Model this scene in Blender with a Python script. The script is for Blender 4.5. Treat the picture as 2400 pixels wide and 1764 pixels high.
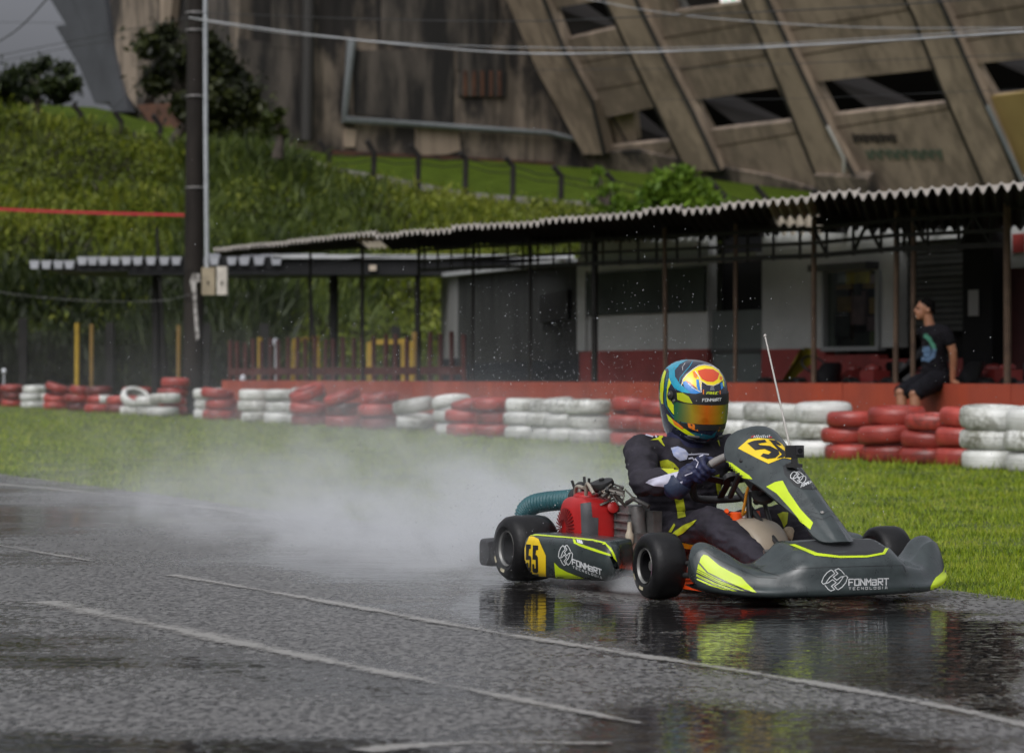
import bpy, bmesh, math, random
import numpy as np
from mathutils import Vector as V, Matrix, noise as mnoise
from mathutils.bvhtree import BVHTree
from mathutils.geometry import delaunay_2d_cdt

for o in list(bpy.data.objects):
    bpy.data.objects.remove(o, do_unlink=True)
sc = bpy.context.scene
COL = sc.collection
PI = math.pi
rnd = random.Random(7)

# ------------------------------------------------------------------ camera
F, CX, CY, CH = 6300.0, 1200.0, 882.0, 0.87        # focal length in photo pixels, centre, camera height
cam_d = bpy.data.cameras.new('camera')
cam = bpy.data.objects.new('camera', cam_d)
COL.objects.link(cam)
cam.location = (0, 0, CH)
cam.rotation_euler = (PI / 2, 0, 0)
cam_d.sensor_width = 36.0
cam_d.lens = 36.0 * F / 2400.0
cam_d.clip_start = 0.1
cam_d.clip_end = 3000
cam_d.dof.use_dof = True
cam_d.dof.focus_distance = 10.7
cam_d.dof.aperture_fstop = 4.5
sc.camera = cam

# ------------------------------------------------------------------ overcast sky + soft sun
SUN_EL, SUN_AZ = math.radians(46), math.radians(205)    # azimuth clockwise from +Y
w = bpy.data.worlds.new('World')
sc.world = w
w.use_nodes = True
wn, wl = w.node_tree.nodes, w.node_tree.links
wn.clear()
sky = wn.new('ShaderNodeTexSky')
sky.sky_type = 'NISHITA'
sky.sun_disc = False
sky.sun_elevation = SUN_EL
sky.sun_rotation = SUN_AZ
sky.air_density = 1.0
sky.dust_density = 4.0
hs = wn.new('ShaderNodeHueSaturation')
hs.inputs['Saturation'].default_value = 0.16
hs.inputs['Value'].default_value = 1.0
wl.new(sky.outputs[0], hs.inputs['Color'])
# cloud deck: brightness rises from the horizon to the zenith as in the standard overcast sky
tc = wn.new('ShaderNodeTexCoord')
sx = wn.new('ShaderNodeSeparateXYZ')
wl.new(tc.outputs['Generated'], sx.inputs[0])
ramp = wn.new('ShaderNodeValToRGB')
ramp.color_ramp.elements[0].position = 0.0
ramp.color_ramp.elements[0].color = (0.13, 0.13, 0.155, 1)
ramp.color_ramp.elements[1].position = 1.0
ramp.color_ramp.elements[1].color = (1.75, 1.75, 1.8, 1)
_e = ramp.color_ramp.elements.new(0.35)
_e.color = (0.85, 0.85, 0.89, 1)
wl.new(sx.outputs['Z'], ramp.inputs[0])
cn = wn.new('ShaderNodeTexNoise')
cn.inputs['Scale'].default_value = 2.2
cn.inputs['Detail'].default_value = 5
wl.new(tc.outputs['Generated'], cn.inputs['Vector'])
cm = wn.new('ShaderNodeMapRange')
cm.inputs['From Min'].default_value = 0.3
cm.inputs['From Max'].default_value = 0.7
cm.inputs['To Min'].default_value = 0.8
cm.inputs['To Max'].default_value = 1.15
wl.new(cn.outputs['Fac'], cm.inputs['Value'])
m1 = wn.new('ShaderNodeVectorMath'); m1.operation = 'MULTIPLY'
m2 = wn.new('ShaderNodeVectorMath'); m2.operation = 'SCALE'
wl.new(hs.outputs[0], m1.inputs[0]); wl.new(ramp.outputs[0], m1.inputs[1])
wl.new(m1.outputs[0], m2.inputs[0]); wl.new(cm.outputs[0], m2.inputs['Scale'])
bg = wn.new('ShaderNodeBackground')
bg.inputs['Strength'].default_value = 0.13
wl.new(m2.outputs[0], bg.inputs['Color'])
wo = wn.new('ShaderNodeOutputWorld')
wl.new(bg.outputs[0], wo.inputs['Surface'])

sun_d = bpy.data.lights.new('sun', 'SUN')
sun_d.energy = 0.55
sun_d.angle = math.radians(60)
sun_d.color = (1.0, 0.97, 0.93)
sun = bpy.data.objects.new('sun', sun_d)
COL.objects.link(sun)
sdir = V((math.sin(SUN_AZ) * math.cos(SUN_EL), math.cos(SUN_AZ) * math.cos(SUN_EL), math.sin(SUN_EL)))
sun.rotation_euler = (-sdir).to_track_quat('-Z', 'Y').to_euler()
sun.location = sdir * 50

sc.view_settings.view_transform = 'Standard'
sc.view_settings.look = 'None'
sc.view_settings.gamma = 1
sc.view_settings.use_curve_mapping = False
sc.view_settings.exposure = 0.08
try:
    sc.cycles.use_denoising = True
    sc.cycles.max_bounces = 6
    sc.cycles.diffuse_bounces = 3
    sc.cycles.glossy_bounces = 3
    sc.cycles.transparent_max_bounces = 8
    sc.cycles.volume_bounces = 3
    sc.cycles.volume_step_rate = 2.0
    sc.cycles.volume_max_steps = 128
except Exception:
    pass
# ------------------------------------------------------------------ helpers
CAM = V((0, 0, CH))

def P(px, py, D):
    return V(((px - CX) * D / F, D, CH - (py - CY) * D / F))

def G(px, py, z=0.0):
    D = (CH - z) * F / (py - CY)
    return V(((px - CX) * D / F, D, z))

def onplane(px, py, p0, n):
    d = V(((px - CX) / F, 1.0, -(py - CY) / F))
    t = (p0 - CAM).dot(n) / d.dot(n)
    return CAM + d * t

def lerp(a, b, t):
    return a + (b - a) * t

def table(x, xs, ys):
    return float(np.interp(x, xs, ys))

def cr(A, n, closed=False):
    """Catmull-Rom resampling of a list of points along axis 0"""
    A = np.asarray(A, float)
    k = len(A)
    out = []
    spans = k if closed else k - 1
    for i in range(spans):
        if closed:
            p0, p1, p2, p3 = A[(i - 1) % k], A[i], A[(i + 1) % k], A[(i + 2) % k]
        else:
            p1, p2 = A[i], A[i + 1]
            p0 = A[i - 1] if i > 0 else 2 * p1 - p2
            p3 = A[i + 2] if i + 2 < k else 2 * p2 - p1
        for j in range(n):
            t = j / n
            out.append(0.5 * ((2 * p1) + (-p0 + p2) * t + (2 * p0 - 5 * p1 + 4 * p2 - p3) * t * t
                              + (-p0 + 3 * p1 - 3 * p2 + p3) * t ** 3))
    if not closed:
        out.append(A[-1])
    return np.array(out)

OFF = {}

class MB:
    def __init__(s):
        s.v, s.f, s.m = [], [], []

    def add(s, vs, fs, mi=0):
        o = len(s.v)
        s.v += [tuple(v) for v in vs]
        s.f += [tuple(i + o for i in f) for f in fs]
        s.m += [mi] * len(fs)
        return s

    def obox(s, c, ax, ay, az, mi=0):
        c, ax, ay, az = V(c), V(ax), V(ay), V(az)
        vs = [c + ax * i + ay * j + az * k for k in (-1, 1) for j in (-1, 1) for i in (-1, 1)]
        fs = [(0, 2, 3, 1), (4, 5, 7, 6), (0, 1, 5, 4), (2, 6, 7, 3), (0, 4, 6, 2), (1, 3, 7, 5)]
        if ax.cross(ay).dot(az) < 0:
            fs = [f[::-1] for f in fs]
        return s.add(vs, fs, mi)

    def box(s, lo, hi, mi=0):
        lo, hi = V(lo), V(hi)
        h = (hi - lo) / 2
        return s.obox((lo + hi) / 2, (h.x, 0, 0), (0, h.y, 0), (0, 0, h.z), mi)

    def beam(s, a, b, w, h, up=(0, 0, 1), mi=0):
        a, b = V(a), V(b)
        d = (b - a)
        u = V(up)
        if abs(d.normalized().dot(u)) > 0.97:
            u = V((0, 1, 0))
        x = d.cross(u).normalized()
        y = x.cross(d).normalized()
        return s.obox((a + b) / 2, d / 2, x * (w / 2), y * (h / 2), mi)

    def tube(s, pts, r, n=8, mi=0, cap=True, closed=False):
        pts = [V(p) for p in pts]
        k = len(pts)
        rs = r if isinstance(r, (list, tuple)) else [r] * k
        vs = []
        ref = None
        for i, p in enumerate(pts):
            if closed:
                t = pts[(i + 1) % k] - pts[(i - 1) % k]
            else:
                t = pts[min(i + 1, k - 1)] - pts[max(i - 1, 0)]
            t.normalize()
            if ref is None:
                ref = V((0, 0, 1)) if abs(t.z) < 0.9 else V((1, 0, 0))
            x = ref - t * ref.dot(t)
            if x.length < 1e-6:
                x = t.orthogonal()
            x.normalize()
            ref = x
            y = t.cross(x)
            rr = rs[i]
            ra, rb = rr if isinstance(rr, (list, tuple)) else (rr, rr)
            for j in range(n):
                a = 2 * PI * j / n
                vs.append(p + x * (ra * math.cos(a)) + y * (rb * math.sin(a)))
        fs = []
        for i in range(k if closed else k - 1):
            for j in range(n):
                a, b = i * n + j, i * n + (j + 1) % n
                c, d = ((i + 1) % k) * n + (j + 1) % n, ((i + 1) % k) * n + j
                fs.append((a, b, c, d))
        if cap and not closed:
            fs.append(tuple(range(n))[::-1])
            fs.append(tuple((k - 1) * n + j for j in range(n)))
        return s.add(vs, fs, mi)

    def lathe(s, prof, c, axis, n=24, mi=0, closed=False, cap=True):
        """prof: (radius, along axis)"""
        c, ax = V(c), V(axis).normalized()
        x = ax.orthogonal().normalized()
        y = ax.cross(x)
        k = len(prof)
        vs = []
        for (r, h) in prof:
            for j in range(n):
                a = 2 * PI * j / n
                vs.append(c + ax * h + x * (r * math.cos(a)) + y * (r * math.sin(a)))
        fs = []
        for i in range(k if closed else k - 1):
            for j in range(n):
                a, b = i * n + j, i * n + (j + 1) % n
                i2 = (i + 1) % k
                fs.append((a, b, i2 * n + (j + 1) % n, i2 * n + j))
        if not closed and cap:
            if prof[0][0] > 1e-5:
                fs.append(tuple(range(n))[::-1])
            if prof[-1][0] > 1e-5:
                fs.append(tuple((k - 1) * n + j for j in range(n)))
        return s.add(vs, fs, mi)

    def grid(s, A, cu=False, cv=False, mi=0, capu=False):
        A = np.asarray(A)
        nu, nv = A.shape[:2]
        vs = A.reshape(-1, 3)
        fs = []
        for i in range(nu if cu else nu - 1):
            for j in range(nv if cv else nv - 1):
                i2, j2 = (i + 1) % nu, (j + 1) % nv
                fs.append((i * nv + j, i * nv + j2, i2 * nv + j2, i2 * nv + j))
        if capu:
            fs.append(tuple(range(nv))[::-1])
            fs.append(tuple((nu - 1) * nv + j for j in range(nv)))
        return s.add(vs, fs, mi)

    def prism(s, poly, vec, mi=0, side=None):
        n = len(poly)
        vec = V(vec)
        a = [V(p) for p in poly]
        b = [p + vec for p in a]
        fs = [tuple(range(n)), tuple(range(2 * n - 1, n - 1, -1))]
        sd = [(i, n + i, n + (i + 1) % n, (i + 1) % n) for i in range(n)]
        o = len(s.v)
        s.v += [tuple(p) for p in a + b]
        for f in fs:
            s.f.append(tuple(i + o for i in f)); s.m.append(mi)
        for f in sd:
            s.f.append(tuple(i + o for i in f)); s.m.append(mi if side is None else side)
        return s

    def ell(s, c, r, n=14, m=9, R=None, mi=0):
        c = V(c)
        r = r if isinstance(r, (tuple, list)) else (r, r, r)
        vs = []
        for i in range(m + 1):
            th = PI * i / m
            for j in range(n):
                a = 2 * PI * j / n
                q = V((r[0] * math.sin(th) * math.cos(a), r[1] * math.sin(th) * math.sin(a), r[2] * math.cos(th)))
                vs.append(c + (R @ q if R else q))
        fs = []
        for i in range(m):
            for j in range(n):
                fs.append((i * n + j, (i + 1) * n + j, (i + 1) * n + (j + 1) % n, i * n + (j + 1) % n))
        return s.add(vs, fs, mi)

    def mesh(s, name, mats, smooth=None, off=None):
        me = bpy.data.meshes.new(name)
        vs = s.v
        if off is not None:
            vs = [(x - off[0], y - off[1], z - off[2]) for x, y, z in vs]
        me.from_pydata(vs, [], s.f)
        for m in (mats if isinstance(mats, (list, tuple)) else [mats]):
            me.materials.append(m)
        if any(s.m):
            me.polygons.foreach_set('material_index', s.m)
        me.validate()
        me.update()
        if smooth is not None:
            me.shade_smooth()
            me.set_sharp_from_angle(angle=math.radians(smooth))
        return me

    def make(s, name, mats, parent=None, smooth=None):
        """link as ONE mesh object; top-level objects get their origin at the base centre"""
        if parent is None:
            A = np.array(s.v)
            lo, hi = A.min(0), A.max(0)
            off = ((lo[0] + hi[0]) / 2, (lo[1] + hi[1]) / 2, lo[2])
        else:
            off = OFF.get(parent.name)
        o = bpy.data.objects.new(name, s.mesh(name, mats, smooth, off))
        COL.objects.link(o)
        if parent is None:
            o.location = off
        else:
            o.parent = parent
            if off is not None:
                OFF[o.name] = off
        return o

def tag(o, label=None, cat=None, group=None, kind=None):
    if label: o['label'] = label
    if cat: o['category'] = cat
    if group: o['group'] = group
    if kind: o['kind'] = kind
    return o

def thing(name, loc, label, cat, group=None, rz=0.0):
    o = bpy.data.objects.new(name, None)
    o.empty_display_size = 0.2
    COL.objects.link(o)
    o.location = loc
    o.rotation_euler = (0, 0, rz)
    if not rz:
        OFF[o.name] = tuple(loc)
    return tag(o, label, cat, group)

def copy_tree(o, parent=None):
    c = o.copy()
    COL.objects.link(c)
    c.parent = parent
    for ch in list(o.children):
        copy_tree(ch, c)
    return c

# ------------------------------------------------------------------ materials
def nd(nt, kind, **kw):
    n = nt.nodes.new(kind)
    for k, v in kw.items():
        setattr(n, k, v)
    return n

def c4(c):
    return (c[0], c[1], c[2], 1.0)

def srgb(r, g, b):
    f = lambda u: (u / 255) / 12.92 if u / 255 <= 0.04045 else ((u / 255 + 0.055) / 1.055) ** 2.4
    return (f(r), f(g), f(b))

MATS = {}

def mat(name, col, rough=0.5, metal=0.0, var=0.0, vs=6.0, col2=None, bump=0.0, bs=60.0, coat=0.0, spec=0.5,
        stretch=(1, 1, 1), detail=6.0, sharp=None, rvar=0.0, streak=0.0, ss=1.6):
    if name in MATS:
        return MATS[name]
    m = bpy.data.materials.new(name)
    MATS[name] = m
    m.use_nodes = True
    nt = m.node_tree
    b = nt.nodes['Principled BSDF']
    b.inputs['Base Color'].default_value = c4(col)
    b.inputs['Roughness'].default_value = rough
    b.inputs['Metallic'].default_value = metal
    b.inputs['Specular IOR Level'].default_value = spec
    b.inputs['Coat Weight'].default_value = coat
    b.inputs['Coat Roughness'].default_value = 0.12
    if var or col2 or bump or rvar:
        tcn = nd(nt, 'ShaderNodeTexCoord')
        mp = nd(nt, 'ShaderNodeMapping')
        mp.inputs['Scale'].default_value = stretch
        nt.links.new(tcn.outputs['Object'], mp.inputs[0])
        if var or col2 or rvar:
            nz = nd(nt, 'ShaderNodeTexNoise')
            nz.inputs['Scale'].default_value = vs
            nz.inputs['Detail'].default_value = detail
            nz.inputs['Roughness'].default_value = 0.6
            nt.links.new(mp.outputs[0], nz.inputs['Vector'])
            rp = nd(nt, 'ShaderNodeValToRGB')
            lo, hi = sharp if sharp else (0.3, 0.7)
            rp.color_ramp.elements[0].position = lo
            rp.color_ramp.elements[1].position = hi
            if col2:
                rp.color_ramp.elements[0].color = c4(col)
                rp.color_ramp.elements[1].color = c4(col2)
            else:
                rp.color_ramp.elements[0].color = c4([x * (1 - var) for x in col])
                rp.color_ramp.elements[1].color = c4([min(1, x * (1 + var)) for x in col])
            nt.links.new(nz.outputs['Fac'], rp.inputs[0])
            outc = rp.outputs[0]
            if streak:                   # run-off streaks down the face and broad soot patches
                mp2 = nd(nt, 'ShaderNodeMapping'); mp2.inputs['Scale'].default_value = (1, 1, .07)
                nt.links.new(tcn.outputs['Object'], mp2.inputs[0])
                n2 = nd(nt, 'ShaderNodeTexNoise'); n2.inputs['Scale'].default_value = ss; n2.inputs['Detail'].default_value = 6
                nt.links.new(mp2.outputs[0], n2.inputs['Vector'])
                n3 = nd(nt, 'ShaderNodeTexNoise'); n3.inputs['Scale'].default_value = .12; n3.inputs['Detail'].default_value = 5
                nt.links.new(tcn.outputs['Object'], n3.inputs['Vector'])
                sm_ = nd(nt, 'ShaderNodeMath', operation='ADD'); nt.links.new(n2.outputs['Fac'], sm_.inputs[0]); nt.links.new(n3.outputs['Fac'], sm_.inputs[1])
                r2 = nd(nt, 'ShaderNodeMapRange'); r2.inputs['From Min'].default_value = .88; r2.inputs['From Max'].default_value = 1.12
                r2.inputs['To Min'].default_value = 1 - streak; r2.inputs['To Max'].default_value = 1.0
                nt.links.new(sm_.outputs[0], r2.inputs['Value'])
                mm_ = nd(nt, 'ShaderNodeVectorMath', operation='SCALE'); nt.links.new(outc, mm_.inputs[0]); nt.links.new(r2.outputs[0], mm_.inputs['Scale'])
                outc = mm_.outputs[0]
            if var or col2:
                nt.links.new(outc, b.inputs['Base Color'])
            if rvar:
                mr = nd(nt, 'ShaderNodeMapRange')
                mr.inputs['To Min'].default_value = max(0.02, rough - rvar)
                mr.inputs['To Max'].default_value = min(1, rough + rvar)
                mr.inputs['From Min'].default_value = 0.3
                mr.inputs['From Max'].default_value = 0.7
                nt.links.new(nz.outputs['Fac'], mr.inputs['Value'])
                nt.links.new(mr.outputs[0], b.inputs['Roughness'])
        if bump:
            nb = nd(nt, 'ShaderNodeTexNoise')
            nb.inputs['Scale'].default_value = bs
            nb.inputs['Detail'].default_value = 4
            nt.links.new(mp.outputs[0], nb.inputs['Vector'])
            bp = nd(nt, 'ShaderNodeBump')
            bp.inputs['Strength'].default_value = 1.0
            bp.inputs['Distance'].default_value = bump
            nt.links.new(nb.outputs['Fac'], bp.inputs['Height'])
            nt.links.new(bp.outputs[0], b.inputs['Normal'])
    return m

def leafmat(name, cols, rough=0.5, island=True, scale=0.25, trans=0.15):
    """foliage: colour from large noise plus a random shift per blade"""
    m = bpy.data.materials.new(name)
    m.use_nodes = True
    nt = m.node_tree
    b = nt.nodes['Principled BSDF']
    b.inputs['Roughness'].default_value = rough
    b.inputs['Specular IOR Level'].default_value = 0.3
    tcn = nd(nt, 'ShaderNodeTexCoord')
    nz = nd(nt, 'ShaderNodeTexNoise')
    nz.inputs['Scale'].default_value = scale
    nz.inputs['Detail'].default_value = 5
    nt.links.new(tcn.outputs['Object'], nz.inputs['Vector'])
    ge = nd(nt, 'ShaderNodeNewGeometry')
    ad = nd(nt, 'ShaderNodeMath', operation='MULTIPLY_ADD')
    ad.inputs[1].default_value = 0.5
    nt.links.new(ge.outputs['Random Per Island'], ad.inputs[0])
    nt.links.new(nz.outputs['Fac'], ad.inputs[2])
    sb = nd(nt, 'ShaderNodeMath', operation='SUBTRACT')
    sb.inputs[1].default_value = 0.25
    nt.links.new(ad.outputs[0], sb.inputs[0])
    rp = nd(nt, 'ShaderNodeValToRGB')
    els = rp.color_ramp.elements
    n = len(cols)
    while len(els) < n:
        els.new(0.5)
    for i, c in enumerate(cols):
        els[i].position = 0.22 + 0.56 * i / (n - 1)
        els[i].color = c4(c)
    nt.links.new((sb if island else nz).outputs[0], rp.inputs[0])
    nt.links.new(rp.outputs[0], b.inputs['Base Color'])
    b.inputs['Subsurface Weight'].default_value = 0.0
    if trans:
        tr = nd(nt, 'ShaderNodeBsdfTranslucent')
        nt.links.new(rp.outputs[0], tr.inputs['Color'])
        mx = nd(nt, 'ShaderNodeMixShader')
        mx.inputs[0].default_value = trans
        nt.links.new(b.outputs[0], mx.inputs[1])
        nt.links.new(tr.outputs[0], mx.inputs[2])
        nt.links.new(mx.outputs[0], nt.nodes['Material Output'].inputs['Surface'])
    return m

def mesh_np(name, verts, faces_flat, nper, m, parent=None, kind=None, label=None, smooth=False):
    """fast mesh from numpy arrays"""
    me = bpy.data.meshes.new(name)
    nv, nf = len(verts), len(faces_flat) // nper
    me.vertices.add(nv)
    me.vertices.foreach_set('co', np.asarray(verts, np.float32).ravel())
    me.loops.add(nf * nper)
    me.loops.foreach_set('vertex_index', np.asarray(faces_flat, np.int32))
    me.polygons.add(nf)
    me.polygons.foreach_set('loop_start', np.arange(0, nf * nper, nper, dtype=np.int32))
    me.materials.append(m)
    me.update(calc_edges=True)
    if smooth:
        me.shade_smooth()
    o = bpy.data.objects.new(name, me)
    COL.objects.link(o)
    if parent: o.parent = parent
    tag(o, label, None, None, kind)
    return o

# ------------------------------------------------------------------ stickers and paint laid on a surface
def inpoly(x, y, poly):
    c = False
    n = len(poly)
    for i in range(n):
        x1, y1 = poly[i]
        x2, y2 = poly[i - 1]
        if (y1 > y) != (y2 > y) and x < (x2 - x1) * (y - y1) / (y2 - y1) + x1:
            c = not c
    return c

class Skin:
    """a surface (in a root's own space) that stickers are pressed onto"""
    def __init__(s, mbs, M):
        s.M = M
        s.I = M.inverted()
        s.cam = s.I @ CAM
        vs, fs = [], []
        for mb in mbs:
            o = len(vs)
            vs += [V(v) for v in mb.v]
            fs += [tuple(i + o for i in f) for f in mb.f]
        s.b = BVHTree.FromPolygons(vs, fs)

    def hit(s, px, py, off):
        d = V(((px - CX) / F, 1.0, -(py - CY) / F))
        d = (s.I.to_3x3() @ d).normalized()
        loc, nrm, idx, dist = s.b.ray_cast(s.cam, d)
        if loc is None:
            return None, None
        if nrm.dot(d) > 0:
            nrm = -nrm
        return loc + nrm * off, dist

    def press(s, mb, pts, faces, off, mi=0):
        q = [s.hit(x, y, off) for x, y in pts]
        used, vs, fs = {}, [], []
        for f in faces:
            ps = [q[i] for i in f]
            if any(p[0] is None for p in ps):
                continue
            ds = [p[1] for p in ps]
            if max(ds) - min(ds) > 0.12:
                continue
            for i in f:
                if i not in used:
                    used[i] = len(vs); vs.append(q[i][0])
            fs.append(tuple(used[i] for i in f))
        mb.add(vs, fs, mi)

    def poly(s, mb, outline, off=0.0015, step=4.0, mi=0):
        o = []
        n = len(outline)
        for i in range(n):
            a, b = outline[i], outline[(i + 1) % n]
            k = max(1, int(math.hypot(b[0] - a[0], b[1] - a[1]) / step))
            for j in range(k):
                o.append((a[0] + (b[0] - a[0]) * j / k, a[1] + (b[1] - a[1]) * j / k))
        vs = [V(p) for p in o]
        m = len(vs)
        xs, ys = [p[0] for p in o], [p[1] for p in o]
        y = min(ys) + step / 2
        while y < max(ys):
            x = min(xs) + step / 2
            while x < max(xs):
                if inpoly(x, y, o):
                    vs.append(V((x, y)))
                x += step
            y += step
        r = delaunay_2d_cdt(vs, [(i, (i + 1) % m) for i in range(m)], [], 1, 1e-4)
        s.press(mb, [tuple(v) for v in r[0]], r[2], off, mi)

    def curve(s, mb, outline, n=4, **kw):
        s.poly(mb, [tuple(p) for p in cr(outline, n, True)], **kw)

    def stroke(s, mb, path, w, off=0.002, step=3.0, mi=0, closed=False):
        pts = [np.array(p, float) for p in path]
        if closed:
            pts.append(pts[0])
        for i in range(len(pts) - 1):
            a, b = pts[i], pts[i + 1]
            d = b - a
            L = np.hypot(*d)
            if L < 1e-6:
                continue
            d /= L
            nn = np.array((-d[1], d[0])) * w / 2
            a2, b2 = a - d * w * 0.45, b + d * w * 0.45
            k = max(1, int(L / step))
            vv, ff = [], []
            for j in range(k + 1):
                c = a2 + (b2 - a2) * j / k
                vv += [tuple(c + nn), tuple(c - nn)]
            for j in range(k):
                ff.append((2 * j, 2 * j + 1, 2 * j + 3, 2 * j + 2))
            s.press(mb, vv, ff, off, mi)

    def text(s, mb, txt, o, u, v, w, gap=0.3, off=0.002, mi=0):
        """stroke lettering; o = lower left, u = one letter width, v = one letter height (photo pixels)"""
        o, u, v = np.array(o, float), np.array(u, float), np.array(v, float)
        x = 0.0
        for ch in txt:
            for path in GLYPH.get(ch, []):
                s.stroke(mb, [o + u * (x + p[0]) + v * p[1] for p in path], w, off, 2.5, mi)
            x += (0.35 if ch in 'I ' else 1.0) + gap

def islands(mb):
    """split a mesh builder into its connected pieces"""
    par = list(range(len(mb.v)))
    def find(a):
        while par[a] != a:
            par[a] = par[par[a]]; a = par[a]
        return a
    for f in mb.f:
        r = find(f[0])
        for i in f[1:]:
            par[find(i)] = r
    out = {}
    for f, m in zip(mb.f, mb.m):
        out.setdefault(find(f[0]), []).append((f, m))
    res = []
    for fs in out.values():
        k = MB(); mp = {}
        for f, m in fs:
            for i in f:
                if i not in mp: mp[i] = len(k.v); k.v.append(mb.v[i])
            k.f.append(tuple(mp[i] for i in f)); k.m.append(m)
        res.append(k)
    return res

GLYPH = {
    'F': [[(0, 0), (0, 1), (1, 1)], [(0, .5), (.8, .5)]],
    'O': [[(0, 0), (0, 1), (1, 1), (1, 0), (0, 0)]],
    'N': [[(0, 0), (0, 1), (1, 0), (1, 1)]],
    'M': [[(0, 0), (0, 1), (.5, .45), (1, 1), (1, 0)]],
    'a': [[(0, .85), (.9, .85), (.9, 0), (0, 0), (0, .45), (.9, .45)]],
    'A': [[(0, 0), (.2, 1), (.8, 1), (1, 0)], [(.1, .4), (.9, .4)]],
    'R': [[(0, 0), (0, 1), (1, 1), (1, .5), (.2, .5), (1, 0)]],
    'T': [[(0, 1), (1, 1)], [(.5, 1), (.5, 0)]],
    'E': [[(1, 0), (0, 0), (0, 1), (1, 1)], [(0, .5), (.8, .5)]],
    'C': [[(1, 0), (0, 0), (0, 1), (1, 1)]],
    'L': [[(0, 1), (0, 0), (1, 0)]],
    'G': [[(1, 1), (0, 1), (0, 0), (1, 0), (1, .5), (.6, .5)]],
    'I': [[(0.1, 0), (0.1, 1)]],
    'U': [[(0, 1), (0, 0), (1, 0), (1, 1)]],
    '5': [[(1, 1), (0, 1), (0, .55), (1, .55), (1, 0), (0, 0)]],
}

def emblem(sk, mb, c, u, v, w, off=0.002, mi=0):
    """round emblem of two interlocked outlined hooks"""
    c, u, v = np.array(c, float), np.array(u, float), np.array(v, float)
    def q(x, y): return c + u * x + v * y
    A = [(500, 255), (400, 320), (310, 430), (266, 560), (310, 608), (372, 590), (420, 510), (480, 430), (600, 345), (540, 275)]
    B = [(310, 608), (440, 575), (545, 495), (640, 575), (520, 665), (605, 745), (510, 785), (430, 730), (355, 640)]
    for sgn in (1, -1):
        sk.stroke(mb, [q(sgn * (x - 600) / 340, -sgn * (y - 505) / 285) for x, y in A], w, off, 2.0, mi, closed=True)
        sk.stroke(mb, [q(sgn * (x - 600) / 340, -sgn * (y - 505) / 285) for x, y in B], w, off, 2.0, mi)

# ------------------------------------------------------------------ bodies: overlapping limbs fused into one skin
def fuse(name, mb, mats, parent, voxel, smooth=6, fac=0.5, wrinkle=0.0, wscale=14.0):
    me = mb.mesh(name, mats, None, OFF.get(parent.name) if parent else None)
    o = bpy.data.objects.new(name, me)
    tmp = bpy.data.scenes.new('bench')          # evaluated alone: quicker than in the full scene
    tmp.collection.objects.link(o)
    r = o.modifiers.new('r', 'REMESH')
    r.mode = 'VOXEL'
    r.voxel_size = voxel
    sm = o.modifiers.new('s', 'SMOOTH')
    sm.iterations = smooth
    sm.factor = fac
    with bpy.context.temp_override(scene=tmp, view_layer=tmp.view_layers[0]):
        dg = bpy.context.evaluated_depsgraph_get()
        ev = o.evaluated_get(dg)
        new = bpy.data.meshes.new_from_object(ev)
    o.modifiers.clear()
    tmp.collection.objects.unlink(o)
    bpy.data.scenes.remove(tmp)
    COL.objects.link(o)
    o.data = new
    new.name = name
    if not new.materials:
        for m in (mats if isinstance(mats, (list, tuple)) else [mats]):
            new.materials.append(m)
    if wrinkle:
        cos = [v.co.copy() for v in new.vertices]
        nrs = [v.normal.copy() for v in new.vertices]
        flat = []
        for q, nn in zip(cos, nrs):
            n1 = mnoise.noise(V((q.x * wscale, q.y * wscale, q.z * wscale * 2.2)))
            n2 = mnoise.noise(V((q.x * wscale * 2.3 + 5, q.y * wscale * 2.3, q.z * wscale * 3.0)))
            flat += list(q + nn * wrinkle * (-abs(n1) * 1.6 + 0.5 + 0.35 * n2))
        new.vertices.foreach_set('co', flat)
        new.update()
    new.shade_smooth()
    o.parent = parent
    return o

def mb_of(o):
    m = MB()
    m.v = [tuple(v.co) for v in o.data.vertices]
    m.f = [tuple(p.vertices) for p in o.data.polygons]
    m.m = [0] * len(m.f)
    return m

def limb(mb, pts, rs, n=14):
    """tapered limb with rounded ends"""
    pts = [V(p) for p in pts]
    mb.tube(pts, rs, n)
    for p, r in ((pts[0], rs[0]), (pts[-1], rs[-1])):
        rr = min(r) if isinstance(r, (tuple, list)) else r
        mb.ell(p, rr, 12, 8)
    return mb
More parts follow.
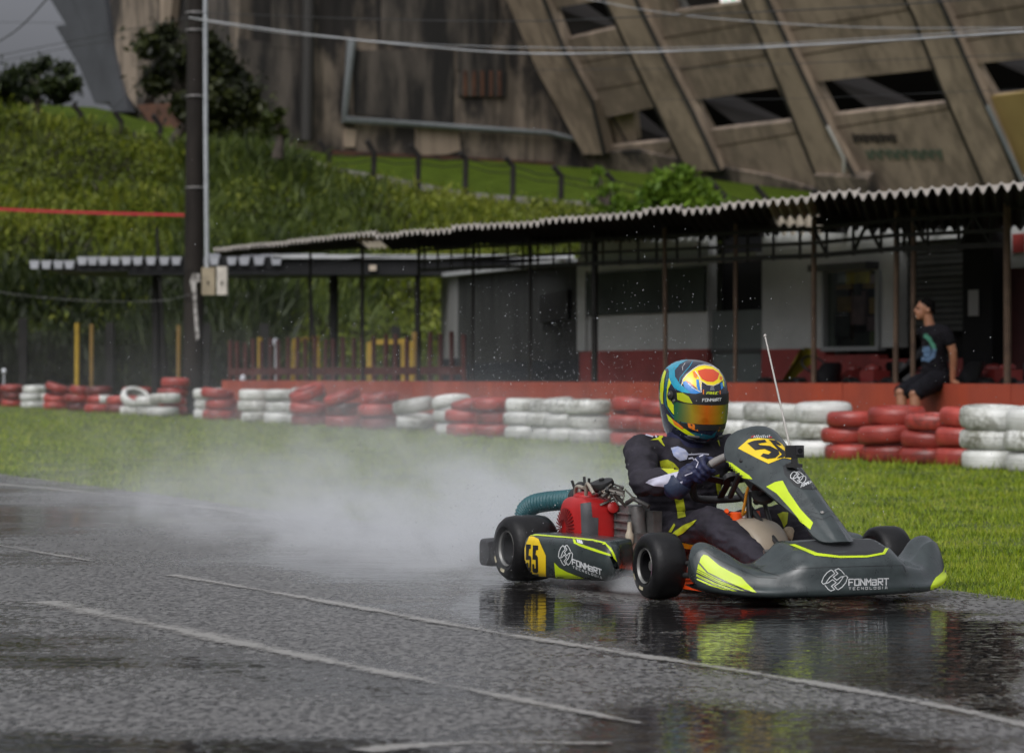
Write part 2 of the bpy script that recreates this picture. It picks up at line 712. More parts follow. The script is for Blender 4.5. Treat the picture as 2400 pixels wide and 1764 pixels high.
# ------------------------------------------------------------------ ground: grass base, wet asphalt, painted lines
def ground_mat():
    m = bpy.data.materials.new('grass_soil')
    m.use_nodes = True
    nt = m.node_tree
    b = nt.nodes['Principled BSDF']
    tcn = nd(nt, 'ShaderNodeTexCoord')
    n1 = nd(nt, 'ShaderNodeTexNoise'); n1.inputs['Scale'].default_value = 0.9; n1.inputs['Detail'].default_value = 8
    n2 = nd(nt, 'ShaderNodeTexNoise'); n2.inputs['Scale'].default_value = 30; n2.inputs['Detail'].default_value = 4
    for n in (n1, n2):
        nt.links.new(tcn.outputs['Object'], n.inputs['Vector'])
    mx = nd(nt, 'ShaderNodeMath', operation='MULTIPLY_ADD'); mx.inputs[1].default_value = 0.6
    nt.links.new(n2.outputs['Fac'], mx.inputs[0]); nt.links.new(n1.outputs['Fac'], mx.inputs[2])
    rp = nd(nt, 'ShaderNodeValToRGB')
    rp.color_ramp.elements[0].position = 0.55; rp.color_ramp.elements[0].color = (0.035, 0.05, 0.012, 1)
    rp.color_ramp.elements[1].position = 1.05; rp.color_ramp.elements[1].color = (0.10, 0.13, 0.02, 1)
    nt.links.new(mx.outputs[0], rp.inputs[0]); nt.links.new(rp.outputs[0], b.inputs['Base Color'])
    b.inputs['Roughness'].default_value = 0.8
    bp = nd(nt, 'ShaderNodeBump'); bp.inputs['Distance'].default_value = 0.03
    nt.links.new(n2.outputs['Fac'], bp.inputs['Height']); nt.links.new(bp.outputs[0], b.inputs['Normal'])
    return m

GM = ground_mat()
g = MB()
g.add([(-900, -60, 0), (900, -60, 0), (900, 1500, 0), (-900, 1500, 0)], [(0, 1, 2, 3)])
ground = tag(g.make('ground', GM), kind='structure')

EDGE = [(12.5, -10.0), (4.75, 5.0), (2.95, 8.5), (1.99, 10.44), (1.79, 11.0), (.2, 14.0), (-1.37, 17.0), (-2.6, 19.8), (-4.55, 23.9),
        (-7.2, 29.5), (-11.5, 38.0), (-20, 54)]

def edge_x(y):
    ys = [e[1] for e in EDGE]; xs = [e[0] for e in EDGE]
    return float(np.interp(y, ys, xs))

PUD = [([(1120, 1335), (1300, 1385), (1480, 1420), (1700, 1418), (2150, 1425), (2400, 1470), (2400, 1690), (1815, 1585), (1121, 1470), (1040, 1430)], 1.0, 14),
       ([(1400, 1650), (1640, 1640), (1900, 1668), (2320, 1764), (2400, 1830), (1300, 1830)], 0.85, 24),
       ([(560, 1265), (900, 1300), (1120, 1350), (1040, 1440), (760, 1400)], 0.8, 26),
       ([(-50, 1725), (700, 1742), (1000, 1752), (1000, 1830), (-50, 1830)], 0.8, 14),
       ([(430, 1545), (900, 1590), (1100, 1625), (900, 1660), (500, 1600)], 0.45, 30),
       ([(-100, 1180), (250, 1190), (420, 1230), (-100, 1275)], 0.75, 16),
       ([(-100, 1440), (230, 1455), (420, 1500), (300, 1540), (-100, 1545)], 0.6, 20)]

def seg_dist(x, y, poly):
    d = 1e9
    for i in range(len(poly)):
        ax, ay = poly[i - 1]; bx, by = poly[i]
        ux, uy = bx - ax, by - ay
        t = max(0, min(1, ((x - ax) * ux + (y - ay) * uy) / (ux * ux + uy * uy)))
        d = min(d, math.hypot(x - ax - t * ux, y - ay - t * uy))
    return d

def puddle_at(x, y):
    if y < 1.0:
        return 0.3
    px, py = CX + x / y * F, CY + CH / y * F
    if px < -200 or px > 2600 or py > 1900:
        return 0.35
    v = 0.05
    for poly, s, soft in PUD:
        d = seg_dist(px, py, poly)
        if not inpoly(px, py, poly):
            d = -d
        v = max(v, s * min(1, max(0, 0.5 + d / (3.6 * soft))))
    return v

def asphalt_mat():
    m = bpy.data.materials.new('wet_asphalt')
    m.use_nodes = True
    nt = m.node_tree
    L = nt.links.new
    b = nt.nodes['Principled BSDF']
    tcn = nd(nt, 'ShaderNodeTexCoord')
    at = nd(nt, 'ShaderNodeAttribute', attribute_name='puddle')
    def noise(scale, det=5, st=None, rough=0.6):
        n = nd(nt, 'ShaderNodeTexNoise')
        n.inputs['Scale'].default_value = scale
        n.inputs['Detail'].default_value = det
        n.inputs['Roughness'].default_value = rough
        if st:
            mp = nd(nt, 'ShaderNodeMapping')
            mp.inputs['Rotation'].default_value = (0, 0, math.radians(st[2]))
            mp.inputs['Scale'].default_value = (st[0], st[1], 1)
            L(tcn.outputs['Object'], mp.inputs[0]); L(mp.outputs[0], n.inputs['Vector'])
        else:
            L(tcn.outputs['Object'], n.inputs['Vector'])
        return n
    def mth(op, a, bb, c=None):
        n = nd(nt, 'ShaderNodeMath', operation=op)
        for i, x in enumerate((a, bb, c)):
            if x is None: continue
            if isinstance(x, (int, float)): n.inputs[i].default_value = x
            else: L(x, n.inputs[i])
        return n.outputs[0]
    def rng(x, a, bb, c, d):
        n = nd(nt, 'ShaderNodeMapRange')
        n.inputs['From Min'].default_value = a; n.inputs['From Max'].default_value = bb
        n.inputs['To Min'].default_value = c; n.inputs['To Max'].default_value = d
        L(x, n.inputs['Value'])
        return n.outputs[0]
    big = noise(0.7, 6, (.40, 1.0, -14))
    mid = noise(5.0, 6, (.45, 1.0, -6))
    agg = noise(62, 3, (.8, .34, 4))
    agg2 = noise(120, 2, (1.0, .45, 0))
    # film of water: puddle shapes, broken up by noise and by the stones that stand out of it
    wet = mth('ADD', at.outputs['Fac'], mth('MULTIPLY', mth('SUBTRACT', big.outputs['Fac'], 0.5), 2.8))
    wet = mth('ADD', wet, mth('MULTIPLY', mth('SUBTRACT', mid.outputs['Fac'], 0.5), 1.25))
    wet = mth('ADD', wet, mth('MULTIPLY', mth('SUBTRACT', agg.outputs['Fac'], 0.5), -1.35))
    film = rng(wet, 0.04, 0.54, 0.0, 1.0)
    L(rng(film, 0, 1, 0.34, 0.028), b.inputs['Roughness'])
    cr1 = nd(nt, 'ShaderNodeValToRGB')
    cr1.color_ramp.elements[0].position = 0.40; cr1.color_ramp.elements[0].color = (0.022, 0.021, 0.020, 1)
    cr1.color_ramp.elements[1].position = 0.60; cr1.color_ramp.elements[1].color = (0.19, 0.185, 0.178, 1)
    L(mth('ADD', mth('MULTIPLY', agg.outputs['Fac'], 0.65), mth('MULTIPLY', agg2.outputs['Fac'], 0.35)), cr1.inputs[0])
    mxc = nd(nt, 'ShaderNodeMix', data_type='RGBA')
    L(film, mxc.inputs['Factor']); L(cr1.outputs[0], mxc.inputs['A'])
    mxc.inputs['B'].default_value = (0.016, 0.015, 0.015, 1)
    L(mxc.outputs['Result'], b.inputs['Base Color'])
    # relief: stones of the asphalt where it stands clear of the water, soft wind ripples on the film
    rip = noise(11, 3, (.35, 1.0, 4))
    rip2 = noise(30, 2, (.5, 1.0, -6))
    stones = mth('MULTIPLY', mth('ADD', agg.outputs['Fac'], mth('MULTIPLY', agg2.outputs['Fac'], 0.4)), mth('MULTIPLY', mth('SUBTRACT', 1.01, film), 0.0034))
    waves = mth('MULTIPLY', mth('ADD', mth('MULTIPLY', rip.outputs['Fac'], 1.4), mth('MULTIPLY', rip2.outputs['Fac'], 0.6)), 0.0021)
    bp = nd(nt, 'ShaderNodeBump')
    bp.inputs['Distance'].default_value = 1.0
    L(mth('ADD', stones, waves), bp.inputs['Height'])
    L(bp.outputs[0], b.inputs['Normal'])
    b.inputs['IOR'].default_value = 1.33
    b.inputs['Specular IOR Level'].default_value = 0.5
    return m

ASPH = asphalt_mat()
ys = [-10, -4, 1, 3] + list(np.arange(4.6, 14, .11)) + list(np.arange(14, 27, .22)) + [28, 31, 35, 40, 47, 54]
vs, pv = [], []
NX = 110
for y in ys:
    xr = edge_x(y)
    xl = -0.24 * max(y, 3) - 1.6 if y < 27 else xr - 9
    row = [xl - 30, xl - 12, xl - 4] + [lerp(xl, xr, i / NX) for i in range(NX + 1)]
    for x in row:
        wob = 0.05 * mnoise.noise(V((x * 2, y * 1.4, 0))) + .03 * mnoise.noise(V((y * 7, 1, 0))) if x == row[-1] else 0
        vs.append((x + wob, y, 0.004))
        pv.append(puddle_at(x, y))
nr = NX + 4
fl = []
for i in range(len(ys) - 1):
    for j in range(nr - 1):
        fl += [i * nr + j, i * nr + j + 1, (i + 1) * nr + j + 1, (i + 1) * nr + j]
track = mesh_np('race_track', vs, fl, 4, ASPH, kind='structure')
a_ = track.data.attributes.new('puddle', 'FLOAT', 'POINT')
a_.data.foreach_set('value', np.array(pv, np.float32))

def paint_mat():
    """thin worn paint: eaten away from the edges and in patches, so the asphalt shows through"""
    m = bpy.data.materials.new('worn_line_paint')
    m.use_nodes = True
    nt = m.node_tree
    L = nt.links.new
    b = nt.nodes['Principled BSDF']
    tcn = nd(nt, 'ShaderNodeTexCoord')
    mp = nd(nt, 'ShaderNodeMapping'); mp.inputs['Scale'].default_value = (1, .45, 1); L(tcn.outputs['Object'], mp.inputs[0])
    n1 = nd(nt, 'ShaderNodeTexNoise'); n1.inputs['Scale'].default_value = 48; n1.inputs['Detail'].default_value = 5
    n2 = nd(nt, 'ShaderNodeTexNoise'); n2.inputs['Scale'].default_value = 2.6; n2.inputs['Detail'].default_value = 4
    L(mp.outputs[0], n1.inputs['Vector']); L(tcn.outputs['Object'], n2.inputs['Vector'])
    at = nd(nt, 'ShaderNodeAttribute', attribute_name='across')
    ad = nd(nt, 'ShaderNodeMath', operation='MULTIPLY_ADD'); ad.inputs[1].default_value = .7; L(n1.outputs['Fac'], ad.inputs[0]); L(n2.outputs['Fac'], ad.inputs[2])
    a2 = nd(nt, 'ShaderNodeMath', operation='MULTIPLY_ADD'); a2.inputs[1].default_value = -.42
    L(at.outputs['Fac'], a2.inputs[0]); L(ad.outputs[0], a2.inputs[2])
    mr = nd(nt, 'ShaderNodeMapRange'); mr.inputs['From Min'].default_value = .46; mr.inputs['From Max'].default_value = .82
    mr.inputs['To Max'].default_value = .90
    L(a2.outputs[0], mr.inputs['Value'])
    b.inputs['Base Color'].default_value = (.31, .30, .28, 1)
    b.inputs['Roughness'].default_value = .35
    tr = nd(nt, 'ShaderNodeBsdfTransparent')
    mx = nd(nt, 'ShaderNodeMixShader'); L(mr.outputs[0], mx.inputs[0]); L(tr.outputs[0], mx.inputs[1]); L(b.outputs[0], mx.inputs[2])
    L(mx.outputs[0], nt.nodes['Material Output'].inputs['Surface'])
    return m

PAINT = paint_mat()
def paint_line(pts, w0, w1):
    q = cr([tuple(G(px, py)) for px, py in pts], 14)
    k = len(q)
    vs, ac = [], []
    for i in range(k):
        t = q[min(i + 1, k - 1)] - q[max(i - 1, 0)]
        n = np.array((-t[1], t[0], 0)); n /= np.linalg.norm(n)
        wd = lerp(w0, w1, i / (k - 1)) * .95
        for u in (-1, 0, 1):
            vs.append((*(q[i] + n * wd * u)[:2], 0.008)); ac.append(abs(u))
    fs = []
    for i in range(k - 1):
        for u in (0, 1):
            fs.append((3 * i + u, 3 * i + u + 1, 3 * i + u + 4, 3 * i + u + 3))
    m = MB(); m.add(vs, fs)
    o = m.make('paint_and_sheen_line', PAINT, track)
    a_ = o.data.attributes.new('across', 'FLOAT', 'POINT'); a_.data.foreach_set('value', np.array(ac, np.float32))
    return o
paint_line([(-120, 1262), (0, 1281), (100, 1298), (214, 1317)], .05, .03)
paint_line([(400, 1350), (760, 1412), (1121, 1479), (1500, 1540)], .05, .05)
paint_line([(1500, 1540), (1815, 1590), (2150, 1650), (2440, 1712)], .05, .035)
paint_line([(100, 1413), (300, 1455), (640, 1527)], .11, .07)
paint_line([(640, 1527), (1000, 1600), (1335, 1668), (1500, 1700)], .06, .03)
paint_line([(850, 1766), (940, 1755), (1120, 1746), (1390, 1747), (1420, 1749)], .07, .02)
paint_line([(-60, 1132), (150, 1150), (420, 1183), (747, 1226)], .10, .08)  # wet sheen of a tyre track, put in as a pale strip

# ------------------------------------------------------------------ hillside, lawn and embankment behind the sheds
CR_X = [-900, 0, 190, 370, 520, 640, 780, 875, 1090, 1320, 1600, 1900, 2400, 3300]
CR_Y = [245, 256, 283, 330, 352, 345, 405, 420, 463, 482, 492, 502, 520, 560]
LW_X = [-900, 0, 230, 400, 640, 785, 960, 1170, 1370, 1600, 1920, 2400, 3300]
LW_Y = [235, 240, 252, 300, 340, 364, 371, 379, 394, 413, 452, 480, 520]
DC, DL, D0 = 125.0, 160.0, 86.0

def hill_pt(px, D):
    """terrain height under picture column px at distance D"""
    zc = CH - (table(px, CR_X, CR_Y) - CY) * DC / F
    zl = CH - (table(px, LW_X, LW_Y) - CY) * DL / F
    if D <= DC:
        t = max(0, (D - D0) / (DC - D0))
        z = -0.3 + (zc + 0.3) * (0.72 * t ** .8 + .28 * t * t)
        z += 0.55 * mnoise.noise(V((px / 90, D / 5, 0))) * min(1, t * 4) * min(1, (1 - t) * 5)
    else:
        t = min(1, (D - DC) / (DL - DC))
        z = zc + (zl - zc) * t + max(0, D - DL) * .02
    x = (px - CX) * D / F
    return V((x, D, z))

HILLM = mat('hill_soil_shade', (0.03, 0.036, 0.008), .9, spec=.1, var=.5, vs=.6, bump=.15, bs=3)  # deep shade under the growth is put into the soil colour
cols = list(range(-900, 3301, 40))
rows = list(np.linspace(D0, DC, 34))
hm = MB()
hm.grid([[hill_pt(p, d) for p in cols] for d in rows])
hill = tag(hm.make('hillside', HILLM, None, 60), kind='structure')
LAWNM = mat('lawn_turf', (0.05, 0.076, 0.007), .9, var=.4, vs=1.2, bump=.05, bs=14, detail=8, spec=.05)
rows2 = [DC + .6, DC + 4, DC + 10, DC + 18, DC + 28, DL, DL + 25, DL + 70]
lm = MB()
lm.grid([[hill_pt(p, d) for p in cols] for d in rows2])
tag(lm.make('lawn', LAWNM, None, 60), kind='structure')
# narrow concrete gutter along the crest
gm = MB()
for i in range(len(cols) - 1):
    if 700 < cols[i] < 2400:
        a, b2 = hill_pt(cols[i], DC), hill_pt(cols[i + 1], DC)
        gm.obox((a + b2) / 2 + V((0, .35, .08)), (b2 - a) / 2, (0, .6, 0), (0, 0, .16))
CONC = mat('old_concrete', (0.19, 0.165, 0.14), .75, col2=(0.10, 0.085, 0.07), vs=.5, bump=.02, bs=6)
tag(gm.make('gutter', mat('gutter_concrete', (.2, .19, .18), .8, var=.3, vs=2), None, 30), kind='structure')
# ------------------------------------------------------------------ stadium: raked concrete stand with buttresses
PA, PB_ = V((6.87, 173.0, 12.5)), V((28.2, 148.0, 12.5))
SU = (PB_ - PA).normalized()
SN = V((SU.y, -SU.x, 0))                   # outward, to the left and towards the track
SV = V((SN.x * .55, SN.y * .55, 1.0))
SNN = SU.cross(SV).normalized()
if SNN.dot(SN) < 0: SNN = -SNN

def fac(px, py, out=0.0):
    return onplane(px, py, PA + SNN * out, SNN)

stad = thing('stadium', (14, 165, 12), 'huge old concrete stadium with leaning buttresses and dark openings above the lawn', 'stadium')
C_RIB = mat('stadium_rib', (0.43, 0.335, 0.25), .8, col2=(0.27, 0.21, 0.155), vs=.35, bump=.015, bs=5, stretch=(1, 1, .35), streak=.38)
C_PAN = mat('stadium_panel', (0.37, 0.288, 0.215), .8, col2=(0.20, 0.155, 0.118), vs=.3, bump=.02, bs=4, stretch=(1, 1, .5), detail=8, streak=.38)
C_DARK = mat('stadium_stained', (0.014, 0.0125, 0.0115), .85, col2=(0.11, 0.092, 0.076), vs=.75, bump=.02, bs=4, stretch=(1, 1, .22), sharp=(.42, .66), detail=10)
C_MID = mat('stadium_weathered', (0.03, 0.025, 0.022), .85, col2=(0.23, 0.183, 0.14), vs=.32, bump=.03, bs=4, stretch=(1, 1, .5), sharp=(.44, .58), detail=10, streak=.6)
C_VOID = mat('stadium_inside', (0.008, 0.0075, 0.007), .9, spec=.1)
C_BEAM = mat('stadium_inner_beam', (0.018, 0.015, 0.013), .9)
C_RUST = mat('rusty_grille', (0.12, 0.05, 0.025), .8, col2=(.04, .02, .015), vs=1.2)
C_YEL = mat('yellow_lit_wall', (0.30, 0.215, 0.075), .7, var=.15, vs=.4)
PIPE_D = mat('drain_stain', (0.022, 0.02, 0.018), .7)
PIPE_L = mat('grey_pipe', (0.17, 0.185, 0.19), .5, var=.2, vs=3)

def fpoly(name, poly, m, out=0.0, thick=0.5, label=None):
    b = MB()
    b.prism([fac(x, y, out) for x, y in poly], -SNN * thick)
    bm_fix(b)
    o = b.make(name, m, stad)
    if label: o['label'] = label
    return o

def bm_fix(b):
    pass

# wall bays between the buttresses: upper panel, opening, lower panel
bays = [  # top-left, top-right .. outline points (photo pixels)
    dict(l=[(1210, -260), (1290, 75), (1404, 280), (1414, 346), (1430, 480)], r=[(1330, -260), (1455, 60), (1590, 330), (1660, 480)],
         op=[(1284, 22), (1440, -4), (1476, 60), (1312, 96)], op2=[(1414, 275), (1532, 252), (1600, 328), (1418, 346)]),
    dict(l=[(1400, -260), (1520, 40), (1660, 340), (1700, 500)], r=[(1640, -260), (1760, 20), (1900, 370), (1960, 520)],
         op=[(1560, -40), (1742, -60), (1756, 6), (1582, 28)], op2=[(1629, 235), (1822, 206), (1862, 284), (1665, 306)]),
    dict(l=[(1710, -260), (1820, 30), (1990, 400), (2060, 540)], r=[(2010, -260), (2140, 20), (2262, 330), (2340, 540)],
         op=None, op2=[(1914, 192), (2188, 162), (2220, 242), (1955, 270)]),
    dict(l=[(2090, -260), (2220, 20), (2390, 400), (2440, 540)], r=[(2500, -260), (2650, 20), (2800, 400), (2840, 540)],
         op=None, op2=[(2288, 150), (2660, 110), (2700, 190), (2332, 226)]),
]

def along(side, y):
    ys = [p[1] for p in side]
    return (float(np.interp(y, ys, [p[0] for p in side])), y)

for bi, b in enumerate(bays):
    ops = [o for o in (b['op'], b['op2']) if o]
    prevL, prevR = b['l'][0], b['r'][0]
    for o in ops:
        tl, tr, br, bl = o
        fpoly('wall_panel', [prevL, prevR, along(b['r'], tr[1]), tr, tl, along(b['l'], tl[1])], C_PAN)
        # jambs
        fpoly('wall_panel', [along(b['l'], tl[1]), tl, bl, along(b['l'], bl[1])], C_PAN, -.03)
        fpoly('wall_panel', [tr, along(b['r'], tr[1]), along(b['r'], br[1]), br], C_PAN, -.03)
        # the dark room behind the opening: back wall, slanted soffit beam
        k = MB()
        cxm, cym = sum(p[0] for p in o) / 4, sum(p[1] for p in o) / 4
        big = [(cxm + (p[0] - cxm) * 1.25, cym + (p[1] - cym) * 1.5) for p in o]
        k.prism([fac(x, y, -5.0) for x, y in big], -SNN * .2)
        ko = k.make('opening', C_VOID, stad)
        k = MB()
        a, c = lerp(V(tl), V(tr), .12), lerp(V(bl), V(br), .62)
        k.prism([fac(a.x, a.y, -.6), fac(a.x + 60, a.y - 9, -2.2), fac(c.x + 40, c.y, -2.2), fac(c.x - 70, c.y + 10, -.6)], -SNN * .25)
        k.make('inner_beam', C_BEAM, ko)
        prevL, prevR = None, None
        pl = [along(b['l'], bl[1]), bl, br, along(b['r'], br[1])]
        if o is ops[-1]:
            fpoly('wall_panel', pl + [b['r'][-1], b['l'][-1]], C_PAN)
        else:
            nl, nr_, = along(b['l'], ops[1][0][1] - .1), along(b['r'], ops[1][1][1] - .1)
            # panel between the two openings
            fpoly('wall_panel', pl + [nr_, ops[1][1], ops[1][0], nl], C_PAN)
            prevL = None
            # openings below handled by their own jambs
            tl, tr, br, bl = ops[1]
            fpoly('wall_panel', [nl, tl, bl, along(b['l'], bl[1])], C_PAN, -.03)
            fpoly('wall_panel', [tr, nr_, along(b['r'], br[1]), br], C_PAN, -.03)
            o2 = ops[1]
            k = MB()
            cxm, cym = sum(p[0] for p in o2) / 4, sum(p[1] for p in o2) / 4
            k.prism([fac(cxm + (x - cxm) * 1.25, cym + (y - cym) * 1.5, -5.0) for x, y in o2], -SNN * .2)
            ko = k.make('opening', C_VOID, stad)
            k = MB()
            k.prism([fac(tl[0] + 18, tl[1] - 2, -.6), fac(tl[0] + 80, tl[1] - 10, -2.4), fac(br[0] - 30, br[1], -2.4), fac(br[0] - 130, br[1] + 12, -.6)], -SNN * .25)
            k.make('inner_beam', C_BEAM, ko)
            fpoly('wall_panel', [along(b['l'], bl[1]), bl, br, along(b['r'], br[1]), b['r'][-1], b['l'][-1]], C_PAN)
            break
# brown pier inside the first lower opening, white pier and screen in the top opening
fpoly('pier', [(1418, 276), (1484, 262), (1492, 330), (1418, 345)], C_RIB, -.7, .5)
fpoly('pier', [(1578, -60), (1622, -62), (1624, 24), (1576, 30)], mat('white_plaster', (.6, .6, .6), .6, var=.1), -1.0, .5, 'white pier in the upper opening')
scr = MB()
SCREENM = mat('screen_glow', (.3, .2, .4), .4)
nt = SCREENM.node_tree
vz = nd(nt, 'ShaderNodeTexVoronoi'); vz.inputs['Scale'].default_value = 2.2
tcn = nd(nt, 'ShaderNodeTexCoord'); nt.links.new(tcn.outputs['Object'], vz.inputs['Vector'])
hsn = nd(nt, 'ShaderNodeHueSaturation'); hsn.inputs['Saturation'].default_value = .9; hsn.inputs['Hue'].default_value = .98
sr_ = nd(nt, 'ShaderNodeSeparateXYZ'); nt.links.new(vz.outputs['Color'], sr_.inputs[0])
rs0 = nd(nt, 'ShaderNodeValToRGB'); rs0.color_ramp.interpolation = 'CONSTANT'
rs0.color_ramp.elements[0].color = (.9, .9, 1, 1); rs0.color_ramp.elements[1].position = .35; rs0.color_ramp.elements[1].color = (.9, .05, .5, 1)
_q = rs0.color_ramp.elements.new(.7); _q.color = (.15, .4, .9, 1)
nt.links.new(sr_.outputs[0], rs0.inputs[0]); nt.links.new(rs0.outputs[0], hsn.inputs['Color'])
nt.links.new(hsn.outputs[0], nt.nodes['Principled BSDF'].inputs['Emission Color'])
nt.nodes['Principled BSDF'].inputs['Emission Strength'].default_value = .8
scr.prism([fac(x, y, -.8) for x, y in [(1686, -40), (1734, -46), (1732, 3), (1688, 10)]], -SNN * .15)
scr.make('screen', SCREENM, stad)
# wall at the right, its yellow light put into the colour
fpoly('yellow_lit_panel', [(2322, 228), (2420, 214), (2520, 430), (2404, 432)], C_YEL, .12, .3)

# buttresses
RIBS = [
    ([(1085, -260), (1166, 0), (1234, 125), (1306, 250), (1366, 362)], [(1180, -260), (1281, 10), (1310, 90), (1412, 278), (1420, 366)]),
    ([(1310, -260), (1433, 30), (1520, 210), (1610, 400)], [(1400, -260), (1497, 10), (1578, 175), (1668, 345), (1690, 404)]),
    ([(1615, -260), (1747, 0), (1836, 213), (1935, 462)], [(1690, -260), (1800, 0), (1938, 291), (1985, 390), (2032, 460)]),
    ([(1985, -260), (2130, 0), (2192, 165), (2236, 267), (2330, 480)], [(2080, -260), (2205, 0), (2312, 245), (2394, 423), (2410, 480)]),
    ([(2400, -260), (2550, 0), (2650, 267), (2740, 480)], [(2500, -260), (2650, 0), (2740, 245), (2830, 480)]),
]
for l, r in RIBS:
    ys_ = np.linspace(-255, min(l[-1][1], r[-1][1]), 6)
    L_ = [along(l, y) for y in ys_]
    R_ = [along(r, y) for y in ys_]
    k = MB()
    k.prism([fac(x, y, .55) for x, y in L_ + R_[::-1]], -SNN * .9)
    ro = k.make('buttress', C_RIB, stad)
    # dark drain pipe down the right edge, dark joint down the left
    q = MB(); q.tube([fac(x - 3, y, .72) for x, y in R_], .14, 6)
    q.make('drain_pipe', PIPE_D, ro, 60)
    q = MB(); q.tube([fac(x - 4, y, .12) for x, y in L_], .10, 6)
    q.make('drain_pipe', PIPE_D, ro, 60)
# pale lower pipe on the third buttress
k = MB(); k.tube([fac(1940, 296, .9), fac(1978, 372, .9), fac(1978, 404, .9)], .11, 6)
k.make('drain_pipe', mat('pale_pvc', (.5, .48, .45), .5), stad, 60)['label'] = 'pale plastic drain pipe'
k = MB(); k.tube([fac(2314, 248, .9), fac(2400, 430, .9)], .12, 6)
k.make('drain_pipe', PIPE_L, stad, 60)
# plinth blocks along the foot
fpoly('plinth', [(1360, 362), (1490, 352), (1600, 378), (1800, 412), (1930, 452), (1930, 520), (1360, 500)], C_MID, .25, .8)
fpoly('plinth', [(1905, 412), (1980, 414), (2030, 420), (2070, 520), (1930, 520)], C_MID, .9, 1.2)
# formwork joints across the panels
C_JOINT = mat('joint_dark', (0.085, 0.063, 0.047), .9, spec=.1)
for bi, (b, y0s) in enumerate(zip(bays, ((150, 215), (90, 165, 345), (70, 130, 300), (40, 95)))):
    for y in y0s:
        a_, c_ = along(b['l'], y), along(b['r'], y)
        sl = -.16
        k = MB(); k.beam(fac(a_[0] + 10, a_[1], .01), fac(c_[0] - 6, c_[1] + sl * (c_[0] - a_[0]), .01), .07, .03, SNN)
        k.make('formwork_joint', C_JOINT, stad)
# faded graffiti
gr = MB()
gp = MATS.setdefault('graffiti_black', mat('graffiti_black', (.06, .05, .043), .9, spec=.1))
class _S:  # strokes straight on the wall plane
    pass
def wall_stroke(mb, pts, wd, out):
    for a, c in zip(pts[:-1], pts[1:]):
        A_, B_ = fac(*a, out), fac(*c, out)
        mb.beam(A_, B_, wd, .02, SNN)
x = 1998
for i in range(8):
    h = 20 + 6 * rnd.random()
    wall_stroke(gr, [(x, 312 + 3 * i % 5), (x + 5, 312 + h), (x + 8, 316), (x + 11, 312 + h)], .16, .03)
    x += 13
gr.make('graffiti', gp, stad)
gr = MB()
x = 2030
for i in range(9):
    wall_stroke(gr, [(x, 352), (x + 8, 372 - 4 * (i % 3)), (x + 14, 350), (x + 16, 374)], .2, .04)
    x += 20
gr.make('graffiti', mat('graffiti_green', (.105, .125, .092), .9, spec=.1), stad)['label'] = 'faded green graffiti'

# ---- the dark weathered block to the left of the stand
A1 = V(((806 - CX) * 163 / F, 163, 13)); A2 = V(((1281 - CX) * 172 / F, 172, 13))
BU = (A2 - A1).normalized(); BN = V((BU.y, -BU.x, 0)).normalized()
def blk(px, py, out=0.0):
    return onplane(px, py, A1 + BN * out, BN)
def bpoly(name, poly, m, out=0.0, thick=.4, label=None):
    k = MB(); k.prism([blk(x, y, out) for x, y in poly], -BN * thick)
    o = k.make(name, m, stad)
    if label: o['label'] = label
    return o
bpoly('block_wall', [(560, -260), (1200, -260), (1300, 120), (1440, 372), (1440, 420), (560, 420)], C_MID, 0, 1.0)
bpoly('stained_panel', [(895, -260), (1150, -260), (1162, 60), (1150, 112), (895, 96)], C_DARK, .10, .2)
bpoly('stained_panel', [(630, -200), (735, -200), (735, 120), (640, 110)], C_DARK, .12, .2)
bpoly('stained_panel', [(828, 118), (1064, 118), (1064, 292), (832, 268)], C_DARK, .12, .2)
bpoly('stained_panel', [(560, 90), (712, 112), (712, 330), (560, 330)], C_DARK, .10, .2)
bpoly('stained_panel', [(1074, 118), (1186, 118), (1186, 172), (1074, 166)], C_DARK, .12, .2)
bpoly('rusty_niche', [(1080, 165), (1190, 170), (1186, 228), (1076, 224)], C_DARK, .14, .3)
for i in range(5):
    bpoly('bar', [(1088 + 20 * i, 166), (1095 + 20 * i, 166), (1095 + 20 * i, 226), (1088 + 20 * i, 226)], C_RUST, .25, .08)
bpoly('patched_plaster', [(975, 300), (1075, 305), (1080, 352), (1050, 362), (990, 364), (975, 350)], C_PAN, .12, .2)
bpoly('patched_plaster', [(808, 300), (835, 305), (832, 345), (808, 345)], C_RIB, .12, .2)
bpoly('foot_stain', [(780, 352), (1160, 372), (1300, 380), (1300, 402), (780, 384)], C_RUST, .14, .3)
k = MB(); k.tube([blk(824, 92, .4), blk(806, 280, .4), blk(1060, 298, .4), blk(1283, 312, .4), blk(1450, 352, .4)], [.3, .24, .2, .18, .14], 8)
k.make('drain_pipe', PIPE_L, stad, 60)['label'] = 'long grey pipe running down and along the wall'
k = MB(); k.tube([blk(727, -260, .6), blk(718, 330, .6)], .42, 8)
k.make('drain_pipe', PIPE_D, stad, 60)['label'] = 'thick black downpipe on the dark wall'

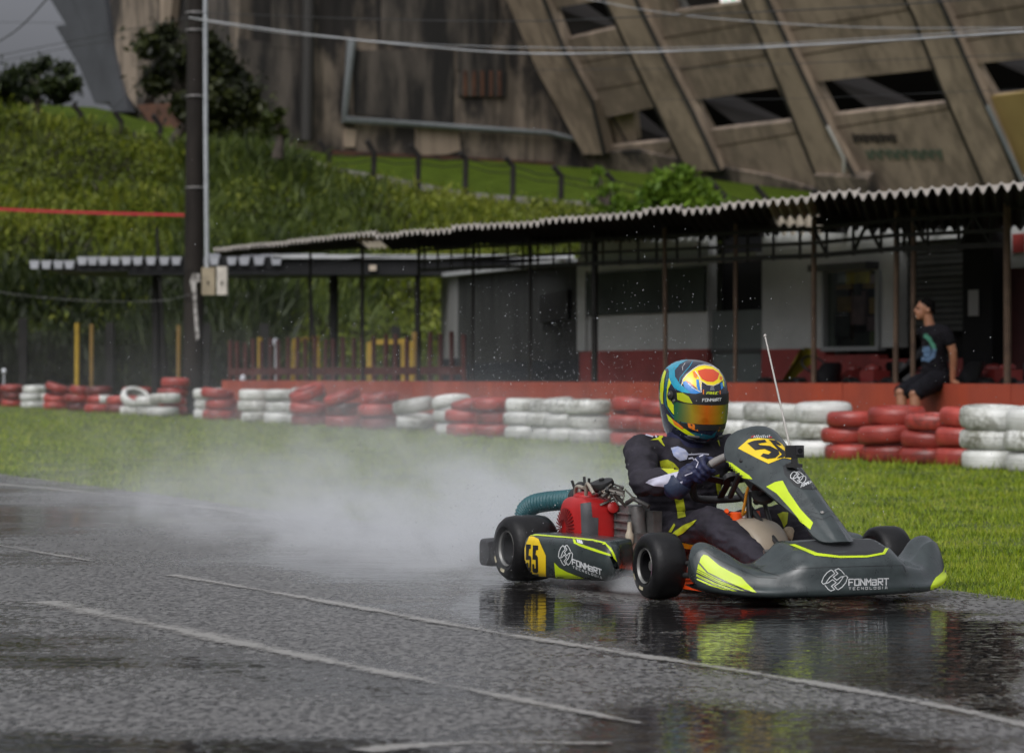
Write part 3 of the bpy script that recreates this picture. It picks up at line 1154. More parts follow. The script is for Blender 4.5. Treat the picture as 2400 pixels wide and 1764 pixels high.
# ---- the far curve of the bowl, leaning out against the sky at the left
CA = V(((600 - CX) * 168 / F, 168, 13)); CB = V(((150 - CX) * 186 / F, 186, 13))
CU = (CB - CA).normalized(); CN_ = V((-CU.y, CU.x, 0)).normalized()
if CN_.y > 0: CN_ = -CN_
def far_(px, py, out=0.0):
    return onplane(px, py, CA + CN_ * out, CN_)
def cpoly(name, poly, m, out=0.0, thick=.5):
    k = MB(); k.prism([far_(x, y, out) for x, y in poly], -CN_ * thick)
    return k.make(name, m, stad)
C_BLUE = mat('stadium_grey', (0.05, 0.053, 0.06), .7, var=.25, vs=.3)
cpoly('end_wall', [(150, -260), (640, -260), (640, 330), (310, 330), (250, 240), (222, 242)], C_DARK, 0, 1)
cpoly('end_slab', [(-40, -260), (115, -260), (215, 0), (250, 120), (268, 240), (222, 243), (186, 157), (130, 62), (154, 58)], C_BLUE, .6, 2)
cpoly('buttress', [(70, -260), (205, -260), (258, 90), (300, 262), (262, 262), (236, 150)], C_BLUE, .9, .6)
cpoly('buttress', [(230, -260), (330, -260), (385, 70), (330, 270), (290, 210), (270, 110)], C_MID, .7, .6)
cpoly('buttress', [(380, -260), (430, -260), (395, 80), (375, 60)], C_RIB, .8, .6)
cpoly('foot_stain', [(320, 246), (435, 240), (440, 300), (360, 300)], C_RUST, .9, .5)
# ------------------------------------------------------------------ the low red wall
def s_wall(px): return 119 + (88 / 1580) * (px - 600)
def wallpt(px, z=0.0):
    D = F / s_wall(px)
    return V(((px - CX) * D / F, D, z))
WZ = 0.79
REDW = mat('red_wall_paint', (0.42, 0.070, 0.032), .55, col2=(0.25, 0.05, 0.03), vs=1.6, bump=.008, bs=9, stretch=(1, 1, .5), detail=8, rvar=.15)
wall = thing('boundary_wall', tuple(wallpt(1500)), 'long low red painted concrete wall behind the tyre barrier', 'wall')
WA, WB = wallpt(520), wallpt(2440)
WD = (WB - WA).normalized()
WN = V((WD.y, -WD.x, 0))          # towards the track
if WN.y > 0: WN = -WN
WE = WB + WD * 3
seg = 9
for i in range(seg):
    a, b2 = lerp(WA, WE, i / seg), lerp(WA, WE, (i + 1) / seg - .0006)
    k = MB(); k.beam(a + V((0, 0, WZ / 2 - .1)) - WN * .1, b2 + V((0, 0, WZ / 2 - .1)) - WN * .1, .2, WZ + .2)
    k.make('wall_section', REDW, wall)

# ------------------------------------------------------------------ canopy along the pits
STEEL = mat('dark_steel', (0.013, 0.012, 0.011), .6, spec=.25, var=.4, vs=3)
RUSTY = mat('rusty_post', (0.13, 0.088, 0.06), .75, spec=.2, col2=(.06, .04, .03), vs=3)
ROOFU = mat('fibre_cement_shaded', (0.014, 0.014, 0.015), .85, spec=.2, var=.45, vs=1.2)  # grey sheet made near black: the unlit underside is put into its colour
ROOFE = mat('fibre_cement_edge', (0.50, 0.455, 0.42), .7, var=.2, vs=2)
PALES = leafmat('pale_translucent_sheet', [(.6, .57, .5), (.75, .71, .64)], .5, False, 1.5, .75)
FL_, FR_ = P(500, 582, 52), P(2400, 427, 27.5)
BL_, BR_ = P(520, 598, 57), P(2400, 529, 32.5)
def roofpt(a, b):
    """a along the eave (0 = far left, 1 = right end of the photo), b towards the back"""
    return lerp(lerp(FL_, FR_, a), lerp(BL_, BR_, a), b)
canopy = thing('pit_canopy', tuple(wallpt(1500)), 'long pit canopy of dark corrugated roof sheets on thin rusty posts', 'canopy')
EL = (FR_ - FL_).length
NS = 28
roof_n = 0
for i in range(NS):
    a0 = i / (NS - 3.0)
    a1 = (i + 1) / (NS - 3.0) + .0015
    k = MB()
    dz = .03 * rnd.uniform(-1, 1) + (.012 if i % 2 else 0)
    ov = rnd.uniform(-.05, .06)
    waves, per = 5, 6
    n = waves * per
    top, bot, lip = [], [], []
    for j in range(n + 1):
        a = lerp(a0, a1, j / n)
        h = .036 * math.cos(2 * PI * j / per)
        ra, rb = [], []
        for b in (-.01 * ov * 5, .5, 1.0):
            q = roofpt(a, b)
            ra.append(q + V((0, 0, h + .012 + dz)))
            rb.append(q + V((0, 0, h + dz)))
        top.append(ra); bot.append(rb)
        f = ra[0] - (BL_ - FL_).normalized() * .01
        zc_ = ra[0].z - h
        lip.append([V((f.x, f.y, max(ra[0].z, zc_ + .012))), V((f.x, f.y, ra[0].z - .022 + min(0, h * .5)))])
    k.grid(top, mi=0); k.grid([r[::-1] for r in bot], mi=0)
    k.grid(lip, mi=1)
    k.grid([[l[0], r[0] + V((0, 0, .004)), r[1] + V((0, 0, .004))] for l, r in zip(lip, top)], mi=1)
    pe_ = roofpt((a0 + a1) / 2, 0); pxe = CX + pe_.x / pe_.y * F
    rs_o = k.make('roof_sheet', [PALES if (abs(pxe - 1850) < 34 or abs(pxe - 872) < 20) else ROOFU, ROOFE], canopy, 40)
    if abs(pxe - 1850) < 34: rs_o['label'] = 'pale translucent roof sheet'

# posts standing behind the wall, up to the roof
posts = [(727, .07), (850, .07), (980, .08), (1107, .07), (1243, .08), (1393, .13), (1561, .08), (1723, .07), (1907, .09), (2098, .09), (2139, .08), (2362, .11)]
def behind(px, d):
    """ground point on the line d metres behind the wall, in picture column px"""
    p = onplane(px, CY + 1, wallpt(1500) - WN * d, WN)
    return V((p.x, p.y, 0))
def post_base(px):
    return behind(px, .35)
def roof_z(p):
    """height of the canopy underside over a ground point"""
    best = None
    for a in np.linspace(0, 1.12, 60):
        for b in (0.0, .15, .3, .5, .75, 1):
            q = roofpt(a, b)
            d = (q.x - p.x) ** 2 + (q.y - p.y) ** 2
            if best is None or d < best[0]:
                best = (d, q.z)
    return best[1]
tops = []
for px, wd in posts:
    b0 = post_base(px)
    zt = roof_z(b0) - .03
    tops.append(V((b0.x, b0.y, zt)))
    k = MB(); k.tube([b0 + V((0, 0, -.05)), V((b0.x + rnd.uniform(-.02, .02), b0.y, zt))], wd * .38, 8)
    k.make('post', RUSTY if px > 1400 else STEEL, canopy, 60)
# lattice beam from post to post, with bars
k2 = 0
for i in range(2, len(tops) - 1):
    a, b2 = tops[i] - V((0, 0, .10)), tops[i + 1] - V((0, 0, .10))
    if (b2 - a).length < .3: continue
    k = MB()
    for dz in (-.02, -.20, -.36):
        k.beam(a + V((0, 0, dz)), b2 + V((0, 0, dz)), .04, .045 if dz > -.3 else .06)
    n = max(3, int((b2 - a).length / .55))
    for j in range(n):
        p = lerp(a, b2, (j + .5) / n)
        if i >= 8:
            q = lerp(a, b2, (j + (1.0 if j % 2 else 0.0)) / n)
            k.beam(p + V((0, 0, -.36)), q + V((0, 0, -.02)), .03, .035)
        k.beam(p + V((0, 0, -.40)), p + V((0, 0, .02)), .035, .035)
    k.make('lattice_beam', STEEL, canopy)
for i in range(4, len(tops), 1):      # purlins and rafters under the sheets
    p = tops[i]
    k = MB(); k.beam(p + V((0, 0, -.02)), p + V((0, 0, -.06)) - WN * 3.2, .05, .10)
    k.make('rafter', STEEL, canopy)

# ------------------------------------------------------------------ white pit shop behind the wall
def s_fac(px): return 148 + (44 / 1040) * (px - 1360)
def fpt(px, z=0.0, back=0.0):
    D = F / s_fac(px)
    p = V(((px - CX) * D / F, D, z))
    return p - FN * back
_a = V(((1360 - CX) * (F / 148) / F, F / 148, 0)); _b = V(((2400 - CX) * (F / 192) / F, F / 192, 0))
FD = (_b - _a).normalized()
FN = V((FD.y, -FD.x, 0))
if FN.y > 0: FN = -FN
def fz(px, py):
    return CH - (py - CY) / s_fac(px)
WHITE = mat('white_wall_paint', (0.42, 0.43, 0.415), .65, col2=(0.30, 0.31, 0.295), vs=.9, bump=.004, bs=12, detail=8)
DADO = mat('red_dado_paint', (0.22, 0.032, 0.028), .55, var=.3, vs=1.5)
GREENB = mat('dark_green_board', (0.042, 0.052, 0.046), .7, spec=.2, var=.3, vs=1)
GREYG = mat('grey_green_door', (0.085, 0.1, 0.095), .6, var=.2, vs=1)
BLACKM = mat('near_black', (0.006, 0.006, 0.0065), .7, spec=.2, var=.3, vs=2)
SHUT = mat('dark_shutter', (0.035, 0.037, 0.037), .5, var=.3, vs=3)
shop = thing('pit_shop', tuple(fpt(1900)), 'white single storey pit shop with a dark red band along its foot', 'building')
def slab(name, px0, px1, z0, z1, m, out=0.0, th=.15, parent=None, label=None):
    a, b2 = fpt(px0), fpt(px1)
    k = MB()
    c = (a + b2) / 2 + FN * (out - th / 2)
    k.obox(c + V((0, 0, (z0 + z1) / 2)), (b2 - a) / 2, FN * (th / 2), (0, 0, (z1 - z0) / 2))
    o = k.make(name, m, parent or shop)
    if label: o['label'] = label
    return o
DZ = 1.27                                    # top of the red band
def slab_px(name, px0, px1, py0, py1, m, **kw):
    pm = (px0 + px1) / 2
    return slab(name, px0, px1, max(-.1, fz(pm, py1)), fz(pm, py0), m, **kw)
HT = 3.05
slab('pilaster', 1360, 1379, DZ, 2.75, WHITE, .06, .3)
slab('wall', 1360, 1659, DZ, HT, WHITE)
slab('red_band', 1360, 1659, -.1, DZ, DADO, .012, .16)
slab_px('notice_board', 1377, 1657, 633, 735, GREENB, out=.05, th=.06, label='long dark green board on the white wall')
slab_px('beam', 1366, 1786, 606, 624, WHITE, out=.10, th=.1)
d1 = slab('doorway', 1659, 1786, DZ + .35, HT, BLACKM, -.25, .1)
slab('door', 1661, 1784, -.1, DZ + .55, GREYG, -.06, .06, None, 'grey green half door')
slab('door_rail', 1661, 1784, 1.21, 1.27, SHUT, -.03, .05)
slab('wall', 1786, 1936, DZ - .02, HT, WHITE)
slab('red_band', 1786, 1936, -.1, DZ - .02, DADO, .012, .16)
slab('wall', 1936, 2060, 2.28, HT, WHITE)
slab('wall', 2060, 2106, DZ - .02, HT, WHITE)
slab('wall', 1936, 2060, -.1, 1.16, DADO)
slab('red_band', 2060, 2300, -.1, 1.1, DADO, .012, .16)
win = slab('window', 1936, 2060, 1.16, 2.28, mat('shop_glass_back', (.02, .02, .022), .6), -.5, .05)
# what shows behind the glass: dim shelves, posters and stock
WCOL = {'y': (.6, .44, .05), 'b': (.26, .15, .05), 'p': (.45, .32, .36), 'w': (.42, .43, .46), 'k': (.02, .018, .018), 'm': (.16, .09, .10), 'g': (.11, .115, .05)}
stuffm = {q: mat('stock_' + q, c, .7, var=.4, vs=4) for q, c in WCOL.items()}
def wbox(a, b2, y0, y1, q, out):
    slab_px('stock', a, b2, y0, y1, stuffm[q], out=-.10 + .28 * (out + .35), th=.05, parent=win)
OFF[win.name] = OFF[shop.name]
wbox(1938, 1960, 640, 662, 'w', -.6); wbox(1960, 2015, 636, 664, 'y', -.55); wbox(2015, 2057, 642, 662, 'p', -.6)
wbox(1938, 2057, 664, 676, 'b', -.5); wbox(1938, 1972, 694, 730, 'b', -.6); wbox(2012, 2057, 696, 734, 'b', -.6)
wbox(1976, 2008, 682, 760, 'm', -.45); wbox(1984, 2000, 664, 692, 'k', -.35); wbox(1940, 1975, 738, 790, 'k', -.4)
wbox(2010, 2040, 740, 775, 'm', -.55); wbox(2020, 2056, 776, 812, 'g', -.45); wbox(1940, 2056, 778, 815, 'k', -.62)
slab_px('window_hood', 1924, 2060, 618, 634, SHUT, out=.22, th=.3)
for a, b2 in ((1931, 1937), (2058, 2066)):
    slab_px('window_frame', a, b2, 633, 818, mat('grey_frame', (.22, .23, .23), .5), out=.05, th=.12)
slab_px('window_frame', 1931, 2066, 812, 822, MATS['grey_frame'], out=.06, th=.14)
gl = bpy.data.materials.new('window_glass'); gl.use_nodes = True
_n = gl.node_tree; _t = nd(_n, 'ShaderNodeBsdfTransparent'); _t.inputs[0].default_value = (.8, .84, .82, 1)
_g = nd(_n, 'ShaderNodeBsdfGlossy'); _g.inputs['Roughness'].default_value = .04
_m = nd(_n, 'ShaderNodeMixShader'); _m.inputs[0].default_value = .07
_n.links.new(_t.outputs[0], _m.inputs[1]); _n.links.new(_g.outputs[0], _m.inputs[2]); _n.links.new(_m.outputs[0], _n.nodes['Material Output'].inputs['Surface'])
slab_px('window_pane', 1937, 2058, 634, 812, gl, out=-.02, th=.01, parent=None)
slab('wall', 2106, 2290, 2.62, HT, WHITE)
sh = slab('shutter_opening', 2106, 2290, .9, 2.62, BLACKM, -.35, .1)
for i in range(15):
    zz = 1.45 + i * .078
    slab('shutter_slat', 2112, 2286, zz, zz + .062, SHUT, -.12 + .02 * (i % 2), .03)
slab('shutter_frame', 2280, 2292, .9, 2.7, MATS['grey_frame'], .02, .1)
slab('column', 2294, 2364, -.1, HT, BLACKM, .25, .4, None, 'wide black column')
slab('notice', 2310, 2334, 1.62, 1.94, mat('dim_paper', (.28, .28, .27), .7), .27, .01)
slab('wall', 2364, 2560, 2.2, HT, WHITE)
slab('wall', 2364, 2560, -.1, 2.2, mat('dark_maroon', (.055, .015, .015), .6, var=.4, vs=2), -.03)
slab_px('notice', 2376, 2402, 548, 592, DADO, out=.02, th=.03)
# side wall, floor slab and ceiling keep the shop closed
k = MB()
q0, q1 = fpt(1360), fpt(1360) - FN * 5
k.obox((q0 + q1) / 2 + V((0, 0, 1.5)) - FN * .1, (q1 - q0) / 2, FD * .07, (0, 0, 1.55)); k.make('wall', WHITE, shop)
k = MB()
q0, q1 = fpt(1360) - FN * 5.2, fpt(2560) - FN * 5.2
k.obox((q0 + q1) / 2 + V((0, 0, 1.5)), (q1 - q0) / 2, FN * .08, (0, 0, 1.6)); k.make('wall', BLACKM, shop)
k = MB()
k.obox((fpt(1365) + fpt(2560)) / 2 - FN * 2.6 + V((0, 0, HT + .05)), (fpt(2560) - fpt(1365)) / 2, FN * 2.55, (0, 0, .04)); k.make('ceiling', SHUT, shop)
# concrete apron behind the wall
k = MB()
q = [wallpt(900) - WN * .22, wallpt(2440) - WN * .22 + WD * 3, fpt(2560) - FN * 5, fpt(1360) - FN * 5, V((-2, 54, 0))]
k.add([(p.x, p.y, .004) for p in q], [(0, 1, 2, 3, 4)])
tag(k.make('pit_apron', mat('apron_concrete', (.10, .095, .09), .5, var=.3, vs=1)), kind='structure')

# ------------------------------------------------------------------ dark corrugated kiosk under the far shed roof
kiosk = thing('metal_kiosk', (0, 54, 0), 'dark grey ribbed metal kiosk between the white shop and the open shed', 'building')
KA, KB = V(((1038 - CX) * 66.5 / F, 66.5, 0)), V(((1358 - CX) * 43.2 / F, 43.2, 0))
KD = (KB - KA).normalized(); KN = V((KD.y, -KD.x, 0))
if KN.y > 0: KN = -KN
KM = mat('dark_kiosk_sheet', (0.042, 0.044, 0.042), .65, spec=.2, col2=(0.018, 0.019, 0.018), vs=1.2, stretch=(1, 1, .3))
KL = mat('pale_kiosk_sheet', (0.21, 0.21, 0.20), .5, col2=(0.12, 0.12, 0.12), vs=1.5, stretch=(1, 1, .2))
KBL = mat('kiosk_lower', (0.014, 0.017, 0.021), .6, spec=.25, var=.3, vs=1)
def kwall(t0, t1, z0, z1, m, out, name, rib=.12):
    L_ = (KB - KA).length
    n = max(2, int((t1 - t0) * L_ / rib))
    rows_ = []
    for i in range(n * 4 + 1):
        t = lerp(t0, t1, i / (n * 4))
        o_ = out + (.025 if (i % 4) in (1, 2) else 0)
        p = lerp(KA, KB, t) + KN * o_
        zt_ = z1 if z1 < 2 else lerp(3.34, 2.68, t)
        rows_.append([p + V((0, 0, z0)), p + V((0, 0, zt_)), p + V((0, 0, zt_)) - KN * .06, p + V((0, 0, z0)) - KN * .06])
    k = MB(); k.grid(rows_, cv=True, capu=True)
    return k.make(name, m, kiosk)
kwall(0, .17, 1.3, 3.1, KL, .02, 'wall_sheet')['label'] = 'pale ribbed sheet at the left corner'
kwall(0, .17, -.1, 1.3, KBL, .03, 'lower_sheet')
kwall(.17, .6, 1.15, 3.1, KM, 0, 'wall_sheet')
kwall(.6, 1, 1.15, 3.1, KM, 0, 'wall_sheet')
kwall(.17, 1, -.1, 1.15, KBL, .01, 'lower_sheet')
k = MB()
q0, q1 = lerp(KA, KB, .82), lerp(KA, KB, .97)
k.obox((q0 + q1) / 2 + V((0, 0, 2.05)) + KN * .05, (q1 - q0) / 2, KN * .05, (0, 0, .24)); k.make('hatch', BLACKM, kiosk)
k = MB(); q1 = KA - KN * 5
k.obox((KA + q1) / 2 + V((0, 0, 1.5)), (q1 - KA) / 2, KD * .05, (0, 0, 1.6)); k.make('side_wall', KL, kiosk)
k = MB(); k.beam(KA + V((0, 0, 3.36)) + KN * .1, KB + V((0, 0, 2.72)) + KN * .1, .3, .09); k.make('flashing', mat('shed_flashing', (0.45, 0.46, 0.47), .4, var=.15, vs=2), kiosk)
k = MB(); q0, q1 = KA + V((0, 0, 3.32)), KB + V((0, 0, 2.68)); k.add([q0, q1, q1 - KN * 5, q0 - KN * 5], [(0, 1, 2, 3)]); k.make('roof', STEEL, kiosk)

# ------------------------------------------------------------------ open shed with a deep dark flat roof
shed = thing('open_shed', (-4, 58, 0), 'open sided shed with a flat dark metal roof and pale ribbed edge on black posts', 'shed')
SD = 64.0
SZ = CH + 272 * SD / F
RM = mat('shed_roof_dark', (0.010, 0.0105, 0.012), .6, spec=.3, var=.4, vs=1)
RL = mat('shed_roof_rib', (0.34, 0.35, 0.38), .45, var=.15, vs=2)
FLM = mat('shed_flashing', (0.45, 0.46, 0.47), .4, var=.15, vs=2)
def sx_(px, D): return (px - CX) * D / F
k = MB()
xl, xr_ = sx_(95, SD), sx_(1345, SD)
k.box((xl + 2.0, SD + .1, SZ - .02), (xr_, SD + 11, SZ + .10)); k.make('roof_deck', RM, shed)
k = MB(); k.box((sx_(300, SD), SD + .05, SZ - .34), (sx_(1345, SD), SD + .3, SZ - .02)); k.make('fascia_beam', RM, shed)
k = MB(); k.box((sx_(640, SD), SD - .1, SZ + .04), (sx_(1345, SD), SD + .08, SZ + .13)); k.make('flashing', FLM, shed)
k = MB(); k.box((sx_(480, SD), SD + .1, SZ + .10), (sx_(760, SD), SD + 4, SZ + .16)); k.make('roof_deck', RL, shed)
pxs = [82, 110, 138, 164, 194, 218, 243, 270, 297, 324, 355, 386, 414, 446, 472, 503, 544, 573, 608, 648]
for i, px in enumerate(pxs):       # ribbed sheet edge: each trough face is a pale little panel
    x = sx_(px, SD); wd = .12 if px < 560 else .135
    yy = 613 if px > 190 else 622
    z1 = CH - (yy - 11 - CY) * SD / F; z0 = CH - (yy + 8 - CY) * SD / F
    k = MB()
    k.prism([(x - wd, SD - .1, z1), (x + wd, SD - .1, z1), (x + wd * .68, SD - .1, z0), (x - wd * .68, SD - .1, z0)], (0, .12, 0))
    k.make('rib_end', RL, shed)
k = MB()
zt = CH - (604 - CY) * SD / F; zb = CH - (630 - CY) * SD / F
k.prism([(sx_(85, SD), SD + .02, CH - (614 - CY) * SD / F), (sx_(660, SD), SD + .02, zt), (sx_(660, SD), SD + .02, zb), (sx_(200, SD), SD + .02, CH - (636 - CY) * SD / F), (sx_(90, SD), SD + .02, zb)], (0, 4, 0))
k.make('roof_deck', RM, shed)
for px, wd, D in ((366, .22, SD + 1), (377, .08, SD + .2), (732, .08, SD + .4), (782, .23, SD + 2), (849, .10, SD + .5), (977, .11, SD + .5), (1320, .1, SD + .5)):
    x = sx_(px, D)
    top = SZ - .03 if px != 377 else CH + 350 * SD / F
    k = MB(); k.tube([(x + (.18 if px in (377, 732) else 0), D, -.05), (x - (.1 if px in (377, 732) else 0), D, top)], wd / 2, 8)
    k.make('post', STEEL, shed, 60)
k = MB(); k.box((sx_(866, SD), SD - .15, SZ - .25), (sx_(882, SD), SD, SZ - .12)); k.make('lamp_box', mat('cream_box', (.5, .42, .33), .6), shed)

# ------------------------------------------------------------------ railing, gates and mesh fence behind the wall
MAR = mat('maroon_steel', (0.085, 0.022, 0.018), .6, var=.4, vs=3)
YEL = mat('yellow_steel', (0.36, 0.23, 0.02), .6, var=.3, vs=3)
rail = thing('picket_railing', tuple(wallpt(760)), 'dark maroon picket railing along the top of the red wall', 'railing')
RA, RB = behind(540, .6), behind(1090, .6)
k = MB(); k.beam(RA + V((0, 0, .97)), RB + V((0, 0, .97)), .05, .13); k.make('rail', MAR, rail)
k = MB(); k.beam(RA + V((0, 0, .3)), RB + V((0, 0, .3)), .05, .08); k.make('rail', MAR, rail)
n = 25
for i in range(n):
    p = lerp(RA, RB, i / (n - 1)) + WN * .0
    k = MB(); k.tube([p + V((0, 0, 0)), p + V((rnd.uniform(-.03, .03), 0, 1.62 + rnd.uniform(-.06, .04)))], .042, 6)
    k.make('picket', MAR, rail, 60)
def gate(pts, w_, label):
    o = thing('gate_frame', (sum(p[0] for p in pts) / len(pts), pts[0][1], 0), label, 'gate', 'yellow gate frames by the shed')
    for a, b2, ww in zip(pts[:-1], pts[1:], w_):
        k = MB(); k.beam(a, b2, ww, ww); k.make('bar', YEL, o)
D = 55.5
def pz(py, D): return CH - (py - CY) * D / F
gate([V((sx_(685, D), D, 0)), V((sx_(690, D), D, pz(798, D))), V((sx_(736, D), D + 1, pz(790, D))), V((sx_(742, D), D + 1, 0))], (.11, .08, .07),
     'yellow gate frame with a sloping top bar left of the thick black post')
gate([V((sx_(866, D), D, 0)), V((sx_(868, D), D, pz(802, D))), V((sx_(955, D), D, pz(800, D))), V((sx_(955, D), D, 0))], (.14, .10, .26),
     'yellow gate frame with a level top bar and one broad leg')
for px, top, wd, m, lab in ((180, 757, .10, YEL, 'bright yellow post in the dark mesh fence at far left'),
                            (214, 760, .08, mat('ochre_post', (.20, .12, .03), .6, var=.3, vs=2), 'thin ochre post just right of the bright yellow post'),
                            (418, 762, .08, MATS['ochre_post'], 'ochre post at the left side of the utility pole'),
                            (608, 790, .10, YEL, 'yellow post beside a dark fence post under the shed'),
                            (971, 778, .12, MATS['ochre_post'], 'orange yellow post beside the gate with the broad leg')):
    D = 80.0 if px < 500 else 56.5
    wd *= D / 56.5
    k = MB(); k.tube([(sx_(px, D), D, 0), (sx_(px, D) + .01, D, pz(top, D))], wd / 2, 8)
    tag(k.make('marker_post', m, None, 60), lab, 'post', 'yellow posts along the fence')
fence = thing('mesh_fence', (-10, 82, 0), 'low dark wire mesh fence on black posts in front of the hillside', 'fence')
for px, top, wd in ((54, 746, .26), (258, 756, .24), (375, 760, .2), (484, 758, .26), (620, 758, .28), (928, 765, .28)):
    D = 82
    k = MB(); k.beam((sx_(px, D), D, 0), (sx_(px, D), D, pz(top, D)), wd, wd, (0, 1, 0)); k.make('post', STEEL, fence)
k = MB()
for i in range(90):
    x = lerp(sx_(-200, 82), sx_(640, 82), i / 89)
    k.beam((x, 82, 0), (x, 82, pz(775, 82)), .03, .03)
for i in range(14):
    z = .1 + i * .13
    k.beam((sx_(-200, 82), 82.01, z), (sx_(640, 82), 82.01, z), .028, .028)
tag(k.make('wire_mesh', STEEL, fence), kind='stuff')
for px, py in ((9, 870), (646, 802), (570, 888)):
    D = 80 if px < 100 else 55.2
    k = MB(); k.ell((sx_(px, D), D, pz(py, D)), (.07, .07, .09), 10, 7)
    k.tube([(sx_(px, D), D, 0), (sx_(px, D), D, pz(py, D))], .02, 6)
    tag(k.make('marker_stick', mat('white_plastic', (.6, .62, .66), .5), None, 60),
        {9: 'small white cap on a stick at the left edge by the fence', 646: 'white cap on top of a picket under the shed', 570: 'small white cap just above the red wall'}[px], 'marker')

# ------------------------------------------------------------------ utility pole with conduit and meter boxes
UD = 60.0
pole = thing('utility_pole', (sx_(452, UD), UD, 0), 'tall dark concrete utility pole with a pale conduit and two cream boxes', 'pole')
POLEM = mat('pole_concrete', (0.030, 0.025, 0.021), .8, spec=.2, col2=(0.012, 0.010, 0.009), vs=2, bump=.01, bs=12, stretch=(1, 1, .25))
k = MB()
k.tube([(sx_(452, UD), UD, -.1), (sx_(455, UD), UD, pz(600, UD)), (sx_(462, UD), UD, pz(-400, UD))], [.235, .217, .167], 8)
k.make('shaft', POLEM, pole, 50)
k = MB()
k.tube([(sx_(487, UD), UD - .18, pz(630, UD)), (sx_(484, UD), UD - .18, pz(300, UD)), (sx_(482, UD), UD - .17, pz(-400, UD))], .05, 8)
k.make('conduit', mat('grey_conduit', (.36, .38, .40), .45, var=.15, vs=3), pole, 60)
for py in (31, 72, 226, 440, -150):
    k = MB(); k.lathe([(.21, -.016), (.232, -.016), (.232, .016), (.21, .016)], (sx_(459, UD), UD, pz(py, UD)), (0, 0, 1), 16, closed=True)
    k.make('band', mat('steel_band', (.32, .31, .3), .4, .6), pole)
for px, w_, nm in ((492, .29, 0), (524, .22, 1)):
    k = MB(); x = sx_(px, UD)
    k.box((x - w_ / 2, UD - .34 - .05 * nm, pz(692, UD)), (x + w_ / 2, UD - .1, pz(628 - 2 * nm, UD)))
    mb_ = k.make('meter_box', mat('cream_meter', (.40, .35, .27) if nm == 0 else (.5, .46, .4), .5, var=.15, vs=5) if False else mat('cream_meter%d' % nm, (.30, .25, .17) if nm == 0 else (.52, .48, .42), .5, var=.2, vs=5), pole)
    k = MB(); k.box((x - .02, UD - .36 - .05 * nm, pz(668, UD)), (x + .02, UD - .341 - .05 * nm, pz(660, UD))); k.make('latch', STEEL, mb_)
k = MB(); k.box((sx_(484, UD), UD - .2, pz(650, UD)), (sx_(518, UD), UD - .12, pz(634, UD))); k.make('bracket', RUSTY, pole)
k = MB()
WHP = mat('white_drip', (.42, .4, .38), .7, col2=(.10, .09, .08), vs=8, sharp=(.45, .6))
pts = [(455, 642), (470, 642), (472, 660), (462, 664), (464, 720), (470, 790), (463, 800), (458, 740), (455, 690), (448, 660)]
k.prism([V((sx_(x, UD), UD - .245, pz(y, UD))) for x, y in pts], (0, .03, 0))
k.make('paint_drip', WHP, pole)
k = MB()
k.tube([(sx_(452, UD) + .20 * math.cos(a), UD - .25, pz(668, UD) + .34 * math.sin(a)) for a in np.linspace(1.4, 4.9, 12)], .012, 5)
k.make('cable_loop', BLACKM, pole)
far = MB()
FD_ = 120
far.tube([(sx_(262, FD_), FD_, 9), (sx_(250, FD_), FD_, 24)], .12, 8)

# ------------------------------------------------------------------ cables overhead
WC = mat('pale_cable', (.36, .37, .38), .5); DCB = mat('dark_cable', (.03, .03, .03), .6)
def cable(pts, D0_, D1_, r, m, label, grp='cables strung overhead', n=14):
    q = cr([(x, y) for x, y in pts], n)
    x0, x1 = pts[0][0], pts[-1][0]
    k = MB()
    k.tube([P(x, y, lerp(D0_, D1_, (x - x0) / (x1 - x0))) for x, y in q], r, 6)
    tag(k.make('overhead_cable', m, None, 60), label, 'cable', grp)
cable([(443, 42), (700, 78), (1000, 110), (1250, 126), (1600, 120), (2000, 100), (2400, 75), (2700, 50)], UD - .3, 30, .016, WC, 'thick pale cable sagging from the utility pole across the whole stadium front')
cable([(446, 30), (900, 46), (1250, 50), (1500, 40), (2000, 18), (2400, -10)], UD - .3, 34, .009, DCB, 'thin dark cable close under the top of the photo')
cable([(446, 44), (700, 82), (1100, 108), (1600, 112), (2000, 92), (2400, 66)], UD, 36, .006, WC, 'thin pale cable just above the thick pale one')
cable([(1330, -10), (1600, 36), (2000, 64), (2400, 66)], 60, 45, .008, WC, 'thin grey cable falling from the top middle to the right')
cable([(1250, 165), (1600, 160), (1900, 148), (2400, 128)], 60, 45, .006, DCB, 'thin dark cable crossing the ribs below the thick pale one')
cable([(1540, 234), (1850, 232), (2100, 222), (2420, 208)], 50, 40, .004, DCB, 'thin cable passing in front of the lower dark openings')
cable([(-60, 130), (40, 70), (120, -12)], 66, UD, .016, DCB, 'dark cable rising steeply in the top left corner')
cable([(-40, 138), (150, 100), (300, 70), (446, 40)], 72, UD, .010, DCB, 'dark cable from the left edge to the pole top')
cable([(-40, 152), (160, 112), (300, 90)], 75, 60, .008, DCB, 'thin dark cable below the other in the sky')
cable([(-40, 52), (150, 54)], 75, 70, .006, DCB, 'faint level cable in the top left sky')
cable([(-40, 432), (150, 350), (300, 220), (446, 52)], 64, UD, .007, DCB, 'dark cable slanting up the hillside to the pole')
cable([(-20, 682), (100, 697), (240, 706), (380, 704), (446, 690)], 61, UD - .2, .006, mat('grey_cable', (.12, .12, .12), .5), 'low grey cable hanging from the pole to the left edge')
cable([(540, 650), (620, 652), (720, 625), (860, 603), (1100, 600)], UD - .5, 56, .012, BLACKM, 'black cable drooping from the meter boxes along the shed roof')
k = MB()
q = cr([(-80, 482), (0, 490), (200, 498), (432, 504)], 8)
k.grid([[P(x, y - 3.5, UD - .22), P(x, y + 3.5, UD - .22), P(x, y + 3.5, UD - .2), P(x, y - 3.5, UD - .2)] for x, y in q], cv=True)
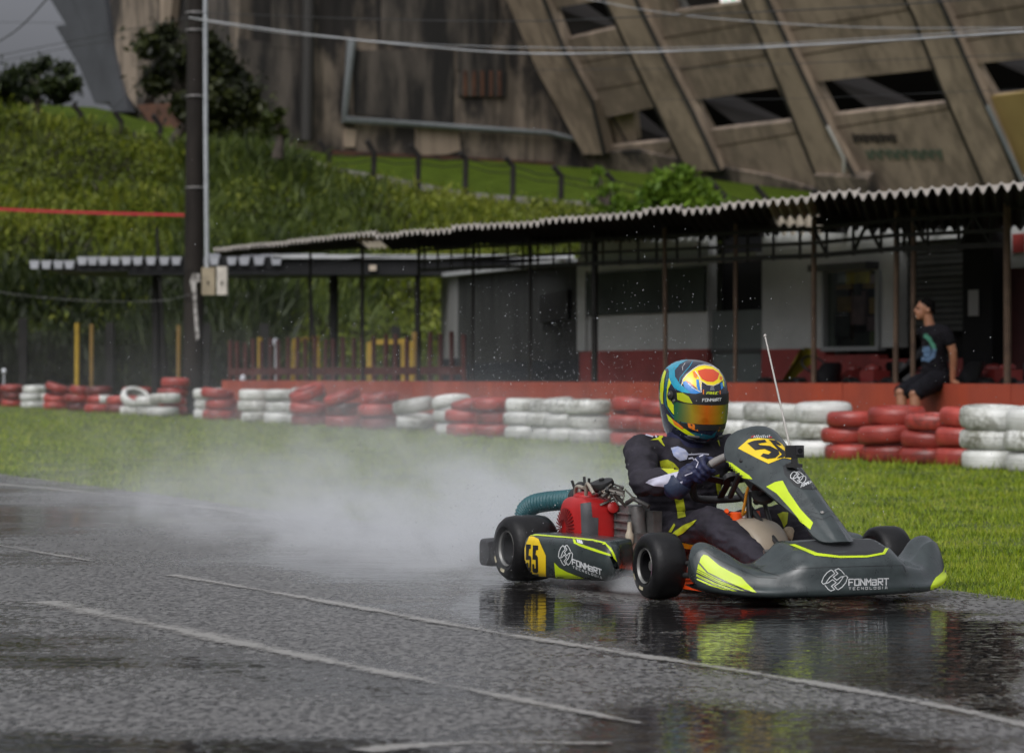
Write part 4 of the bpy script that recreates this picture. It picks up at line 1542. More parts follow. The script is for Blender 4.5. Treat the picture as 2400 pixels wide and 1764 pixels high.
tag(k.make('red_strap', mat('red_strap', (.38, .012, .02), .5)), 'flat bright red strap stretched from the pole to the left edge', 'strap')

# ------------------------------------------------------------------ crest fence: concrete posts with bent tops
CP = mat('fence_post_concrete', (0.035, 0.032, 0.03), .85, spec=.2, col2=(0.018, 0.016, 0.015), vs=2)
cf = thing('crest_fence', tuple(hill_pt(1100, DC)), 'row of bent top concrete fence posts along the hill crest', 'fence')
FP = [(78, 268, 245, 232, 60), (190, 300, 268, 246, 172), (284, 330, 285, 262, 268), (376, 335, 296, 270, 358), (772, 405, 365, 330, 748),
      (877, 420, 358, 330, 860), (981, 432, 366, 340, 962), (1092, 462, 372, 358, 1078), (1203, 474, 390, 370, 1185), (1316, 480, 412, 390, 1296),
      (1438, 492, 425, 405, 1420), (1700, 498, 460, 422, 1662), (1800, 506, 470, 436, 1770), (1930, 512, 470, 445, 1905)]
for x, yb, ym, yt, xt in FP:
    D = DC - .3
    k = MB()
    k.tube([P(x - 2, yb + 12, D), P(x, ym, D), P(xt, yt, D - .2)], .13, 6)
    k.make('post', CP, cf, 50)
for dy, r in ((0, .03), (16, .025)):
    k = MB()
    for a, b2 in zip(FP[4:-1], FP[5:]):
        k.tube([P(a[0], a[2] + dy, DC - .3), P((a[0] + b2[0]) / 2, (a[2] + b2[2]) / 2 + dy + 7, DC - .3), P(b2[0], b2[2] + dy, DC - .3)], r, 5)
    k.make('wire', STEEL, cf)
# ------------------------------------------------------------------ painted tyre barrier
def tyre_paint(name, c, c2, dirt):
    m = bpy.data.materials.new(name)
    m.use_nodes = True
    nt = m.node_tree; L = nt.links.new
    b = nt.nodes['Principled BSDF']
    tcn = nd(nt, 'ShaderNodeTexCoord'); oi = nd(nt, 'ShaderNodeObjectInfo')
    av = nd(nt, 'ShaderNodeVectorMath', operation='ADD')
    L(tcn.outputs['Object'], av.inputs[0])
    sv = nd(nt, 'ShaderNodeVectorMath', operation='SCALE'); sv.inputs['Scale'].default_value = 1.0
    cv = nd(nt, 'ShaderNodeCombineXYZ')
    mm = nd(nt, 'ShaderNodeMath', operation='MULTIPLY'); mm.inputs[1].default_value = 37.0
    L(oi.outputs['Random'], mm.inputs[0]); L(mm.outputs[0], cv.inputs[0]); L(cv.outputs[0], sv.inputs[0]); L(sv.outputs[0], av.inputs[1])
    n1 = nd(nt, 'ShaderNodeTexNoise'); n1.inputs['Scale'].default_value = 3.0; n1.inputs['Detail'].default_value = 7
    n2 = nd(nt, 'ShaderNodeTexNoise'); n2.inputs['Scale'].default_value = 22; n2.inputs['Detail'].default_value = 4
    L(av.outputs[0], n1.inputs['Vector']); L(av.outputs[0], n2.inputs['Vector'])
    r1 = nd(nt, 'ShaderNodeValToRGB')
    r1.color_ramp.elements[0].position = .35; r1.color_ramp.elements[0].color = c4(c2)
    r1.color_ramp.elements[1].position = .6; r1.color_ramp.elements[1].color = c4(c)
    L(n1.outputs['Fac'], r1.inputs[0])
    mx = nd(nt, 'ShaderNodeMix', data_type='RGBA')
    r2 = nd(nt, 'ShaderNodeMapRange'); r2.inputs['From Min'].default_value = .57; r2.inputs['From Max'].default_value = .74
    ad = nd(nt, 'ShaderNodeMath', operation='MULTIPLY_ADD'); ad.inputs[1].default_value = .35
    L(n2.outputs['Fac'], ad.inputs[0]); 
    sb = nd(nt, 'ShaderNodeMath', operation='MULTIPLY'); sb.inputs[1].default_value = .75
    n3 = nd(nt, 'ShaderNodeTexNoise'); n3.inputs['Scale'].default_value = 1.7; L(av.outputs[0], n3.inputs['Vector'])
    L(n3.outputs['Fac'], sb.inputs[0]); L(sb.outputs[0], ad.inputs[2])
    L(ad.outputs[0], r2.inputs['Value']); L(r2.outputs[0], mx.inputs['Factor'])
    L(r1.outputs[0], mx.inputs['A']); mx.inputs['B'].default_value = c4(dirt)
    vr = nd(nt, 'ShaderNodeMapRange'); vr.inputs['To Min'].default_value = .72; vr.inputs['To Max'].default_value = 1.06
    L(oi.outputs['Random'], vr.inputs['Value'])
    vm = nd(nt, 'ShaderNodeVectorMath', operation='SCALE'); L(mx.outputs['Result'], vm.inputs[0]); L(vr.outputs[0], vm.inputs['Scale'])
    L(vm.outputs[0], b.inputs['Base Color'])
    b.inputs['Roughness'].default_value = .38
    bp = nd(nt, 'ShaderNodeBump'); bp.inputs['Distance'].default_value = .0025
    L(n2.outputs['Fac'], bp.inputs['Height']); L(bp.outputs[0], b.inputs['Normal'])
    return m
T_RED = tyre_paint('red_tyre_paint', (0.43, 0.062, 0.046), (0.25, 0.036, 0.028), (0.06, 0.03, 0.022))
T_WHT = tyre_paint('white_tyre_paint', (0.72, 0.73, 0.70), (0.50, 0.51, 0.47), (0.16, 0.16, 0.12))
T_DRD = tyre_paint('dark_red_tyre_paint', (0.20, 0.035, 0.03), (0.12, 0.025, 0.022), (0.04, 0.025, 0.02))

def tyre_mesh(name, mats, W=.19, R=.30, two=False):
    prof = []
    ri = .195
    h = W / 2
    prof = [(ri, -h * .62), (ri + .02, -h * .92), (R - .07, -h), (R - .028, -h * .9), (R - .006, -h * .62), (R, -h * .25), (R - .004, -h * .22), (R - .004, -h * .17),
            (R + .001, -h * .14), (R + .001, h * .14), (R - .004, h * .17), (R - .004, h * .22), (R, h * .25), (R - .006, h * .62),
            (R - .028, h * .9), (R - .07, h), (ri + .02, h * .92), (ri, h * .62), (ri + .035, h * .4), (R - .03, h * .1), (R - .03, -h * .1), (ri + .035, -h * .4)]
    k = MB(); k.lathe(prof, (0, 0, h), (0, 0, 1), 40, closed=True)
    if two:
        n = len(k.f)
        for i, f in enumerate(k.f):
            c = sum((V(k.v[j]) for j in f), V()) / len(f)
            k.m[i] = 1 if c.x - c.y * .25 > .02 else 0
    return k.mesh(name, mats, 50)
TM = {'R': tyre_mesh('tyre', T_RED), 'W': tyre_mesh('tyre', T_WHT), 'D': tyre_mesh('tyre', T_DRD),
      'r': tyre_mesh('tyre', T_RED, .17, .285), 'w': tyre_mesh('tyre', T_WHT, .215, .31), 'X': tyre_mesh('tyre', [T_RED, T_WHT], two=True)}
CNAME = {'R': 'red', 'r': 'red', 'W': 'white', 'w': 'white', 'D': 'dark red', 'X': 'half red half white'}
def s_t(px): return 80 + .0727 * px

# left edge in the photo, tiers from the ground up, back shift, description of the stack, {tier: (tilt x, tilt y, lift)}
ST = [
    (-40, 'DRD', 0, 'cut by the left photo edge', {}),
    (4, 'RDR', .4, 'second red one at the left edge', {}),
    (52, 'WWW', 0, 'first white from the left', {}),
    (92, 'WW', .5, 'half hidden behind the first white one at left', {}),
    (104, 'RRR', 0, 'leaning red one between the first two white spots at left', {1: (.18, .12, 0), 2: (.32, -.2, .04)}),
    (158, 'DRR', 0, 'narrow red one left of the half white tyre', {2: (.1, .1, 0)}),
    (202, 'RXD', 0, 'with the half red half white tyre', {}),
    (250, 'DR', .8, 'low red one right of the half white tyre', {}),
    (292, 'RRR', 1.3, 'behind the slumped white tyre', {}),
    (284, 'WW', -.3, 'with the slumped white tyre left of the pole', {1: (.1, .62, .09)}),
    (322, 'WW', .2, 'low white one between the slumped and the wide white tyre', {}),
    (350, 'WW', .1, 'wide white one in front of the utility pole', {1: (0, .05, .08)}),
    (374, 'RRRR', 1.6, 'tall red one rising behind in front of the utility pole', {}),
    (455, 'WWW', .5, 'slim white one right of the utility pole', {}),
    (478, 'RRR', -.1, 'red one with open top just right of the utility pole', {2: (.16, 0, 0)}),
    (567, 'WWW', 0, 'left one white under the maroon railing', {}),
    (622, 'WWW', .3, 'middle one white under the maroon railing', {}),
    (676, 'WWW', .9, 'right one white under the maroon railing', {2: (0, -.08, .02)}),
    (684, 'RRR', -.1, 'red one whose top tyre tips open to show its hole', {1: (.1, -.08, 0), 2: (.34, -.16, .06)}),
    (764, 'RRr', -.1, 'bright red one right of the tipped open tyre', {1: (.05, -.06, 0), 2: (.28, -.12, .02)}),
    (845, 'DRr', .2, 'last red one before the tilted white pair', {2: (.14, .05, 0)}),
    (930, 'WW', 0, 'tilted white one below the kiosk corner', {0: (.0, -.10, .07), 1: (.10, -.17, .05)}),
    (1021, 'WWW', .2, 'white one curving round a red stack below the kiosk', {2: (.15, -.18, 0)}),
    (1048, 'RRr', -.45, 'small red one in front of the curving white tyre', {2: (.12, -.14, 0)}),
    (1112, 'RRR', 0, 'flat topped red one below the ribbed kiosk', {}),
    (1184, 'WWW', 0, 'first of the white run left of the driver', {}),
    (1238, 'WWW', -.2, 'second of the white run left of the driver', {2: (.05, .05, 0)}),
    (1281, 'WWW', .2, 'third of the white run left of the driver', {}),
    (1331, 'WWW', 0, 'last of the white run left of the driver', {2: (.02, .04, 0)}),
    (1428, 'RRR', 0, 'first red one behind the driver', {2: (.10, .16, .02)}),
    (1488, 'RRR', -.15, 'red one directly behind the driver', {}),
    (1600, 'WWW', 0, 'white one hidden mostly by the helmet', {}),
    (1690, 'WWW', .35, 'white one just right of the helmet', {}),
    (1742, 'WWW', -.1, 'white one left of the antenna', {}),
    (1790, 'WWW', .2, 'white one behind the antenna', {}),
    (1856, 'WWw', 0, 'wide white one right of the antenna', {2: (0, -.03, 0)}),
    (1932, 'rrr', 0, 'dull red one right of the white tyres near the camera', {}),
    (2023, 'RRR', 0, 'red one under the seated man', {}),
    (2109, 'rrr', 0, 'low red one between the seated man and the white end', {}),
    (2192, 'RRR', .3, 'last red one before the white end', {}),
    (2251, 'WWw', -.25, 'first white one at the right end', {2: (.03, -.05, 0)}),
    (2356, 'WWw', -.3, 'white one cut by the right photo edge', {2: (.02, .05, 0)}),
    (2440, 'WWW', 0, 'beyond the right edge', {}),
]
pos = []
for (l, tiers, back, desc, tl) in ST:
    c = l
    for _ in range(4):
        c = l + .3 * s_t(c)
    D = F / s_t(c) + back
    pos.append([c, D])
for it in range(60):                      # stacks may touch but not run into each other
    for i in range(len(pos)):
        for j in range(i):
            a, b = pos[i], pos[j]
            ax, bx = (a[0] - CX) * a[1] / F, (b[0] - CX) * b[1] / F
            d = math.hypot(ax - bx, a[1] - b[1])
            lim = .66 if max(a[0], b[0]) < 1060 else .60
            if d < lim:
                push = (lim - d) * .5 + .003
                if a[1] < b[1]: a[1] -= push; b[1] += push
                else: a[1] += push; b[1] -= push
LEV = {1: ['only'], 2: ['bottom', 'top'], 3: ['bottom', 'middle', 'top'], 4: ['bottom', 'second lowest', 'second highest', 'top']}
for (l, tiers, back, desc, tl), (c, D) in zip(ST, pos):
    z = 0.0
    if l > 2420: continue
    for i, t in enumerate(tiers):
        o = bpy.data.objects.new('tyre', TM[t])
        COL.objects.link(o)
        x = (c - CX) * D / F
        tx, ty, lift = tl.get(i, (0, 0, 0))
        jx, jy = rnd.uniform(-.05, .05) * (i > 0), rnd.uniform(-.05, .05) * (i > 0)
        o.location = (x + jx, D + jy, z + lift)
        o.rotation_euler = (tx + rnd.uniform(-.045, .045) * (i > 0), ty + rnd.uniform(-.045, .045) * (i > 0), rnd.uniform(0, 6.28) if t != 'X' else .3)
        sc_ = 1.10 if l < 1000 else 1.0
        sr = rnd.uniform(.94, 1.06)
        o.scale = (sc_ * sr, sc_ * sr, sc_)
        z += sc_ * {'w': .215, 'r': .17}.get(t, .19) + lift * .8
        adj = {'D': 'darker red', 'r': 'thin red', 'w': 'fat white'}.get(t, CNAME[t])
        tag(o, ('%s %s tyre, stack %s' % (LEV[len(tiers)][i], adj, desc)), 'tyre', 'painted tyres of the barrier')
# ------------------------------------------------------------------ the racing kart (x forward, y to its left, z up)
TH = math.radians(25.5)
KO = V((0.585, 11.64, 0.004))
kart = thing('go_kart', KO, 'dark grey and lime racing kart number 55 throwing up spray on the wet track', 'go-kart', None, rz=-(PI / 2 - TH))
KM_ = Matrix.Translation(KO) @ Matrix.Rotation(-(PI / 2 - TH), 4, 'Z')
def kpx(p):
    q = KM_ @ V(p)
    return (CX + q.x / q.y * F, CY - (q.z - CH) / q.y * F)

BODY = mat('grey_bodywork', (0.028, 0.038, 0.038), .34, var=.35, vs=14, coat=.45, bump=.0009, bs=42, rvar=.16, detail=10)
BODYD = mat('black_plastic', (0.013, 0.013, 0.014), .45, var=.3, vs=8)
LIME = mat('lime_sticker', (0.52, 0.68, 0.012), .32, var=.08, vs=12)
YELP = mat('yellow_plate', (0.80, 0.55, 0.012), .32, var=.08, vs=12)
BLK = mat('black_print', (0.010, 0.010, 0.011), .4)
WHT = mat('white_print', (0.62, 0.64, 0.64), .4)
DGR = mat('matt_dark_panel', (0.022, 0.024, 0.026), .6, bump=.001, bs=250)
RUB = mat('kart_rubber', (0.007, 0.007, 0.0075), .45, var=.45, vs=10, bump=.0012, bs=60, rvar=.15, spec=.3)
RIM = mat('black_rim', (0.006, 0.006, 0.007), .6, 0, spec=.15)
LIP = mat('rim_lip', (0.20, 0.20, 0.19), .4, .5)
ORG = mat('orange_frame', (0.75, 0.07, 0.01), .35, var=.1, vs=8)
STL = mat('kart_steel', (0.30, 0.29, 0.27), .4, .8, var=.25, vs=14)
ALU = mat('cast_alloy', (0.25, 0.25, 0.245), .5, .6, var=.35, vs=16, bump=.002, bs=60)
EBL = mat('engine_black', (0.018, 0.018, 0.018), .5, var=.3, vs=12)
ERED = mat('engine_red', (0.48, 0.016, 0.016), .38, col2=(.30, .012, .012), vs=9)
TEAL = mat('teal_hose', (0.02, 0.10, 0.115), .5, var=.2, vs=6)
SEATM = mat('seat_fibreglass', (0.13, 0.125, 0.115), .45, var=.3, vs=8)
TANK = mat('fuel_tank', (0.32, 0.27, 0.205), .45, var=.15, vs=6)

def sym(rows):
    """stations for y >= 0 mirrored to the full width"""
    out = []
    for r in rows[::-1]:
        out.append((-r[0],) + tuple(r[1:]))
    return out[:-1] + list(rows)

# ---- front fairing
FR = [  # y, xr, zr, xt, zt, xf, zf, xb, zb
    (0.00, 1.42, .236, 1.620, .201, 1.668, .150, 1.686, .040),
    (0.09, 1.42, .236, 1.618, .201, 1.664, .150, 1.682, .040),
    (0.16, 1.42, .234, 1.605, .202, 1.654, .150, 1.674, .040),
    (0.215, 1.42, .230, 1.562, .206, 1.640, .149, 1.664, .040),
    (0.265, 1.42, .190, 1.530, .172, 1.616, .132, 1.650, .040),
    (0.33, 1.40, .152, 1.505, .146, 1.588, .122, 1.632, .040),
    (0.39, 1.365, .172, 1.478, .162, 1.552, .122, 1.604, .042),
    (0.445, 1.345, .216, 1.448, .200, 1.520, .135, 1.566, .046),
    (0.50, 1.345, .234, 1.425, .216, 1.482, .140, 1.520, .054),
    (0.54, 1.352, .220, 1.405, .206, 1.446, .138, 1.472, .066),
    (0.563, 1.368, .180, 1.395, .172, 1.416, .130, 1.430, .082),
]
sec = []
for (y, xr, zr, xt, zt, xf, zf, xb, zb) in sym(FR):
    pts = [(xr, zb + .03), (xr - .004, lerp(zb + .03, zr, .6)), (xr + .004, zr - .006), (lerp(xr, xt, .22), zr + .004), (lerp(xr, xt, .8), zt + (zr - zt) * .25), (xt, zt),
           (lerp(xt, xf, .6), lerp(zt, zf, .52)), (xf, zf), (lerp(xf, xb, .55), lerp(zf, zb, .5)), (xb, zb + .022), (xb - .012, zb), (xb - .09, zb - .004), (xr + .06, zb)]
    sec.append([(px_, y, pz_) for px_, pz_ in pts])
A_ = cr(sec, 4)
A_ = np.array([cr(r, 3, True) for r in A_])
mb_fair = MB()
mb_fair.grid(A_, cv=True, capu=True)
fair = mb_fair.make('front_fairing', BODY, kart, 50)

# ---- steering fairing with the race number (nassau panel)
NP = [  # centre x,z ; half width ; edge x,z
    (.945, .668, .040, .935, .664), (.965, .657, .088, .918, .648), (.995, .636, .122, .905, .620), (1.035, .606, .143, .915, .580),
    (1.085, .570, .151, .945, .532), (1.15, .527, .142, 1.030, .480), (1.243, .468, .120, 1.165, .428), (1.34, .402, .101, 1.290, .365),
    (1.43, .334, .087, 1.400, .313), (1.505, .276, .084, 1.480, .262), (1.545, .247, .072, 1.525, .240), (1.562, .238, .045, 1.552, .236)]
sec = []
for (cx_, cz_, wd, ex, ez) in NP:
    row = []
    for u in np.linspace(-1, 1, 11):
        k_ = abs(u) ** 2.4
        row.append((lerp(cx_, ex, k_), wd * math.copysign(abs(u) ** .92, u), lerp(cz_, ez, k_)))
    sec.append(row)
T_ = cr(sec, 4)
T_ = np.array([cr(r, 2) for r in T_])
# raised middle ridge down the lower half
for i in range(T_.shape[0]):
    t = i / (T_.shape[0] - 1)
    for j in range(T_.shape[1]):
        u = T_[i, j, 1]
        wr = .055 - .02 * t
        if t > .42:
            amt = .012 * min(1, (t - .42) * 8) * min(1, (1 - t) * 6)
            f = max(0, min(1, (wr - abs(u)) / .012))
            T_[i, j] += np.array((.55, 0, .83)) * amt * f
mb_np = MB()
mb_np.grid(T_)
inner = T_ - np.array((.008, 0, .006))
inner[:, :, 1] *= .98
mb_np.grid(inner[:, ::-1])
edge = np.concatenate([T_[:, 0], T_[-1, 1:], T_[::-1, -1][1:], T_[0, ::-1][1:-1]])
edgi = np.concatenate([inner[:, 0], inner[-1, 1:], inner[::-1, -1][1:], inner[0, ::-1][1:-1]])
mb_np.grid(np.stack([edge, edgi], 1), cu=True)
nas = mb_np.make('steering_fairing', BODY, kart, 50)

# ---- side pods
def side_pod(sg, build=True):
    ST_ = [  # x, outer y, top z, bottom z, inner y
        (.205, -.672, .180, .075, -.58), (.22, -.692, .208, .052, -.53), (.28, -.702, .218, .040, -.50), (.42, -.694, .217, .040, -.47),
        (.60, -.670, .216, .044, -.45), (.76, -.640, .214, .050, -.44), (.845, -.620, .206, .058, -.53), (.885, -.608, .188, .074, -.555), (.900, -.592, .152, .105, -.575)]
    sec = []
    for (x, yo, zt, zb, yi) in ST_:
        h = zt - zb
        pts = [(yi, zb + h * .2), (yi, zt - h * .1), (yi - .03, zt), (lerp(yi, yo, .72), zt + .002), (yo + .012, zt - h * .07), (yo, zt - h * .2),
               (yo - .004, zt - h * .5), (yo + .006, zb + h * .2), (yo + .03, zb + h * .03), (lerp(yi, yo, .5), zb)]
        sec.append([(.205 + (x - .205) * .87, sg * y, z) for y, z in pts])
    B_ = cr(sec, 5)
    B_ = np.array([cr(r, 3, True) for r in B_])
    m = MB(); m.grid(B_ if sg > 0 else B_[::-1], cv=True, capu=True)
    return m
mb_pod = side_pod(1)
pod = mb_pod.make('side_pod', BODY, kart, 50)
pod['label'] = 'right side pod with yellow number plate'
mb_pod2 = MB()
for m0 in [mb_pod]:
    mb_pod2.v = [(x, -y, z) for x, y, z in m0.v]; mb_pod2.f = [f[::-1] for f in m0.f]; mb_pod2.m = list(m0.m)
mb_pod2.make('side_pod', BODY, kart, 50)

# ---- rear bumper
k = MB()
sec = []
for y, x, zt, zb in ((-.70, -.20, .150, .075), (-.69, -.23, .168, .058), (-.62, -.25, .172, .052), (-.45, -.27, .17, .052), (0, -.28, .17, .052), (.45, -.27, .17, .052), (.62, -.25, .172, .052), (.69, -.23, .168, .058), (.70, -.2, .15, .075)):
    sec.append([(x + .075, y, zb + .01), (x + .08, y, zt - .01), (x + .06, y, zt), (x + .01, y, zt), (x, y, zt - .015), (x, y, zb + .015), (x + .012, y, zb), (x + .06, y, zb)])
k.grid(cr(sec, 3), cv=True, capu=True)
rb = k.make('rear_bumper', BODYD, kart, 45)

# ---- wheels
def wheel(x, y, R, W, ri, steer=0.0):
    """y = outer face centre side sign"""
    sg = 1 if y > 0 else -1
    root = bpy.data.objects.new('wheel', None)
    COL.objects.link(root); root.parent = kart
    root.location = (x, y, R)
    root.rotation_euler = (0, 0, steer)
    h = W / 2
    k = MB()
    prof = [(ri, -h * .80), (ri + .006, -h * .9), (R - .045, -h * 1.02), (R - .020, -h * .97), (R - .006, -h * .80), (R - .001, -h * .5), (R, 0), (R - .001, h * .5), (R - .006, h * .80),
            (R - .020, h * .97), (R - .045, h * 1.02), (ri + .006, h * .9), (ri, h * .80), (ri - .004, h * .5), (ri - .004, -h * .5)]
    k.lathe(prof, (0, 0, 0), (0, 1, 0), 56, closed=True)
    tyre_o = k.make('tyre', RUB, root, 40)
    skin_mb = k
    k = MB()
    rp = [(ri + .004, -h * .93), (ri + .004, -h * .80), (ri - .010, -h * .76), (ri - .012, -h * .1), (ri - .02, h * .25), (.045, h * .35), (.034, h * .3), (.03, -h * .1), (0.0, -h * .12)]
    k.lathe([(r, z if sg < 0 else -z) for r, z in rp], (0, 0, 0), (0, 1, 0), 40, cap=False)
    k.lathe([(r, (-z) if sg < 0 else z) for r, z in rp[:3]] + [(ri - .03, (-sg) * -h * .5 * -1 if False else (h * .6 if sg < 0 else -h * .6))], (0, 0, 0), (0, 1, 0), 40, cap=False)
    rim_o = k.make('rim', RIM, root, 40)
    k = MB()
    zz = sg * h * .90
    k.lathe([(ri - .002, zz - sg * .004), (ri + .004, zz + sg * .004), (ri + .006, zz - sg * .002), (ri, zz - sg * .012)], (0, 0, 0), (0, 1, 0), 40, closed=True)
    k.make('rim_edge', LIP, root, 40)
    k = MB()
    for i in range(3):
        a = 2 * PI * i / 3 + .4
        k.lathe([(.0085, 0), (.0085, .014), (0, .014)], (.05 * math.cos(a) * .9, -sg * h * .3, .05 * math.sin(a) * .9), (0, sg, 0), 6)
    k.lathe([(.022, 0), (.020, .03), (0, .03)], (0, sg * h * .12, 0), (0, sg, 0), 12)
    k.make('hub_nut', STL, root, 40)
    # worn white brand blocks and a pink chalk mark on the side wall
    k = MB()
    yy = sg * (h * 1.025 + .0012)
    def wallmark(a0, a1, r0, r1, mi):
        v = []
        for i in range(7):
            a = lerp(a0, a1, i / 6)
            for r in (r0, r1):
                bul = sg * (h * (0.9 + .13 * min(1, (r - ri) / (R - .045 - ri))) + .0018)
                v.append((r * math.cos(a), bul, r * math.sin(a)))
        k.add(v, [(2 * i, 2 * i + 1, 2 * i + 3, 2 * i + 2) for i in range(6)], mi)
    wallmark(-1.95, -1.55, ri + .018, ri + .030, 0)
    wallmark(-2.75, -2.45, ri + .022, ri + .032, 0)
    wallmark(-.35, .15, ri + .012, ri + .022, 1)
    k.make('marking', [mat('worn_white', (.42, .38, .26), .6, var=.4, vs=40), mat('pink_chalk', (.32, .07, .22), .7, var=.4, vs=40)], root)
    return root
wheel(0.0, -.580, .140, .205, .070)
wheel(0.0, .580, .140, .205, .070)
wheel(1.05, -.512, .130, .138, .064, math.radians(-4))
wheel(1.05, .535, .130, .138, .064, math.radians(-4))

# ---- chassis
k = MB()
for sg in (-1, 1):
    k.tube([(-.12, sg * .30, .07), (.3, sg * .34, .06), (.75, sg * .36, .06), (1.0, sg * .26, .065), (1.3, sg * .2, .07), (1.42, sg * .16, .07)], .016, 8)
    k.tube([(1.02, sg * .25, .08), (1.06, sg * .42, .11)], .018, 8)
for x in (.1, .55, 1.0):
    k.tube([(x, -.34, .06), (x, .34, .06)], .015, 8)
k.tube([(1.38, -.28, .06), (1.50, -.2, .06), (1.50, .2, .06), (1.38, .28, .06)], .012, 8)
k.make('chassis', ORG, kart, 60)
for sg in (-1, 1):
    k = MB(); k.tube([(.1, sg * .36, .07), (.2, sg * .5, .08), (.72, sg * .5, .08), (.86, sg * .36, .07)], .012, 8)
    k.make('side_bar', EBL, kart, 60)
k = MB(); k.box((.55, -.30, .035), (1.40, .30, .043)); k.box((1.0, -.46, .045), (1.32, -.30, .060)); k.make('floor_tray', ORG, kart)
k = MB(); k.tube([(0, -.52, .14), (0, .52, .14)], .020, 10); k.make('rear_axle', STL, kart, 60)
k = MB()
for sg in (-1, 1):
    k.tube([(1.05, sg * .30, .09), (1.05, sg * .45, .125)], .02, 8)
    k.tube([(1.04, sg * .3, .12), (.99, sg * .42, .125), (1.0, sg * .44, .125)], .009, 6)
    k.tube([(.98, 0, .13), (.99, sg * .42, .125)], .007, 6)
k.make('steering_rods', STL, kart, 60)
# ---- seat shell
sec = []
for x, z, hw, dep in ((.10, .47, .10, .02), (.11, .43, .15, .05), (.13, .33, .17, .09), (.16, .22, .185, .10), (.22, .13, .19, .09), (.32, .075, .19, .07), (.45, .07, .18, .055), (.56, .10, .16, .04)):
    row = []
    for u in np.linspace(-1, 1, 9):
        q = abs(u) ** 2.2
        back = z > .2
        row.append((x + (dep * 1.3 * q if back else 0), hw * u, z + (0.0 if back else dep * 2.2 * q)))
    sec.append(row)
Sg = cr(sec, 3)
k = MB(); k.grid(Sg); k.grid((Sg + np.array((-.012, 0, -.006)))[:, ::-1])
k.make('seat', SEATM, kart, 60)
k = MB()
k.tube([(.0, -.24, .14), (.13, -.19, .40)], .010, 8); k.tube([(.0, .24, .14), (.13, .19, .40)], .010, 8)
k.tube([(.55, -.34, .07), (.42, -.2, .16)], .009, 8)
k.make('seat_stay', STL, kart, 60)

# ---- steering
SWC = V((.715, 0, .445))
sa = math.radians(47)
e1 = V((math.sin(sa), 0, math.cos(sa)))       # up along the wheel plane (leaning forward)
e2 = V((0, 1, 0))
def swp(a, r=.162):
    y, q = r * math.cos(a), r * math.sin(a)
    if q < -.115: q = -.115 - (q + .115) * -.25
    return SWC + e2 * y + e1 * q
k = MB()
k.tube([swp(a) for a in np.linspace(0, 2 * PI, 40, endpoint=False)], .0155, 10, closed=True)
sw = k.make('steering_wheel', mat('suede_grip', (.035, .035, .037), .75, bump=.001, bs=200), kart, 60)
k = MB()
for a in (.15, PI - .15, -PI / 2):
    k.beam(SWC - e1 * .02, swp(a, .155), .03, .006, e1.cross(e2))
k.lathe([(.035, -.01), (.035, .012), (0, .012)], SWC, e1.cross(e2), 16)
k.make('spoke', EBL, sw)
for a0_, a1_ in ((.60, .80), (.20, .40)):
    k = MB(); k.tube([swp(a) for a in np.linspace(PI * a0_, PI * a1_, 8)], .0168, 10)
    k.make('grip', mat('grey_grip', (.20, .19, .18), .6, var=.15, vs=20), sw, 60)
k = MB()
k.tube([(.73, 0, .43), (1.20, 0, .13)], .011, 8)
k.tube([(.885, -.015, .40), (.905, -.02, .30), (1.005, -.03, .165)], .0125, 8)
k.tube([(1.005, -.03, .165), (1.04, -.03, .08)], .012, 8)
k.ell((1.02, -.03, .135), (.03, .03, .026), 10, 7)
k.tube([(.88, .05, .40), (1.005, .05, .165)], .010, 8)
k.make('steering_column', EBL, kart, 60)
k = MB()
k.obox((.98, 0, .50), (.09, 0, -.055), (0, .10, 0), (.02, 0, .03))
k.tube([(.93, 0, .56), (.99, 0, .42), (.92, 0, .36)], .014, 8)
k.tube([(.95, -.08, .50), (.80, -.05, .38)], .012, 8)
k.make('fairing_bracket', EBL, kart)
k = MB()
k.lathe([(.052, -.012), (.055, 0), (.052, .012), (.03, .014), (0, .014)], (.955, .02, .40), (.5, -.6, .6), 18)
k.make('brake_reservoir', EBL, kart, 50)
# ---- fuel tank with cap and hoses
k = MB()
sec = []
for x, hw, zt in ((.80, .06, .24), (.82, .085, .285), (.90, .095, .30), (.98, .09, .285), (1.05, .08, .24), (1.08, .055, .18)):
    sec.append([(x, -hw, .06), (x, -hw, zt - .05), (x, -hw * .7, zt - .012), (x, 0, zt), (x, hw * .7, zt - .012), (x, hw, zt - .05), (x, hw, .06), (x, 0, .05)])
k.grid(np.array([cr(r, 3, True) for r in cr(sec, 3)]), cv=True, capu=True)
tank = k.make('fuel_tank', TANK, kart, 60)
k = MB()
k.lathe([(.026, 0), (.026, .03), (.020, .034), (0, .034)], (.845, -.05, .285), (0, 0, 1), 14)
k.make('tank_cap', mat('orange_cap', (.85, .10, .01), .4), tank, 40)
k = MB()
k.lathe([(.02, 0), (.02, .03), (0, .03)], (.87, .03, .290), (-.3, 0, 1), 12)
k.make('tank_cap', MATS['orange_cap'], tank, 40)
k = MB(); k.tube([(.825, -.075, .30), (.83, -.09, .315), (.85, -.095, .325)], .010, 8)
k.make('tank_spout', MATS['orange_cap'], tank, 40)
k = MB(); k.lathe([(.017, .0), (.017, .034), (0, .034)], (.865, -.012, .297), (.1, -.1, 1), 12); k.make('tank_valve', mat('white_cap', (.6, .6, .6), .4), tank, 40)
k = MB()
k.tube(cr([(.985, -.03, .485), (.96, -.06, .42), (.935, -.06, .36), (.90, -.05, .31), (.87, -.012, .33)], 5), .006, 8)
k.tube(cr([(.99, -.045, .48), (.975, -.055, .45), (.972, -.05, .42)], 4), .0095, 8)
k.make('fuel_hose', mat('amber_hose', (.72, .30, .03), .35), kart, 60)
